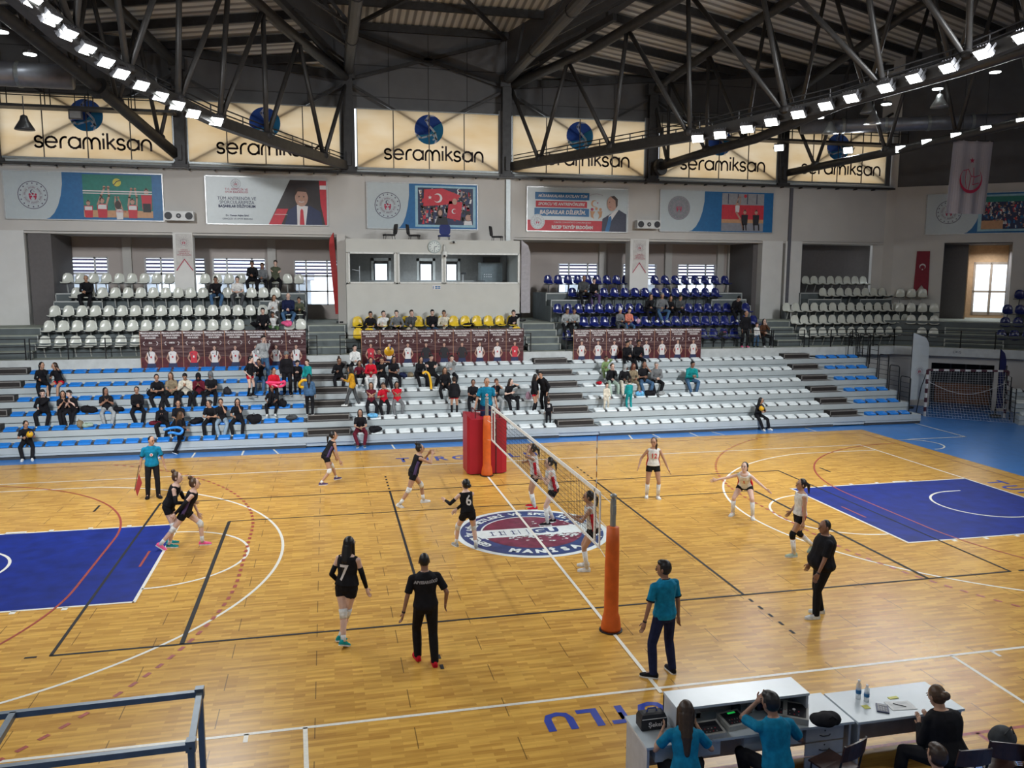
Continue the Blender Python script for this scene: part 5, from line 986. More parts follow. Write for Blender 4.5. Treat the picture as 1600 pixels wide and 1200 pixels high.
# ---------------------------------------------------------------- steel frame at the lower left
FS=mat('frame_steel',(.13,.16,.19),.4,.4,var=.1,scale=10); t=empty('bench_shelter_frame',(-7,-10.6,0)); tag(t,'unglazed grey steel frame of a team bench shelter, lower left','frame')
A=V((-5.89,-10.21,2)); B=V((-5.83,-11.14,2)); L_=V((-9.3,-10.3,2)); L2_=V((-9.3,-11.2,2))
def mem(a_,c_,nm,w_=.055): b_=MB(); b_.bar(a_,c_,w_,w_,FS); o=b_.build(nm,t); return o
mem(A,L_,'top_rail'); mem(B,L2_,'top_rail'); mem(A,B,'side_rail'); mem(V((-7.5,-10.26,2)),V((-7.45,-11.16,2)),'cross_rail'); mem(L_,L2_,'side_rail')
mem(A,V((-5.89,-10.21,0)),'leg'); mem(B,V((-5.83,-11.14,0)),'leg'); mem(L_,V((-9.3,-10.3,0)),'leg'); mem(L2_,V((-9.3,-11.2,0)),'leg'); mem(V((-5.89,-10.21,.03)),V((-5.83,-11.14,.03)),'bottom_rail')
b_=MB()
for q in (A,B): b_.box(q.x-.04,q.x+.04,q.y-.04,q.y+.04,q.z-.04,q.z+.06,FS); b_.ell(q+V((0,-.035,.0)),.012,.012,.012,PBK)
b_.build('corner_joint',t)
# ---------------------------------------------------------------- officials' desks
DW=mat('desk_laminate',(.50,.56,.60),.24,var=.03,scale=3); DE=mat('desk_side',(.40,.42,.45),.4); DKH=mat('desk_handle',(.03,.03,.035),.3,.5)
def desk(x0,x1,y0,y1,lab,drawers,z=.75):
    t=empty('desk',((x0+x1)/2,y0,0)); tag(t,lab,'desk','officials desks'); b_=MB(); b_.box(x0,x1,y0,y1,z-.03,z,DW); b_.build('desk_top',t)
    b_=MB(); b_.box(x0+.02,x0+.05,y0+.03,y1-.02,0,z-.03,DE); b_.box(x1-.05,x1-.02,y0+.03,y1-.02,0,z-.03,DE); b_.box(x0+.05,x1-.05,y1-.06,y1-.03,.1,z-.03,DE); b_.build('desk_panel',t)
    for d0,d1,n in drawers:
        for k in range(n): b_=MB(); zz=z-.05-k*.18; b_.box(d0,d1,y0+.03,y0+.05,zz-.16,zz,DE); b_.box(d0,d1,y0+.05,y1-.1,zz-.15,zz-.02,DE) if k==0 else None; dr=b_.build('drawer',t); b_=MB(); c_=(d0+d1)/2; b_.tube([(c_-.07,y0+.03,zz-.09),(c_-.04,y0+.005,zz-.09),(c_+.04,y0+.005,zz-.09),(c_+.07,y0+.03,zz-.09)],.007,DKH,6); b_.ell((c_,y0+.028,zz-.035),.01,.006,.01,DKH); b_.build('handle',dr)
    return t
YB,YF=-10.08,-9.38
desk(-1.22,1.42,YB,YF,'wide pale desk with a raised hutch, nearest the centre line',((-1.1,-.3,1),(.0,.75,1),(.8,1.3,3)))
desk(1.45,2.93,YB-.03,YF-.03,'pale plain desk at the right with bottles and calculator on it',((2.45,2.85,3),))
t=empty('desk_hutch',(.09,-9.65,.75)); tag(t,'raised white hutch shelf standing on the wide desk','shelf'); b_=MB(); b_.box(-.77,.93,-9.88,-9.47,1.03,1.06,DW); b_.build('shelf_top',t); b_=MB(); b_.box(-.77,-.74,-9.86,-9.47,.752,1.03,DE); b_.box(.90,.93,-9.86,-9.47,.752,1.03,DE); b_.box(-.77,.93,-9.5,-9.47,.752,1.03,DE); b_.build('shelf_side',t)
def console(c,w_,d,h,rz,lab,screen,kind='scoreboard_console'):
    t=empty(kind,c); tag(t,lab,'console'); t.rotation_euler=(0,0,rz); b_=MB(); CB=mat('console_case',(.40,.40,.38),.45)
    b_.add([(-w_/2,-d/2,0),(w_/2,-d/2,0),(w_/2,d/2,0),(-w_/2,d/2,0),(-w_/2,-d/2,h*.6),(w_/2,-d/2,h*.6),(w_/2,d/2,h),(-w_/2,d/2,h)],[(3,2,1,0),(4,5,6,7),(0,1,5,4),(1,2,6,5),(2,3,7,6),(3,0,4,7)],CB); b_.build('case',t,loc=V((0,0,0)))
    u_=V((0,d,h*.4)).normalized(); a=Art((-w_/2,-d/2,h*.6),(1,0,0),u_,.002); D=math.hypot(d,h*.4); a.rect(.03,.03,w_-.03,D-.03,PBK,1)
    if screen=='g': a.rect(w_*.4,D*.75,w_*.75,D*.86,mat('lcd_green',(.02,.5,.08),.3,emit=.6),2)
    for k in range(10): a.disc(w_*(.25+.12*(k%5)),D*(.2+.2*(k//5)),.008,PRED if k%3==0 else PG,2,n=8)
    if screen=='b': a.rect(w_*.3,.0,w_*.42,D,CB,2); a.disc(w_*.6,D*.5,.02,PT,3,n=10)
    a_=a.build('control_panel'); a_.parent=t; return t
console((-.42,-9.95,.752),.36,.24,.09,.05,'grey control console with black panel on the desk, left','x'); console((-.03,-9.83,.752),.30,.26,.10,.15,'grey control console with a green display on the desk','g'); console((.72,-9.82,.752),.42,.30,.12,-.55,'large grey tilted console at the right end under the hutch','b')
b_=MB(); q=random.Random(4)
for k in range(9): x=q.uniform(-.7,.55); b_.box(x,x+.05+q.random()*.06,-9.62,-9.55,.755,.80+q.random()*.06,(PT,PBK,PDV)[k%3])
o=b_.build('electronics_clutter'); tag(o,'clutter of small electronic boxes and plugs deep inside the hutch','electronics',kind='stuff'); 
b_=MB(); b_.tube([(-.2,-9.7,.76),(-.1,-9.75,.79),(.0,-9.68,.77),(.15,-9.72,.79),(.3,-9.66,.77)],.008,PBK,5); o=b_.build('black_cable'); tag(o,'black cable lying inside the hutch','cable')
t=empty('soft_bag',(-1.0,-9.68,.75)); tag(t,'small black zipped bag with white print on the desk corner','bag'); b_=MB(); rg=[]
for z,e in ((0,.02),(.02,0),(.14,0),(.19,.02),(.2,.05)): rg.append([V((-1.0+x*(.16-e),-9.68+y*(.085-e),.752+z)) for x,y in ((-1,-1),(1,-1),(1,1),(-1,1))])
b_.loft(rg,mat('bag_black',(.012,.013,.018),.6)); b_.build('bag_body',t); b_=MB(); b_.tube([(-1.06,-9.68,.95),(-1.05,-9.68,.99),(-.95,-9.68,.99),(-.94,-9.68,.95)],.01,mat('bag_blue',(.02,.05,.25),.6),6); b_.build('handle',t); b_=MB(); b_.tube([(-1.15,-9.766,.9),(-.85,-9.766,.9)],.004,PT,5); b_.build('zip',t); text('Şekel',(-.99,-9.772,.83),(1,0,0),(0,0,1),.075,PT,t,bold=.002)
# bottles, calculator, papers, pens
def bottle(x,y,h,lab):
    t=empty('water_bottle',(x,y,.75)); tag(t,lab,'bottle','water bottles on the desk'); g_=gm; b_=MB(); pr=[(0,.028),(.01,.032),(.62,.032),(.75,.03),(.88,.014),(.94,.013)]
    b_.loft([[V((x+r_*math.cos(k*math.pi/7),y+r_*math.sin(k*math.pi/7),.752+h*q)) for k in range(14)] for q,r_ in pr],mat('bottle_pet',(.55,.62,.66),.1,alpha=.45)); b_.build('bottle_body',t,smooth=True)
    b_=MB(); b_.tube([(x,y,.752+h*.3),(x,y,.752+h*.5)],.0335,PBL,14); b_.build('bottle_label',t); b_=MB(); b_.tube([(x,y,.752+h*.94),(x,y,.752+h)],.016,PT,10); b_.build('bottle_cap',t)
bottle(1.79,-9.62,.25,'clear water bottle with blue label, the taller one at the back'); bottle(1.85,-9.70,.22,'clear water bottle with blue label, the shorter one in front')
X=Matrix.Translation((1.93,-9.9,.752))@Matrix.Rotation(-.55,4,'Z'); b_=MB(); b_.box(-.07,.07,-.1,.1,0,.015,PDV,X)
for k in range(20): b_.box(-.055+(k%4)*.028,-.035+(k%4)*.028,-.085+(k//4)*.025,-.068+(k//4)*.025,.015,.02,PG,X)
b_.box(-.055,.055,.05,.085,.015,.018,PG,X); o=b_.build('calculator'); tag(o,'dark blue desk calculator beside the water bottles','calculator')
X=Matrix.Translation((2.2,-9.88,.752))@Matrix.Rotation(-.12,4,'Z'); b_=MB(); b_.box(-.16,.16,-.1,.1,0,.004,mat('paper_white',(.7,.72,.72),.6),X)
for k in range(6): b_.box(-.13,.12,-.08+k*.028,-.075+k*.028,.004,.0045,PG,X)
o=b_.build('score_sheet'); tag(o,'white score sheet on the right desk under a pen','paper')
b_=MB(); b_.tube([(2.13,-9.83,.762),(2.24,-9.93,.762)],.005,PBK,6); o=b_.build('pen'); tag(o,'black pen lying on the score sheet','pen')
b_=MB(); b_.box(2.17,2.30,-9.72,-9.67,.752,.758,mat('note_yellow',(.62,.62,.15),.6)); o=b_.build('sticky_note'); tag(o,'yellow sticky note strip on the right desk','paper')
b_=MB(); b_.box(1.72,1.80,-9.86,-9.78,.752,.757,MATS['note_yellow']); o=b_.build('sticky_note'); tag(o,'yellow sticky note near the bottles, by the desk joint','paper')
# dark wooden chairs behind the desks
CHB=mat('chair_wood_dark',(.05,.022,.016),.35,var=.25,scale=12)
def dchair(x,y,rz,lab):
    t=empty('school_chair',(x,y,0)); tag(t,lab,'chair','brown chairs behind the desks'); Z=V((0,0,0))
    b_=MB(); b_.loft([[V((sx*.2,yy,.45+e)) for sx in (-1,1)]+[V((sx*.2,yy,.43+e)) for sx in (1,-1)] for yy,e in ((-.2,0),(0,-.01),(.2,0))],CHB); b_.build('seat',t,loc=Z)
    b_=MB(); rg=[]
    for k in range(7): q=k/6*2-1; rg.append([V((q*.21,-.22-.04*(1-q*q),.62+.02)),V((q*.21,-.24-.04*(1-q*q),.62+.02)),V((q*.2,-.27-.04*(1-q*q),.86-.03*q*q)),V((q*.2,-.25-.04*(1-q*q),.86-.03*q*q))])
    b_.loft(rg,CHB); b_.build('backrest',t,loc=Z)
    for sx in (-1,1):
        b_=MB(); b_.tube([(sx*.19,.18,0),(sx*.19,.16,.44)],.012,RB,6); b_.build('leg',t,loc=Z); b_=MB(); b_.tube([(sx*.19,-.2,0),(sx*.19,-.19,.44),(sx*.19,-.26,.84)],.012,RB,6); b_.build('leg',t,loc=Z)
    t.rotation_euler=(0,0,rz); return t
dchair(.98,-10.35,.35,'empty dark brown chair with clothes on it, beside the teal-shirted man'); dchair(.24,-10.95,.1,'brown chair back behind the teal-shirted pair, at the bottom edge'); dchair(.95,-11.2,.15,'brown chair back at the bottom edge, right of the teal-shirted man')
dchair(2.3,-10.75,-.1,'dark chair under the person in black at the right desk'); dchair(2.85,-10.75,-.45,'dark brown chair at the right, holding a grey backpack')
# ---------------------------------------------------------------- people
BAKE=[]
def ring_(c,ax,bx,ra,rb,n): return [c+ax*(ra*math.cos(2*math.pi*i/n))+bx*(rb*math.sin(2*math.pi*i/n)) for i in range(n)]
def limb(mb,a,b,r0,r1,m,n=8,flat0=False,flat1=False,mid=None):
    a,b=V(a),V(b); d=b-a; L=d.length
    if L<1e-5: return
    t=d/L; x=t.orthogonal().normalized(); y=t.cross(x); R=[]
    if not flat0: R+=[(a-t*r0*.95,r0*.25),(a-t*r0*.7,r0*.7)]
    R.append((a,r0)); 
    if mid: R.append((a+d*.35,mid))
    R.append((b,r1))
    if not flat1: R+=[(b+t*r1*.7,r1*.7),(b+t*r1*.95,r1*.25)]
    mb.loft([ring_(c,x,y,r,r,n) for c,r in R],m)
def ik(a,tg,l1,l2,pole):
    a,tg,pole=V(a),V(tg),V(pole); d=tg-a; D=min(max(d.length,abs(l1-l2)+.02),(l1+l2)*.998); t=d.normalized(); p=pole-t*pole.dot(t); p=p.normalized() if p.length>1e-4 else t.orthogonal().normalized()
    q=(l1*l1-l2*l2+D*D)/(2*D); h=math.sqrt(max(0,l1*l1-q*q)); return a+t*q+p*h, a+t*D
def hand(mb,w,d,nrm,side,m,k,curl=.5,n=5):
    d=d.normalized(); nrm=(nrm-d*nrm.dot(d)); nrm=nrm.normalized() if nrm.length>1e-3 else d.orthogonal().normalized(); s=d.cross(nrm)*side
    rg=[]
    for q,wd,th in ((-.02,.022,.018),(.01,.032,.017),(.06,.04,.014),(.09,.038,.011)): rg.append([w+d*q*k+s*(x*wd*k)+nrm*(y*th*k) for x,y in ((-1,-.5),(-.5,-1),(.5,-1),(1,-.5),(1,.5),(.5,1),(-.5,1),(-1,.5))])
    mb.loft(rg,m)
    for i,(o,L) in enumerate(((-.029,.058),(-.010,.072),(.010,.076),(.029,.066))):
        p=w+d*.085*k+s*o*k; d1=(d-nrm*curl*.5).normalized(); d2=(d-nrm*curl*1.5).normalized(); p1=p+d1*L*.5*k; p2=p1+d2*L*.5*k
        limb(mb,p,p1,.0088*k,.0078*k,m,n); limb(mb,p1,p2,.0078*k,.006*k,m,n)
    p=w+d*.025*k+s*.03*k; p1=p+(d*.7+s*.75-nrm*.25).normalized()*.036*k; p2=p1+(d-nrm*.3+s*.1).normalized()*.03*k; limb(mb,p,p1,.0115*k,.0095*k,m,n); limb(mb,p1,p2,.0095*k,.0075*k,m,n)
def addb(name,mb,parent,vox,extra=None,smooth=2):
    o=mb.build(name,parent); BAKE.append((o,vox,extra,smooth)); return o
NUMS=[]
def person(label,loc,face,hip=(0,0,.9),lean=(4,0),twist=0,feet=None,hands=None,head=(0,0),H=1.75,vox=.022,sk='m',shirt=('black',.45),bot=('pants','black'),shoe='white',hair=('short','k'),fem=False,fat=0,socks=None,knee=None,sleeve=None,group=None,num=None,curl=.5,sole='white',panel=None,band=None,armtop=None,pole=None,badge=False,watch=False,collar=None,seatdrop=None,face_detail=True,open_=False,hem=0):
    k=H/1.75; hk=k**.45*1.06; loc=V(loc); t=empty('person',loc); tag(t,label,'person',group)
    a=math.radians(face); F=V((math.cos(a),math.sin(a),0)); Lf=V((-math.sin(a),math.cos(a),0)); U=V((0,0,1))
    W=lambda p: loc+F*p[0]+Lf*p[1]+U*p[2]
    pel=W(hip); la,lb=math.radians(lean[0]),math.radians(lean[1])
    up=(U*math.cos(la)*math.cos(lb)+F*math.sin(la)+Lf*math.sin(lb)).normalized(); fw=(F-up*F.dot(up)).normalized()
    tw=math.radians(twist); lf=up.cross(fw); cf=fw*math.cos(tw)+lf*math.sin(tw); cl=up.cross(cf)
    sh=(.165 if fem else .19)*k*(1+fat*.15); S=skin(sk); nB=pel+up*.50*k+cf*.015*k; hh=(.095 if fem else .09)*k
    hips=[pel+lf*hh,pel-lf*hh]; shd=[nB+cl*sh-up*.055*k,nB-cl*sh-up*.055*k]
    hy,hp=math.radians(head[0]),math.radians(head[1]); hf=(fw*math.cos(hy)+lf*math.sin(hy)); hf0=(F*math.cos(hy+0)+Lf*math.sin(hy)); hf=(hf0*math.cos(hp)-U*math.sin(hp)).normalized(); hl=U.cross(hf).normalized(); hu=hf.cross(hl)
    neck=nB+(up*.4+hu*.6).normalized()*.058*k; hc=neck+hu*.115*hk+hf*.02*hk
    XH=Matrix((( hf.x,hl.x,hu.x),(hf.y,hl.y,hu.y),(hf.z,hl.z,hu.z)))
    feet=feet or [(0.02,.11,0,8),(0.0,-.11,0,-8)]; hands=hands or [(.08,.27,.80*k/1),(.08,-.27,.80*k)]
    legs=[];arms=[]
    for i,sg in ((0,1),(1,-1)):
        ft=feet[i]; ta=math.radians(ft[3]) ; td=F*math.cos(ta)+Lf*math.sin(ta); pt=math.radians(ft[4]) if len(ft)>4 else 0
        tdd=td*math.cos(pt)-U*math.sin(pt); tu=(U*math.cos(pt)+td*math.sin(pt))
        ank=W((ft[0],ft[1],ft[2]))+tu*.085*k-tdd*.0
        kn,an=ik(hips[i],ank,.43*k,.415*k,td*1.0+Lf*sg*(.25 if hip[2]<.75*k else .05)); legs.append((hips[i],kn,an,tdd,tu))
        hd=hands[i]; hp_=W(hd[:3]); pl=(-U*.6-F*.5+Lf*sg*.5) if not pole else (F*pole[0]+Lf*sg*pole[1]+U*pole[2])
        el,wr=ik(shd[i],hp_,.285*k,.255*k,pl); arms.append((shd[i],el,wr))
    f_=1+fat*.43; tor=[(-.13,.09,.085,0),(-.05,.15,.11,0),(.05,.165,.118,0),(.16,.155,.112,0),(.30,.128 if fem else .142,.098,0),(.42,.14 if fem else .155,.108,.005),(.54,.15 if fem else .172,.115,.008),(.64,.14 if fem else .165,.105,0),(.70,.12,.09,0),(.755,.07,.068,0)]
    def torso(mb,m,e,t0=-1,t1=2,flare=0):
        R=[]
        for q,w_,d_,o in tor:
            if q<t0 or q>t1: continue
            q2=q*.5/.70*1.0; mixc=min(1,max(0,(q-.1)/.4)); ll=(lf*(1-mixc)+cl*mixc).normalized(); ff=(fw*(1-mixc)+cf*mixc).normalized()
            fb=f_*(1+fat*.38*math.exp(-((q-.16)/.22)**2)); ex=e+(flare if q<.1 else 0)
            R.append(ring_(pel+up*q2*k+ff*(o+fat*.055*math.exp(-((q-.2)/.2)**2))*k,ll,ff,(w_*f_+ex)*k,(d_*fb+ex)*k,12))
        mb.loft(R,m)
    mb=MB(); torso(mb,S,0); 
    for i,sg in ((0,1),(1,-1)):
        h_,kn,an,td,tu=legs[i]; th=.082*(1+fat*.2)*(1.06 if fem else 1)*k; limb(mb,h_-up*.01,kn,th,.055*k,S,8,mid=th*.95); limb(mb,kn,an,.053*k,.036*k,S,8,mid=.056*k); limb(mb,an,an+td*.10*k-tu*.04*k,.034*k,.028*k,S,6)
        s_,el,wr=arms[i]; limb(mb,nB-up*.05*k,s_,.06*k,.052*k*(1+fat*.1),S,8); limb(mb,s_,el,.047*k*(1+fat*.15),.037*k,S,8); limb(mb,el,wr,.038*k,.025*k,S,8)
    limb(mb,nB-up*.04*k,neck+hu*.04*k,.060*k,.052*hk,S,8,flat0=True)
    mb.ell(hc+hu*.012*hk,.096*hk,.076*hk,.112*hk,S,XH,10,8); mb.ell(hc+hf*.028*hk-hu*.055*hk,.062*hk,.052*hk,.062*hk,S,XH,8,6)
    ex=MB()
    for i,sg in ((0,1),(1,-1)):
        s_,el,wr=arms[i]; d=(wr-el).normalized(); nr=(-Lf*sg*1.0 if abs(d.dot(Lf))<.8 else F); hand(ex,wr,d,nr,1 if (d.cross(nr)).dot(F)>0 else -1,S,k*1.02,curl,5)
    for sg in (1,-1): ex.ell(hc+hl*sg*.078*hk-hf*.004,.018*hk,.008*hk,.03*hk,S,XH,6,4)
    ex.ell(hc+hf*.100*hk-hu*.018*hk,.02*hk,.013*hk,.025*hk,S,XH,6,5)
    addb('body',mb,t,vox,ex)
    if face_detail:
        mb=MB(); EB=mat('eye_dark',(.012,.01,.01),.3)
        for sg in (1,-1): mb.ell(hc+hf*.092*hk+hl*sg*.032*hk+hu*.012*hk,.007*hk,.013*hk,.008*hk,EB,XH,6,4); mb.ell(hc+hf*.091*hk+hl*sg*.032*hk+hu*.034*hk,.008*hk,.02*hk,.005*hk,hairm(hair[1] if hair[1] in 'kblr' and len(hair[1])==1 else 'k'),XH,6,4)
        mb.build('eyes',t,smooth=True); mb=MB(); mb.ell(hc+hf*.091*hk-hu*.06*hk,.007*hk,.024*hk,.006*hk,mat('lips',(.35,.10,.09),.5),XH,6,4); mb.build('mouth',t,smooth=True)
    # hair
    st,hcn=hair; HM=hairm(hcn) if hcn in HC else cloth(hcn)
    if st!='bald':
        mb=MB(); 
        if st in('hijab','hood'): mb.ell(hc-hf*.012*hk+hu*.015*hk,.105*hk,.098*hk,.135*hk,HM,XH,12,8); limb(mb,neck-hu*.03*hk,hc-hu*.05*hk-hf*.02*hk,.095*hk,.085*hk,HM)
        elif st=='beanie': mb.ell(hc-hf*.012*hk+hu*.045*hk,.102*hk,.09*hk,.1*hk,HM,XH,12,8)
        elif st=='cap_rim': mb.ell(hc-hf*.03*hk+hu*.005*hk,.08*hk,.088*hk,.075*hk,HM,XH,12,8)
        elif st=='buzz': mb.ell(hc-hf*.016*hk+hu*.024*hk,.087*hk,.078*hk,.105*hk,HM,XH,12,8)
        else: mb.ell(hc-hf*.022*hk+hu*.026*hk,.096*hk,.087*hk,.112*hk,HM,XH,12,8)
        if st=='short': mb.ell(hc+hf*.02*hk+hu*.09*hk,.07*hk,.07*hk,.045*hk,HM,XH,10,6)
        if st in('bun',): 
            b0=hc-hf*.075*hk+hu*.145*hk; mb.ell(b0,.05*hk,.05*hk,.045*hk,HM,XH,8,6)
        if st=='lowbun': mb.ell(hc-hf*.125*hk+hu*.02*hk,.05*hk,.055*hk,.05*hk,HM,XH,8,6)
        if st=='pony':
            p0=hc-hf*.095*hk+hu*.05*hk; p1=p0-hf*.06*hk-U*.05*hk; p2=p1-hf*.015*hk-U*.17*hk; limb(mb,p0,p1,.025*hk,.035*hk,HM); limb(mb,p1,p2,.038*hk,.012*hk,HM)
        if st=='braid':
            p0=hc-hf*.02*hk+hl*.07*hk-hu*.05*hk; limb(mb,p0,p0+hf*.05-U*.2*k,.03*hk,.014,HM)
        if st=='long':
            p0=hc-hf*.05*hk-hu*.01*hk; p1=nB-cf*.07*k-up*.08*k; p2=nB-cf*.11*k-up*.25*k; limb(mb,p0,p1,.078*hk,.085*hk,HM); limb(mb,p1,p2,.082*hk,.035*hk,HM)
            for sg in (1,-1): limb(mb,hc+hl*sg*.07*hk-hf*.01*hk+hu*.03*hk,nB+cl*sg*.08*k-up*.10*k+cf*.05*k,.03*hk,.022*hk,HM)
        addb('hair' if st not in('hijab','hood','beanie') else {'hijab':'headscarf','hood':'hood','beanie':'beanie'}[st],mb,t,vox*.7)
    # clothes
    col,sl=shirt; CM=cloth(col); mb=MB(); torso(mb,CM,.016 if sl<1 else .024,t0=(.04 if sl==0 else -.06) if not hem else -.2,t1=.71 if sl==0 else .76,flare=.012)
    for i,sg in ((0,1),(1,-1)):
        s_,el,wr=arms[i]; e=.014 if sl<1 else .02
        if sl<=0: limb(mb,nB-up*.045*k,s_-(s_-nB)*.22,.066*k,.058*k,CM,8)
        else:
            limb(mb,nB-up*.05*k,s_,.07*k,.064*k*(1+fat*.1),CM,8)
            if sl<1: q=s_.lerp(el,min(1,sl*1.6)); limb(mb,s_,q,.06*k*(1+fat*.15),.062*k*(1+fat*.1),CM,8,flat1=True)
            else: limb(mb,s_,el,.06*k,.052*k,CM,8); limb(mb,el,wr,.052*k,.04*k,CM,8,flat1=True)
    if hem: 
        for i in (0,1): limb(mb,legs[i][0],legs[i][0].lerp(legs[i][1],hem),.115*k,.12*k,CM,8,flat1=True)
    so=addb('shirt' if sl<1 else 'jacket',mb,t,vox*.9)
    if sl<1 and sl>0 and collar:
        mb=MB(); mb.tube([nB+up*.02*k+cf*.055*k*math.cos(q*math.pi/6)*1.1+cl*.068*k*math.sin(q*math.pi/6)+up*(.012 if 3<q<9 else -.012)*k for q in range(12)],.016*k,cloth(collar),6,closed=True); mb.build('collar',t,smooth=True)
        for i in (0,1):
            s_,el,wr=arms[i]; q=s_.lerp(el,min(1,sl*1.6)); d=(el-s_).normalized(); mb=MB(); mb.tube([q-d*.012,q+d*.008],.066*k,cloth(collar),12); mb.build('cuff',t,smooth=True)
    if panel:
        for sg in (1,-1):
            mb=MB(); R=[]
            for q,w_ in ((-.04,.155),(.05,.17),(.16,.16),(.30,.135),(.42,.147),(.5,.15)):
                c_=pel+up*q*.5/.7*k+cl*sg*(w_+.0095)*k; R.append([c_+cf*x*k+cl*y*sg*k for x,y in ((-.045,-.012),(.03,-.012),(.03,.012),(-.045,.012))])
            mb.loft(R,cloth(panel)); mb.build('side_panel',t,smooth=True)
    kind,bc=bot; BM_=cloth(bc); mb=MB(); torso(mb,BM_,.012 if kind=='shorts' else .014,t0=-.2,t1=.18 if not hem else .1)
    for i,sg in ((0,1),(1,-1)):
        h_,kn,an,td,tu=legs[i]; th=(.092 if kind=='shorts' else .1)*(1+fat*.34)*(1.04 if fem else 1)*k
        if kind=='shorts': limb(mb,h_,h_.lerp(kn,.36),th*1.02,th*.97,BM_,8,flat1=True)
        elif kind=='kneeshorts': limb(mb,h_,h_.lerp(kn,.8),th*1.05,th*.95,BM_,8,flat1=True)
        else: wd=.074 if kind=='wide' else .06; limb(mb,h_,kn,th*.98,.074*k,BM_,8); limb(mb,kn,an+(an-kn).normalized()*.03*k,.072*k,wd*k,BM_,8,flat1=True,mid=.074*k)
    addb('shorts' if 'shorts' in kind else 'trousers',mb,t,vox*.9)
    for i,sg in ((0,1),(1,-1)):
        h_,kn,an,td,tu=legs[i]; s=td.cross(tu).normalized(); mb=MB(); SM=cloth(shoe); SO=cloth(sole); b0=an-tu*.082*k; R=[]
        for q,wd,ht in ((-.075,.022,.05),(-.06,.034,.075),(-.02,.038,.092),(.04,.040,.082),(.10,.046,.055),(.15,.044,.042),(.185,.03,.034),(.197,.012,.026)):
            c_=b0+td*q*k; R.append([c_+s*(x*wd*k)+tu*(y*ht*k+.012*k) for x,y in ((-1,0),(-1,.45),(-.6,.9),(0,1),(.6,.9),(1,.45),(1,0))])
        mb.loft(R,SM); R2=[[p_ for p_ in (c[0]-tu*.014*k+(c[0]-c[6])*.04,c[6]-tu*.014*k+(c[6]-c[0])*.04,c[6]+tu*.008*k+(c[6]-c[0])*.05,c[0]+tu*.008*k+(c[0]-c[6])*.05)] for c in R]; mb.loft(R2,SO); mb.build('shoe',t,smooth=False)
        if socks: mb=MB(); q=an.lerp(kn,socks[1]); limb(mb,an-(kn-an).normalized()*.02,q,.043*k,.036*k+.026*k*socks[1],cloth(socks[0]),10,flat0=True,flat1=True); mb.build('sock',t,smooth=True)
        if knee: mb=MB(); a1=kn.lerp(h_,.17); a2=kn.lerp(an,.2); limb(mb,a1,kn,.071*k,.068*k,cloth(knee),10,flat0=True); limb(mb,kn,a2,.067*k,.059*k,cloth(knee),10,flat1=True); mb.build('knee_pad',t,smooth=True)
        if sleeve and sleeve[1] in ('both','L' if i==0 else 'R'):
            s_,el,wr=arms[i]; mb=MB(); limb(mb,s_.lerp(el,.45),el,.046*k,.042*k,cloth(sleeve[0]),10,flat0=True); limb(mb,el,el.lerp(wr,.9),.043*k,.031*k,cloth(sleeve[0]),10,flat1=True); mb.build('arm_sleeve',t,smooth=True)
        if watch and i==0: s_,el,wr=arms[i]; mb=MB(); d=(wr-el).normalized(); mb.tube([wr-d*.03,wr-d*.005],.03*k,PBK,10); mb.build('watch',t)
    if badge: mb=MB(); c_=nB+cf*.118*k-up*.19*k; mb.tube([c_+cf*.012,c_+cf*.02],.042*k,PT,14); mb.tube([c_+cf*.02,c_+cf*.022],.025*k,PRED,12); mb.build('badge',t)
    if num:
        s_,sz,frac,front=num[:4]; cc=num[4] if len(num)>4 else 'w'; d=cf if front else -cf; c_=pel+up*frac*k+d*.24*k; rr=(up.cross(d)); x_=text(s_,c_,rr,up,sz*k,{'w':PT,'r':PRED,'g':PG,'t':PTEAL}[cc],t,bold=.004,name='shirt_print',sx=.9)
        NUMS.append((x_,so,d))
    return t
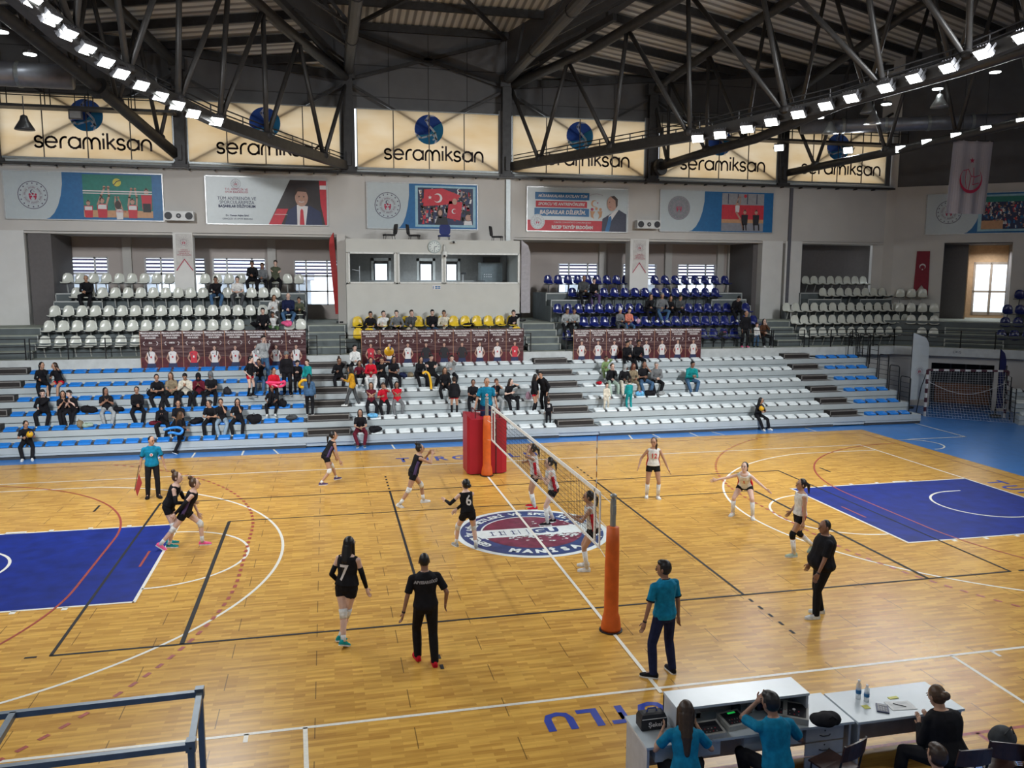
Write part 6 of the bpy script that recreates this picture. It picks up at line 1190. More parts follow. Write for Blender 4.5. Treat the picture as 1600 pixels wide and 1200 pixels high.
def finish():
    SC.view_layers[0].update() if False else None
    for o,vox,extra,sm in BAKE:
        m=o.modifiers.new('r','REMESH'); m.mode='VOXEL'; m.voxel_size=vox; m.use_smooth_shade=True
        s=o.modifiers.new('s','SMOOTH'); s.factor=.5; s.iterations=sm
    for x_,so,d in NUMS: pass
    dg_=bpy.context.evaluated_depsgraph_get(); dg_.update()
    for c_ in [q for q in COL.objects if q.type=='FONT' and q not in [n[0] for n in NUMS]]:
        me=bpy.data.meshes.new_from_object(c_.evaluated_get(dg_),depsgraph=dg_); nm=c_.name; cu=c_.data; n_=bpy.data.objects.new('tmp',me); COL.objects.link(n_); n_.parent=c_.parent; n_.matrix_local=c_.matrix_local.copy()
        for k_,v_ in c_.items(): n_[k_]=v_
        bpy.data.objects.remove(c_); n_.name=nm.split('.')[0]
    dg_=bpy.context.evaluated_depsgraph_get(); dg_.update()
    new=[(o,bpy.data.meshes.new_from_object(o.evaluated_get(dg_),depsgraph=dg_),extra) for o,_,extra,_ in BAKE]
    tx=[(x_,bpy.data.meshes.new_from_object(x_.evaluated_get(dg_),depsgraph=dg_),so,d) for x_,so,d in NUMS]
    for o,me,extra in new:
        mats=[m for m in o.data.materials]; o.modifiers.clear()
        if extra and extra.v:
            vs=[v.co[:] for v in me.vertices]; fs=[tuple(p.vertices) for p in me.polygons]; n=len(vs); off=-parent_origin(o.parent)
            e=V((0,0,0)); vs+=[tuple(V(p)+e) for p in extra.v]; fs+=[tuple(i+n for i in f) for f in extra.f]; m2=bpy.data.meshes.new(o.name); m2.from_pydata(vs,[],fs); m2.polygons.foreach_set('use_smooth',[True]*len(fs)); m2.update(); me=m2
        me.materials.clear(); 
        for m in mats[:1]: me.materials.append(m)
        me.polygons.foreach_set('material_index',[0]*len(me.polygons)); o.data=me; me.name=o.name
    from mathutils.bvhtree import BVHTree
    for x_,me,so,d in tx:   # print follows the cloth
        sm_=so.data; bv=BVHTree.FromPolygons([v.co for v in sm_.vertices],[tuple(p.vertices) for p in sm_.polygons]); par=x_.parent; so_off=so.location
        X=x_.matrix_local.copy(); bm=__import__('bmesh').new(); bm.from_mesh(me); bm.transform(X)
        __import__('bmesh').ops.triangulate(bm,faces=bm.faces[:])
        for _ in range(2): __import__('bmesh').ops.subdivide_edges(bm,edges=[e for e in bm.edges if e.calc_length()>.02],cuts=1,use_grid_fill=False); __import__('bmesh').ops.triangulate(bm,faces=bm.faces[:])
        for v in bm.verts:
            h=bv.ray_cast(v.co-so_off,-d)
            if h[0] is not None: v.co=h[0]+so_off+d*.006
        m2=bpy.data.meshes.new('shirt_print'); bm.to_mesh(m2); bm.free()
        for m in x_.data.materials: m2.materials.append(m)
        nm=x_.name; n_=bpy.data.objects.new('shirt_print',m2); COL.objects.link(n_); n_.parent=par; bpy.data.objects.remove(x_)
def prop(mb,name,label,cat,group=None,smooth=False): o=mb.build(name,smooth=smooth); return tag(o,label,cat,group)
def vball(c,lab,r=.105):
    t=empty('volleyball',c); tag(t,lab,'ball'); c=V(c); YM=mat('ball_yellow',(.75,.42,.01),.4); NM=mat('ball_navy',(.02,.03,.16),.4); mb=MB(); mb.ell(c,r,r,r,YM,None,20,14); mb.build('ball_shell',t,smooth=True); mb=MB()
    for ax in range(3):
        pts=[]
        for i in range(17):
            q=math.radians(-60+i*7.5); v_=[math.sin(q),math.cos(q)*.97,.22]; v_=v_[ax:]+v_[:ax]; pts.append(c+V(v_).normalized()*r*.985)
        mb.tube(pts,r*.16,NM,5)
    mb.build('ball_stripe',t,smooth=True); return t
# court players and officials (detailed)
D=dict(vox=.014)
K=dict(shirt=('black',0),bot=('shorts','black'),fem=True,**D); 
person('line judge in teal polo and black trousers holding a red flag down, far left',(-9.28,5.1,0),-80,hip=(0,0,.92),lean=(2,0),feet=[(.05,.12,0,25),(.0,-.14,0,-12)],hands=[(.05,.33,.80),(.0,-.30,.83)],head=(35,5),H=1.70,sk='m',shirt=('teal',.45),bot=('pants','black'),shoe='black',sole='black',hair=('buzz','k'),collar='black',badge=True,**D)
t=empty('line_flag',(-9.6,4.95,.8)); tag(t,'small dark red flag on a stick held by the line judge','flag'); mb=MB(); mb.tube([(-9.585,5.02,.93),(-9.72,4.95,.25)],.009,STEEL,6); mb.build('stick',t); mb=MB(); mb.prism([(-9.60,5.0,.72),(-9.53,5.0,.45),(-9.66,4.96,.1),(-9.70,4.95,.3)],(0,.006,0),mat('flag_cloth_red',(.3,.03,.03),.7)); mb.build('cloth',t)
person('black-kit player with white knee pads, hand on the teammate ahead, left',(-8.15,.80,0),-5,hip=(.02,0,.90),lean=(22,0),feet=[(-.02,.13,0,10),(.04,-.12,0,-8)],hands=[(.52,.08,.98),(.48,-.12,1.0)],head=(-5,-2),H=1.76,sk='p',hair=('bun','l'),shoe='tealg',socks=('white',.18),knee='white',sleeve=('black','both'),num=('11',.2,.30,True),**K)
person('purple and black kit libero striding right, pink shoes, left',(-7.9,.62,0),-2,hip=(.14,0,.80),lean=(24,0),feet=[(.46,.10,.0,0),(-.42,-.1,.06,0,35)],hands=[(.38,.22,.70),(-.12,-.22,.72)],head=(10,-4),H=1.74,sk='p',hair=('bun','l'),shoe='pink',socks=('white',.3),knee='white',sleeve=('black','R'),panel='purple',num=('5',.2,.30,True),**K)
person('black-kit player crouching near the far left side line, purple shoes',(-4.62,5.85,0),20,hip=(-.12,0,.78),lean=(30,0),feet=[(.26,.20,0,15),(-.34,-.2,0,-10)],hands=[(.30,.26,.62),(.22,-.25,.65)],head=(-20,-8),H=1.68,sk='m',hair=('pony','k'),shoe='purple',socks=('white',.15),knee='white',panel='purple',num=('2',.2,.30,True),**K)
person('black-kit player lunging with both arms raised to the net, left of centre',(-2.55,2.95,0),8,hip=(.05,0,.85),lean=(20,0),feet=[(.36,.14,0,5),(-.38,-.14,.03,-5,30)],hands=[(.52,.14,1.32),(.55,-.10,1.34)],head=(-5,-6),H=1.76,sk='m',hair=('bun','k'),shoe='white',socks=('white',.35),knee='white',panel='purple',num=('3',.2,.30,True),curl=.2,**K)
person('black-kit player number 6 with back turned, arms open, beside the roundel',(-1.70,-.72,0),105,hip=(-.08,0,.80),lean=(14,0),feet=[(.20,.16,0,5),(-.12,-.18,0,-20)],hands=[(.34,.36,1.05),(-.05,.42,.80)],head=(12,-10),H=1.66,sk='p',hair=('lowbun','k'),shoe='lgrey',socks=('white',.25),knee='white',sleeve=('black','both'),num=('6',.34,.30,False),**K)
person('black-kit player number 7 with long black hair stepping up, seen from behind',(-4.42,-4.95,0),60,hip=(.05,0,.92),lean=(8,0),feet=[(-.05,.10,.0,-15,20),(-.28,-.08,.02,-10,25)][::-1],hands=[(.20,.20,.90),(.26,-.26,.84)],head=(-10,5),H=1.78,sk='p',fat=.25,hair=('long','k'),shoe='tealg',socks=('white',.2),knee='white',sleeve=('black','both'),num=('7',.36,.24,False),**{**K,'vox':.013})
person('coach in black polo walking away with red shoes, bottom left of centre',(-3.22,-6.0,0),95,hip=(0,0,.93),lean=(5,0),feet=[(.12,.11,.02,5),(-.12,-.11,0,-5)],hands=[(.02,.36,.80),(.08,-.33,.90)],head=(-3,8),H=1.78,sk='d',shirt=('black',.5),bot=('pants','black'),shoe='red',sole='red',hair=('buzz','k'),watch=True,num=('AFYESARGÜCÜ',.058,.40,False,'g'),vox=.013,fat=.12)
person('white-kit player with red shoes at the net, farthest, arms raised',(.56,2.0,0),170,hip=(0,0,.90),lean=(8,0),feet=[(.02,.12,0,10),(.05,-.14,0,-10)],hands=[(.18,.16,1.62),(.30,-.12,1.20)],head=(0,-6),H=1.74,sk='m',hair=('pony','k'),shirt=('white',0),bot=('shorts','black'),fem=True,shoe='red',socks=('white',.85),panel='red',num=('10',.2,.32,True,'r'),curl=.2,pole=(.3,.6,-.5),**D)
person('white-kit player with long black ponytail waiting at the net, on the roundel',(.62,.62,0),175,hip=(-.05,0,.86),lean=(12,0),feet=[(.12,.12,0,0),(-.06,-.14,0,0)],hands=[(.30,.16,1.25),(.32,-.16,1.12)],head=(0,-6),H=1.74,sk='p',hair=('pony','k'),shirt=('white',0),bot=('shorts','black'),fem=True,shoe='black',socks=('white',.85),panel='red',curl=.2,**D)
person('white-kit player nearest the net post, looking left along the net',(.58,-2.55,0),165,hip=(-.05,0,.86),lean=(10,0),feet=[(.08,.16,0,0),(.08,-.16,0,0)],hands=[(.42,.14,1.15),(.22,-.18,1.05)],head=(0,-4),H=1.72,sk='m',hair=('pony','k'),shirt=('white',0),bot=('shorts','black'),fem=True,shoe='white',socks=('white',.85),panel='red',**D)
person('white-kit player standing with arms spread low, far right of the net',(3.93,2.32,0),-105,hip=(0,0,.89),lean=(6,0),feet=[(.02,.15,0,10),(-.08,-.14,0,-10)],hands=[(.12,.40,.82),(.16,-.40,.92)],head=(-20,0),H=1.74,sk='m',hair=('braid','b'),shirt=('white',0),bot=('shorts','black'),fem=True,shoe='white',socks=('white',.85),panel='red',num=('12',.2,.32,True,'r'),curl=.2,**D)
person('white-kit player crouched forward with arms spread wide, right side',(5.5,.2,0),-125,hip=(-.20,0,.76),lean=(42,0),feet=[(.08,.24,0,15),(-.02,-.26,0,-15)],hands=[(.40,.62,.82),(.30,-.66,.95)],head=(-12,-12),H=1.74,sk='p',hair=('pony','k'),shirt=('white',0),bot=('shorts','black'),fem=True,shoe='white',socks=('white',.85),panel='red',curl=.1,num=('1',.2,.32,True,'r'),**D)
person('white-kit player with black knee pads and ponytail stepping, before the heavy coach',(5.28,-2.68,0),175,hip=(.02,0,.88),lean=(-2,0),feet=[(.16,.10,0,0),(-.42,-.12,.12,0,45)],hands=[(.06,.24,.76),(.14,-.2,.92)],head=(0,-5),H=1.76,sk='m',hair=('pony','k'),shirt=('white',0),bot=('shorts','black'),fem=True,shoe='mint',socks=('white',.75),knee='black',panel='red',**D)
person('second referee in teal polo and navy trousers, back turned, by the side line',(.25,-7.12,0),105,hip=(0,0,.95),lean=(1,0),feet=[(-.02,.2,0,45),(-.02,-.16,0,-10)],hands=[(.06,.34,.82),(.02,-.28,.84)],head=(40,0),H=1.82,sk='d',shirt=('teal',.45),bot=('pants','navy'),shoe='black',hair=('short','k'),collar='black',watch=True,vox=.012)
person('heavy-set coach in black polo and trousers, hands down, looking left, right side',(3.86,-5.68,0),165,hip=(0,0,.94),lean=(-3,0),feet=[(.12,.12,0,10),(-.04,-.13,0,-10)],hands=[(.20,.30,.83),(.16,-.26,.86)],head=(10,0),H=1.80,sk='d',shirt=('black',.5),bot=('pants','black'),shoe='white',hair=('buzz','k'),fat=.95,watch=True,vox=.013)
person('first referee in bright blue polo standing up in the red stand',(.1,6.32,1.15),-95,hip=(0,0,.93),lean=(2,0),hands=[(.12,.33,.80),(.16,-.38,.80)],head=(10,5),H=1.80,sk='m',shirt=('teal',.45),bot=('pants','navy'),shoe='black',hair=('buzz','k'),collar='black',badge=True,**D)
b_=MB(); b_.box(-.5,.6,5.95,6.7,1.08,1.13,STEEL); o=b_.build('stand_platform',bpy.data.objects['referee_stand'])
# seated officials at the desks
Q=dict(vox=.012,hip=(0,0,.53))
person('woman in teal shirt with long dark hair seated at the desk, leaning on it',(-.85,-10.33,0),75,lean=(18,0),feet=[(.35,.12,0,5),(.3,-.12,0,-5)],hands=[(.38,.22,.82),(.42,-.22,.82)],head=(-15,18),H=1.68,sk='m',shirt=('teal',.45),bot=('pants','black'),shoe='black',hair=('long','b'),fem=True,**Q)
person('man in teal shirt seated at the desk holding a hand to his face',(.22,-10.42,0),90,lean=(14,0),feet=[(.35,.15,0,5),(.3,-.15,0,-5)],hands=[(.36,.08,1.14),(.38,-.25,.8)],head=(20,10),H=1.80,sk='d',shirt=('teal',.5),bot=('pants','black'),shoe='black',hair=('short','k'),pole=(0,.6,-.8),**Q)
person('person in dark sweater with light hair tied back, seated at the right desk',(2.25,-10.66,0),95,lean=(16,0),feet=[(.30,.42,0,15),(.25,-.2,0,-5)],hands=[(.34,.12,.78),(.36,-.12,.78)],head=(5,20),H=1.72,sk='m',shirt=('black',1),bot=('pants','black'),shoe='brown',hair=('lowbun','l'),fem=True,fat=1.05,**Q)
person('dark-haired head and shoulders at the bottom edge below the right desk',(3.15,-11.35,0),95,lean=(8,0),feet=[(.35,.15,0,5),(.3,-.15,0,-5)],hands=[(.3,.2,.6),(.3,-.2,.6)],H=1.66,sk='m',shirt=('black',1),bot=('pants','black'),shoe='black',hair=('short','k'),**Q)
person('dark-haired person at the bottom edge, behind the brown chairs',(1.35,-11.6,0),95,lean=(8,0),feet=[(.35,.15,0,5),(.3,-.15,0,-5)],hands=[(.3,.2,.6),(.3,-.2,.6)],H=1.66,sk='m',shirt=('black',1),bot=('pants','black'),shoe='black',hair=('short','b'),**Q)
def heap(c,rx,ry,rz,col,lab,name='bag',cat='bag',seed=1,strap=None):
    q=random.Random(seed); t=empty(name,c); tag(t,lab,cat); mb=MB(); c=V(c)
    for i in range(5): mb.ell(c+V((q.uniform(-.45,.45)*rx,q.uniform(-.3,.3)*ry,q.uniform(-.1,.35)*rz)),rx*q.uniform(.5,.75),ry*q.uniform(.6,.9),rz*q.uniform(.5,.8),cloth(col),None,10,6)
    addb(name+'_body',mb,t,.02)
    mb=MB(); mb.tube([c+V((-.3*rx,-ry*.6,rz*.6)),c+V((-.1*rx,-ry*.9,rz*1.15)),c+V((.2*rx,-ry*.8,rz*.7))],.012,cloth(strap or col),5); mb.build('strap',t); return t
heap((3.0,-10.62,.62),.2,.15,.22,'dgrey','grey and black backpack standing on the dark chair at the right',seed=2); heap((.93,-10.25,.92),.2,.14,.10,'black','black jacket draped over the empty brown chair','jacket','jacket',3)
vball(tuple(at(608,549,y=-.2)),'yellow and navy volleyball in the air before the middle banners')
# ---------------------------------------------------------------- spectators
RQ=random.Random(11)
FLZ=[2.8,3.35,3.9,4.6,5.18]
def seated(u,k,label,shirt,bot,hair,H=1.62,face=0,lean=None,tier=0,sk=None,shoe='white',hands=None,head=None,fem=True,dz=0,dy=0,**kw):
    lean=RQ.uniform(8,24) if lean is None else lean
    if tier: y,sz,fl=RY[k-1][0]-.06,RY[k-1][1]+.10,FLZ[k-1]
    else: y,sz,fl=yr(k)+.28,zr(k)+.16,(zr(k-1) if k>1 else 0)
    y+=dy; x=xu(u,y-.15,sz+.45); hz=sz-fl+dz; kk=H/1.75
    w=RQ.uniform(.07,.15); f=.42*kk+.03
    feet=[(f+RQ.uniform(-.03,.06),w+.02,0,RQ.uniform(0,15)),(f+RQ.uniform(-.03,.06),-w-.02,0,-RQ.uniform(0,15))]
    if k==1 and not tier: feet=[(q[0]+.05,*q[1:]) for q in feet]
    if H<1.45: feet=[(q[0]-.04,q[1],max(0,hz-.42*kk-.05),q[3]) for q in feet]
    m=RQ.random(); hf=.26*kk+.25*math.sin(math.radians(lean))
    if hands is None: hands=[(hf+.08,.03,hz+.14),(hf+.08,-.03,hz+.13)] if m<.5 else [(hf+.12,.14,hz+.13),(hf+.1,-.13,hz+.13)] if m<.8 else [(.2,.05,hz+.48),(hf+.08,-.1,hz+.14)]
    elif hands=='face': hands=[(.2,.06,hz+.58*kk),(hf,-.08,hz+.2)]
    elif hands=='phone': hands=[(.26,.05,hz+.28),(.26,-.05,hz+.28)]
    elif hands=='arms': hands=[(.14,-.1,hz+.3),(.14,.1,hz+.27)]
    return person(label,(x,y,fl),-90+face,hip=(0,0,hz),lean=(lean,RQ.uniform(-3,3)),feet=feet,hands=hands,head=head or (RQ.uniform(-15,15),RQ.uniform(0,12)),H=H,sk=sk or RQ.choice('mmpd'),shirt=shirt,bot=bot,shoe=shoe,hair=hair,fem=fem,vox=.024,pole=(-.2,.55,-.75),**kw)
def stand(u,v,z,label,shirt,bot,hair,H=1.6,face=0,y=None,fem=True,lean=3,hands=None,feet=None,sk=None,shoe='black',**kw):
    p_=at(u,v,z=z) if y is None else V((xu(u,y,z+.3),y,z)); s_=H/1.75
    hands=hands or [(.12,.22*s_,.82*s_),(.14,-.22*s_,.84*s_)]
    return person(label,(p_.x,p_.y,z),-90+face,hip=(0,0,.91*s_),lean=(lean,0),feet=feet or [(.04,.11*s_,0,8),(-.03,-.11*s_,0,-8)],hands=hands,head=kw.pop('head',(RQ.uniform(-15,15),5)),H=H,sk=sk or RQ.choice('mmp'),shirt=shirt,bot=bot,shoe=shoe,hair=hair,fem=fem,vox=.024,**kw)
B='black';PB_=('pants','black')
# left block
seated(38,1,'girl in black with white shoes holding a yellow ball, bottom left row',(B,.45),PB_,('pony','k'),1.55,face=15,hands=[(.3,.08,.75),(.3,-.08,.72)],head=(25,5))
x=xu(46,10.9,.8); vball((x+.03,10.86,.83),'yellow and navy volleyball in the lap of the bottom left girl')
seated(62,5,'girl with ponytail in black tracksuit high at the left, chin turned right',(B,1),PB_,('pony','k'),1.6,face=20,shoe='dgrey',head=(30,0)); seated(90,5,'girl in black shirt and red shorts, bare legs, high at the left',(B,.45),('shorts','red'),('long','b'),1.6,face=-20,head=(-30,5),hands='face')
seated(65,3,'person in black hoodie and white shoes, leftmost of the third row',(B,1),PB_,('short','k'),1.66,face=5); seated(95,3,'girl in black tee leaning right over a phone, third row left',(B,.45),PB_,('long','k'),1.6,face=25,lean=28,hands='phone'); seated(113,3,'person in black top beside the phone girl, third row left',(B,.6),PB_,('short','k'),1.64,face=-15,lean=25,hands='phone')
seated(164,3,'girl in black tee and light grey trousers with crossed feet',(B,.45),('pants','lgrey'),('long','k'),1.62,face=15,head=(30,0),hands=[(.2,.03,.85),(.2,-.03,.83)])
seated(212,3,'girl in black hoodie sitting upright, alone between two bags',(B,1),PB_,('pony','k'),1.62,face=15,lean=5)
seated(246,4,'woman in black tee leaning forward, left end of the fourth row group',(B,.45),PB_,('lowbun','k'),1.64,lean=24); seated(268,4,'blonde woman in patterned black and cream top, fourth row',('khaki',.45),PB_,('long','l'),1.64); seated(289,4,'person in cream white jacket and black trousers, fourth row',('cream',1),PB_,('short','k'),1.7,fem=False,lean=20,hands='phone',head=(0,25)); seated(310,4,'woman with dark headscarf in maroon red jacket, fourth row',('maroon',1),PB_,('hijab','black'),1.6,hands='phone'); seated(329,4,'woman with grey headscarf in black tee, right end of the fourth row group',(B,.45),PB_,('hijab','grey'),1.66,lean=10)
seated(253,2,'person in black hood slumped behind the walking girl, second row',(B,1),PB_,('hood','black'),1.6,lean=30,hands='phone'); seated(278,2,'girl in black top just behind the walking girl, second row',(B,.6),PB_,('pony','k'),1.6,lean=8)
stand(281,708,0,'girl with very long brown hair walking on the floor with a blue balloon',(B,1),PB_,('long','l'),1.42,face=110,lean=6,feet=[(.22,.07,0,0),(-.2,-.07,.03,0,25)],hands=[(.15,.2,.85),(.22,-.12,.8)],hem=.35)
seated(328,2,'girl in black tee looking left, left of the second row trio',(B,.45),PB_,('lowbun','k'),1.62,head=(-30,5),face=-5,hands=[(.35,.04,.72),(.35,-.04,.7)]); seated(346,2,'girl in black tee and light jeans, centre of the second row trio',(B,.45),('pants','ldenim'),('lowbun','b'),1.64,lean=8); seated(371,2,'girl with long dark hair in black tee, right of the second row trio',(B,.45),PB_,('long','k'),1.62,lean=10)
seated(423,3,'small girl in black top, third row at the right end of the left block',(B,.6),PB_,('long','b'),1.38,lean=6)
stand(391,0,zr(4),'girl in black top and red shorts standing on the stand, hand on chin',(B,.6),('shorts','red'),('short','k'),1.5,y=13.0,face=60,hands=[(.15,.1,1.2),(.1,-.2,.8)],socks=('black',.8)); seated(405,5,'girl in black tee and jeans covering her face, below the banners',(B,.45),('pants','denim'),('lowbun','k'),1.6,hands='face')
stand(413,0,zr(5),'tall man in grey jacket and jeans standing before the left banners',('lgrey',1),('pants','denim'),('short','k'),1.78,y=14.3,fem=False,face=15,hands=[(.2,.06,1.45),(.1,-.2,.95)],shoe='dgrey')
stand(428,0,zr(3),'girl in bright red jacket standing with a pink balloon',('red',1),PB_,('pony','k'),1.52,y=12.6,face=15,lean=10,hands=[(.28,.12,.85),(.28,-.12,.85)],feet=[(.05,.1,0,10),(.05,-.2,0,-10)])
stand(449,0,zr(4),'person in all black with grey beanie standing, left block right end',(B,1),PB_,('beanie','grey'),1.66,y=13.15,lean=8); stand(465,0,zr(4),'boy in black standing beside the beanie person',(B,1),PB_,('short','k'),1.3,y=13.2,fem=False,head=(20,20),hands=[(.15,.05,.85),(.15,-.05,.85)])
stand(482,0,zr(4),'girl in teal jacket standing by the aisle with a yellow balloon',('tealg',1),('pants','khaki'),('short','b'),1.34,y=12.9,face=-30); stand(484,0,zr(2)+.2,'girl in denim jacket with long hair, back turned, on the dark aisle steps',('denim',1),PB_,('long','k'),1.48,y=12.1,face=175,hem=.2)
# middle block
seated(529,5,'woman in black with high bun sitting at the aisle, hand on mouth',(B,1),PB_,('bun','b'),1.6,hands='face',shoe='dgrey',dy=.05); seated(555,6,'person in white shirt at the left end below the yellow chairs',('white',1),PB_,('short','k'),1.62,head=(25,0)); seated(561,5,'small dark-haired girl in black and red behind the mustard jacket girl',('maroon',.6),PB_,('pony','b'),1.3)
stand(551,0,zr(3),'girl in mustard yellow jacket with bushy dark hair walking along the stand',('mustard',1),('pants','dgrey'),('long','k'),1.5,y=12.5,face=-100,feet=[(.25,.1,0,0),(-.22,-.1,0,0)],hem=.25,shoe='white',hands=[(.3,.05,1.0),(.25,-.1,.95)])
seated(579,5,'girl in red jacket and white trousers with clasped hands',('red',1),('pants','white'),('pony','k'),1.62,lean=24,hands=[(.42,.03,.7),(.42,-.03,.7)]); seated(592,6,'small child in black and red behind, hands at the face, middle block',('maroon',.45),PB_,('short','b'),1.2,hands='face'); seated(597,5,'girl in black holding both hands to her mouth, middle block fifth row',(B,.6),PB_,('short','b'),1.6,hands='face'); seated(614,5,'girl with long dark hair in black tee, legs crossed, fifth row',(B,.45),PB_,('long','k'),1.64,face=10)
seated(654,5,'girl in black and white trousers leaning right, under the yellow balloon arch',(B,1),PB_,('long','k'),1.6,face=20,lean=20,shoe='white'); seated(674,5,'boy in black hoodie with yellow print, right of the balloon arch',(B,1),PB_,('short','k'),1.72,fem=False,lean=8,hands='arms'); seated(705,5,'person in pale grey hoodie with hand on chin, below the banners',('lgrey',1),PB_,('short','k'),1.62,hands='face',dy=.05)
seated(695,4,'girl with very long brown hair in black top with white print',(B,1),PB_,('long','l'),1.58,lean=6); stand(710,0,zr(2),'girl in black with red shorts, back turned, standing on the middle block',(B,1),('shorts','red'),('lowbun','b'),1.46,y=12.1,face=175,lean=10,hem=.25,socks=('black',.9))
seated(580,3,'girl in dark red tee, left of the three red-shirted girls',('maroon',.45),PB_,('long','b'),1.5,lean=4,hands='arms'); seated(600,3,'girl in dark red tee hiding her face, centre of the three in red',('red',.45),PB_,('short','b'),1.5,hands='face'); seated(621,3,'girl with long black hair in red tee, right of the three in red',('red',.45),('pants','grey'),('long','k'),1.5,lean=4,hands='arms')
seated(563,1,'woman with long curly black hair in black tee and maroon trousers, bottom row',(B,.45),('pants','maroon'),('long','k'),1.66,lean=16,shoe='dgrey',hands=[(.4,.04,.68),(.4,-.04,.66)])
seated(739,3,'girl in black and cream tee left of the first referee',(B,.45),PB_,('lowbun','k'),1.6,lean=14); seated(776,3,'girl in black tee half hidden right behind the first referee',(B,.45),('pants','lgrey'),('short','l'),1.6,hands='face'); seated(795,3,'girl with long dark hair in black, hand on chin, leaning right',(B,.45),PB_,('long','b'),1.62,face=25,hands='face')
stand(834,0,zr(2),'girl in black hoodie and red skirt standing by the third aisle',(B,1),('shorts','red'),('long','k'),1.5,y=12.05,face=70,socks=('black',.95),hem=.15); stand(851,0,zr(2),'adult in black with yellow stripes bending by the third aisle',(B,1),PB_,('short','k'),1.68,y=12.3,face=-50,lean=28,fem=False,hem=.15); stand(857,0,zr(1),'small child in black with white number on the back, bottom of the third aisle',(B,1),PB_,('short','b'),1.02,y=11.5,face=170,num=('28',.22,.34,False))
# right block
seated(947,5,'child in green camouflage on the fifth row, left of the family',('camo',1),('pants','camo'),('short','b'),1.3); seated(957,4,'woman in black and white jacket with green trousers, family group',(B,1),('pants','mint'),('lowbun','l'),1.64,lean=10); seated(976,4,'woman with grey headscarf in black jacket, family group',(B,1),('pants','cream'),('hijab','lgrey'),1.6,head=(25,10)); seated(981,6,'person in black sweater, upper left of the family group',(B,1),PB_,('short','k'),1.62); seated(997,6,'man in black shirt, upper right of the family group',(B,1),PB_,('short','k'),1.74,fem=False,lean=16); seated(990,4,'woman with red-brown hair in khaki, behind the teal child',('khaki',1),('pants','khaki'),('long','r'),1.6,dy=.05)
seated(1008,4,'man with glasses in black tee and jeans, hand on mouth',(B,.45),('pants','denim'),('buzz','k'),1.78,fem=False,hands='face',lean=6); seated(1027,4,'man in grey-green shirt with hand on knee, right of the family',('grey',1),PB_,('short','g'),1.76,fem=False,lean=14,face=-10); seated(1080,4,'man in dark teal shirt and jeans with legs apart, sitting alone',('tealg',1),('pants','denim'),('short','k'),1.8,fem=False,lean=20,hands=[(.4,.03,.75),(.4,-.03,.74)])
stand(947,0,zr(2),'small child in cream clothes standing before the family',('cream',1),('pants','cream'),('short','b'),1.08,y=12.05,shoe='white'); stand(983,0,zr(2),'child in teal tracksuit, back turned, standing before the family',('tealg',1),('pants','tealg'),('short','b'),1.22,y=12.0,face=180)
seated(1188,1,'girl in black holding a yellow ball, alone on the bottom row at right',(B,1),PB_,('long','k'),1.52,lean=10,face=15,hands=[(.32,.07,.76),(.3,-.1,.72)],head=(25,5)); vball((xu(1190,10.8,.82)+.02,10.84,.86),'yellow and navy volleyball held by the girl at the right bottom row')
# upper left
G=dict(tier=1)
seated(134,4,'man in black jacket alone on the upper left tier',(B,1),PB_,('buzz','k'),1.78,fem=False,**G); seated(338,4,'man in black sweater beside the pillar, upper left',(B,1),('pants','denim'),('short','k'),1.74,fem=False,**G); seated(371,4,'man in white shirt, upper left tier',('white',.45),('pants','dgrey'),('short','k'),1.74,fem=False,**G)
seated(394,5,'person in black, left of the three on the top left row',(B,1),PB_,('short','k'),1.72,dz=.1,**G); seated(409,5,'person in grey sweater, centre of the three on the top left row',('grey',1),PB_,('short','b'),1.7,**G); seated(430,5,'person in green and black top, right of the three on the top left row',('olive',1),PB_,('short','k'),1.74,dz=.1,hands='arms',**G)
seated(428,3,'woman in white sweater with hand on chin, upper left third row',('white',1),('pants','dgrey'),('long','l'),1.62,hands='face',**G); seated(450,3,'bald man in navy sweater and jeans, upper left third row',('navy',1),('pants','denim'),('bald','k'),1.8,fem=False,fat=.2,**G); seated(468,3,'boy in olive jacket, right end of the upper left third row',('olive',1),PB_,('short','k'),1.4,fem=False,**G)
seated(411,2,'man in black hoodie behind the left banners',(B,1),PB_,('short','k'),1.7,fem=False,**G); seated(426,2,'child in white sweater and green trousers behind the left banners',('white',1),('pants','green'),('short','b'),1.3,**G)
# yellow row
def yel(u,label,*a,**k): 
    RY.append((16.66,3.66)); FLZ.append(3.2); seated(u,6,label,*a,tier=1,**k); RY.pop(); FLZ.pop()
yel(578,'person in black sweater, leftmost on the yellow chairs',(B,1),('pants','ldenim'),('short','k'),1.66); yel(599,'young man in white patterned tee on the yellow chairs',('white',.45),PB_,('short','k'),1.7,fem=False,lean=20); yel(620,'bearded man in grey hoodie on the yellow chairs',('grey',1),PB_,('short','k'),1.74,fem=False,lean=18); yel(643,'man in dark grey jacket and cream trousers on the yellow chairs',('dgrey',1),('pants','cream'),('short','b'),1.74,fem=False)
yel(675,'man in open black coat and jeans on the yellow chairs',(B,1),('pants','denim'),('short','k'),1.76,fem=False); yel(694,'man in cream jacket on the yellow chairs',('cream',1),('pants','dgrey'),('short','k'),1.74,fem=False); yel(803,'person in black with chin on hand, right end of the yellow chairs',(B,1),('pants','lgrey'),('short','k'),1.7,hands='face')
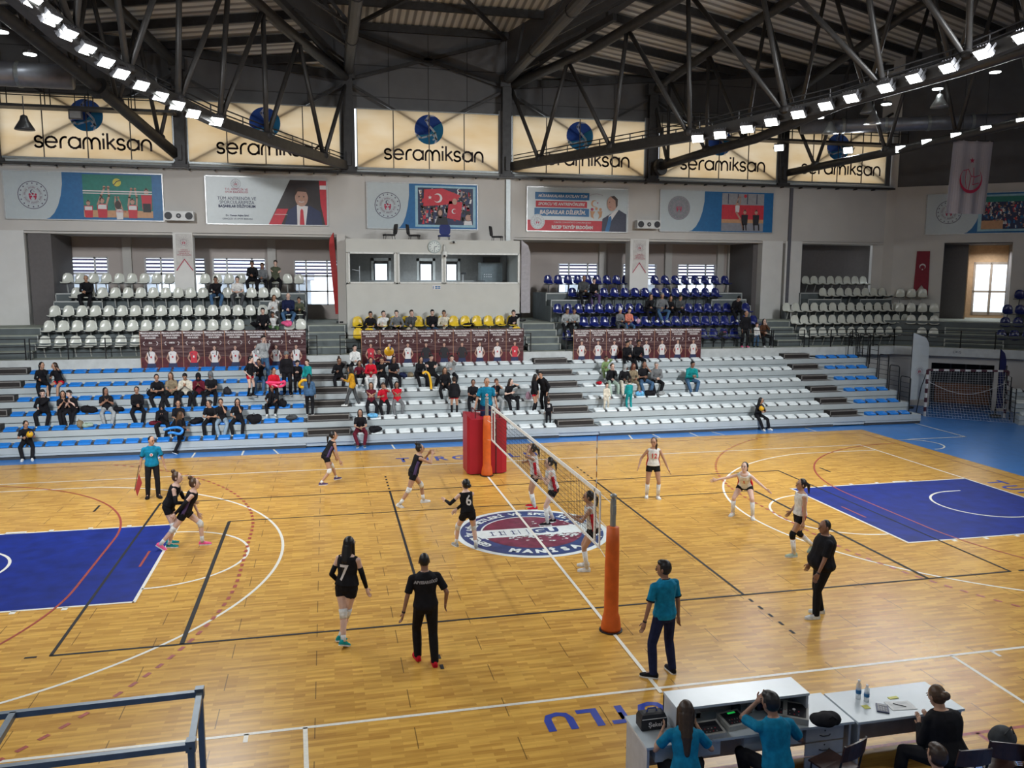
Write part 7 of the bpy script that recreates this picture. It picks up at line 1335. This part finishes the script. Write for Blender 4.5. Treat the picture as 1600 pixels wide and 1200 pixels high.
# upper right
seated(912,4,'man in dark grey sweater, upper right fourth row',('dgrey',1),PB_,('buzz','k'),1.82,fem=False,dz=.05,**G); seated(928,4,'woman in black with purple trousers, upper right fourth row',(B,1),('pants','purple'),('short','k'),1.66,**G)
seated(884,2,'boy in light grey sweater, left one at the upper right stairs',('lgrey',1),PB_,('short','k'),1.6,fem=False,face=10,**G); seated(898,2,'boy in light grey sweater, right one at the upper right stairs',('lgrey',1),PB_,('short','k'),1.6,fem=False,face=-10,**G); seated(969,2,'girl in grey jacket with white hood behind the right banners',('grey',1),('pants','dgrey'),('beanie','white'),1.52,**G); seated(983,2,'girl in coral orange jacket and jeans behind the right banners',('coral',1),('pants','denim'),('short','b'),1.5,**G)
seated(1016,3,'woman in black jacket, leftmost of four on the upper right third row',(B,1),PB_,('long','k'),1.66,**G); seated(1034,3,'man in grey sweater and jeans, second of four, upper right third row',('grey',1),('pants','denim'),('short','g'),1.8,fem=False,fat=.2,**G); seated(1047,3,'girl in black, third of four, upper right third row',(B,1),PB_,('long','b'),1.5,**G); seated(1062,3,'boy in dark grey, rightmost of four, upper right third row',('dgrey',1),PB_,('short','k'),1.56,fem=False,**G)
seated(1150,3,'person in black jacket with white stripes bent over a phone',(B,1),PB_,('short','k'),1.74,fem=False,lean=35,hands='phone',head=(0,35),**G); stand(1163,0,2.8,'man in black standing behind the parapet railing at right',(B,1),PB_,('buzz','k'),1.7,y=15.75,fem=False,shoe='pink',lean=8); stand(1181,0,2.8,'small child in white behind the railing at right',('white',1),('pants','denim'),('short','b'),1.1,y=15.8); seated(1195,1,'woman in brown coat behind the railing at right',('brown',1),PB_,('long','k'),1.62,dy=.0,**G)
# bags, coats and balloons on the stand
def bg(u,k,rx,rz,col,lab,nm='bag',cat='bag',dy=.15,z=.08,ry=.16,**kw): y=yr(k)+dy; zz=zr(k)+z+rz*.4; heap((xu(u,y,zz),y,zz),rx,ry,rz,col,lab,nm,cat,seed=int(u),**kw)
bg(140,3,.26,.17,'black','black backpack with hanging straps between the seated people, third row left'); bg(126,2,.14,.2,'khaki','brown paper bag on the second row left','paper_bag','bag'); bg(138,2,.2,.12,'mint','green and white patterned bundle beside the paper bag','bundle','clothes'); bg(185,3,.2,.14,'black','round black bag on the third row between two girls'); bg(233,4,.18,.2,'black','black backpack at the left end of the fourth row group','backpack')
bg(243,2,.2,.12,'maroon','dark red bundle in the second row near the walking girl','bundle','clothes'); bg(308,2,.24,.15,'black','black jacket heap left of the second row trio','jacket','jacket'); bg(357,4,.2,.2,'offblack','black backpack standing alone on the fourth row','backpack'); bg(398,2,.26,.22,'black','big black coat heap right of the second row trio','coat','coat',dy=.05); bg(443,3,.16,.2,'black','black backpack beside the small girl, third row','backpack'); bg(454,2,.22,.14,'dgrey','dark bag on the second row near the aisle')
bg(449,1,.1,.1,'pink','x') if False else None
bg(582,2,.2,.12,'sky','light blue and white bag under the red-shirted girls'); bg(586,1,.26,.16,'black','black padded jacket beside the curly-haired woman, bottom row','jacket','jacket'); bg(632,5,.2,.13,'navy','dark navy bag on the fifth row of the middle block'); bg(642,5,.14,.14,'khaki','khaki coat on the fifth row of the middle block','coat','coat'); bg(566,5,.14,.15,'black','black bag left of the red-jacket girl'); bg(808,3,.16,.1,'black','black bag behind the leaning long-haired girl'); bg(826,3,.13,.22,'lpink','pale pink coat by the third aisle','coat','coat')
bg(937,4,.12,.1,'red','bright red small bag left of the family group'); bg(999,3,.2,.14,'sky','blue and red bag right of the teal child',strap='red'); bg(1017,3,.28,.16,'black','black coat heap below the man in jeans','coat','coat'); bg(1036,3,.2,.11,'lgrey','grey and white bag below the man in grey-green')
heap((xu(449,16.72,4.0),16.72,3.98),.24,.15,.15,'pink','pink jacket on a white chair at the upper left','jacket','jacket',5); heap((xu(400,16.72,3.98),16.7,3.97),.24,.15,.14,'black','black coat on a chair behind the left banners','coat','coat',6); heap((xu(562,16.72,3.9),16.68,3.82),.24,.15,.12,'black','black coat on the leftmost yellow chair','coat','coat',7); heap((xu(732,16.7,3.9),16.66,3.84),.28,.15,.15,'black','black coat on the yellow chairs right of centre','coat','coat',8); heap((xu(781,16.7,3.9),16.66,3.84),.2,.13,.08,'black','black bag on a yellow chair near the right end','bag','bag',9); heap((xu(995,16.78,3.9),16.7,3.95),.12,.1,.16,'lpink','pale pink coat beside the coral jacket girl','coat','coat',10); heap((xu(1130,16.1,3.4),16.0,3.42),.24,.12,.1,'offblack','black jacket with pink lining on the front navy row','jacket','jacket',12,strap='pink')
def balloon(pts,r,c,lab):
    mb=MB(); n=28; P=[]
    for i in range(n+1):
        f=i/n*(len(pts)-1); k=min(len(pts)-2,int(f)); q=f-k; P_=[V(pts[max(0,min(len(pts)-1,k+j))]) for j in (-1,0,1,2)]
        P.append(.5*((2*P_[1])+(P_[2]-P_[0])*q+(2*P_[0]-5*P_[1]+4*P_[2]-P_[3])*q*q+(3*P_[1]-P_[0]-3*P_[2]+P_[3])*q**3))
    mb.tube(P,[r*.3]+[r]*(n-1)+[r*.4],mat('balloon_'+c,{'blue':(.03,.25,.75),'pink':(.85,.06,.18),'yellow':(.85,.48,.02)}[c],.25),10); o=mb.build('balloon',smooth=True); tag(o,lab,'balloon','long modelling balloons')
W_=lambda y,*uv: [tuple(at(u,v,y=y+(i%2)*.06)) for i,(u,v) in enumerate(uv)]
balloon(W_(10.35,(255,672),(266,669),(278,668),(285,672),(281,678),(270,676),(262,677)),.045,'blue','long bright blue balloon bent into a loop, held by the walking girl'); balloon(W_(12.35,(415,597),(425,600),(436,604),(444,601),(444,596),(436,598),(418,597)),.05,'pink','long pink balloon bent into a loop, held by the red jacket girl'); balloon(W_(12.6,(482,595),(474,594),(468,599),(469,604),(477,605),(480,602)),.05,'yellow','long yellow balloon ring held by the teal jacket girl'); balloon(W_(13.2,(660,584),(665,581),(670,585),(673,597),(674,615)),.045,'yellow','long yellow balloon arching down from the girl in the middle block')
finish()
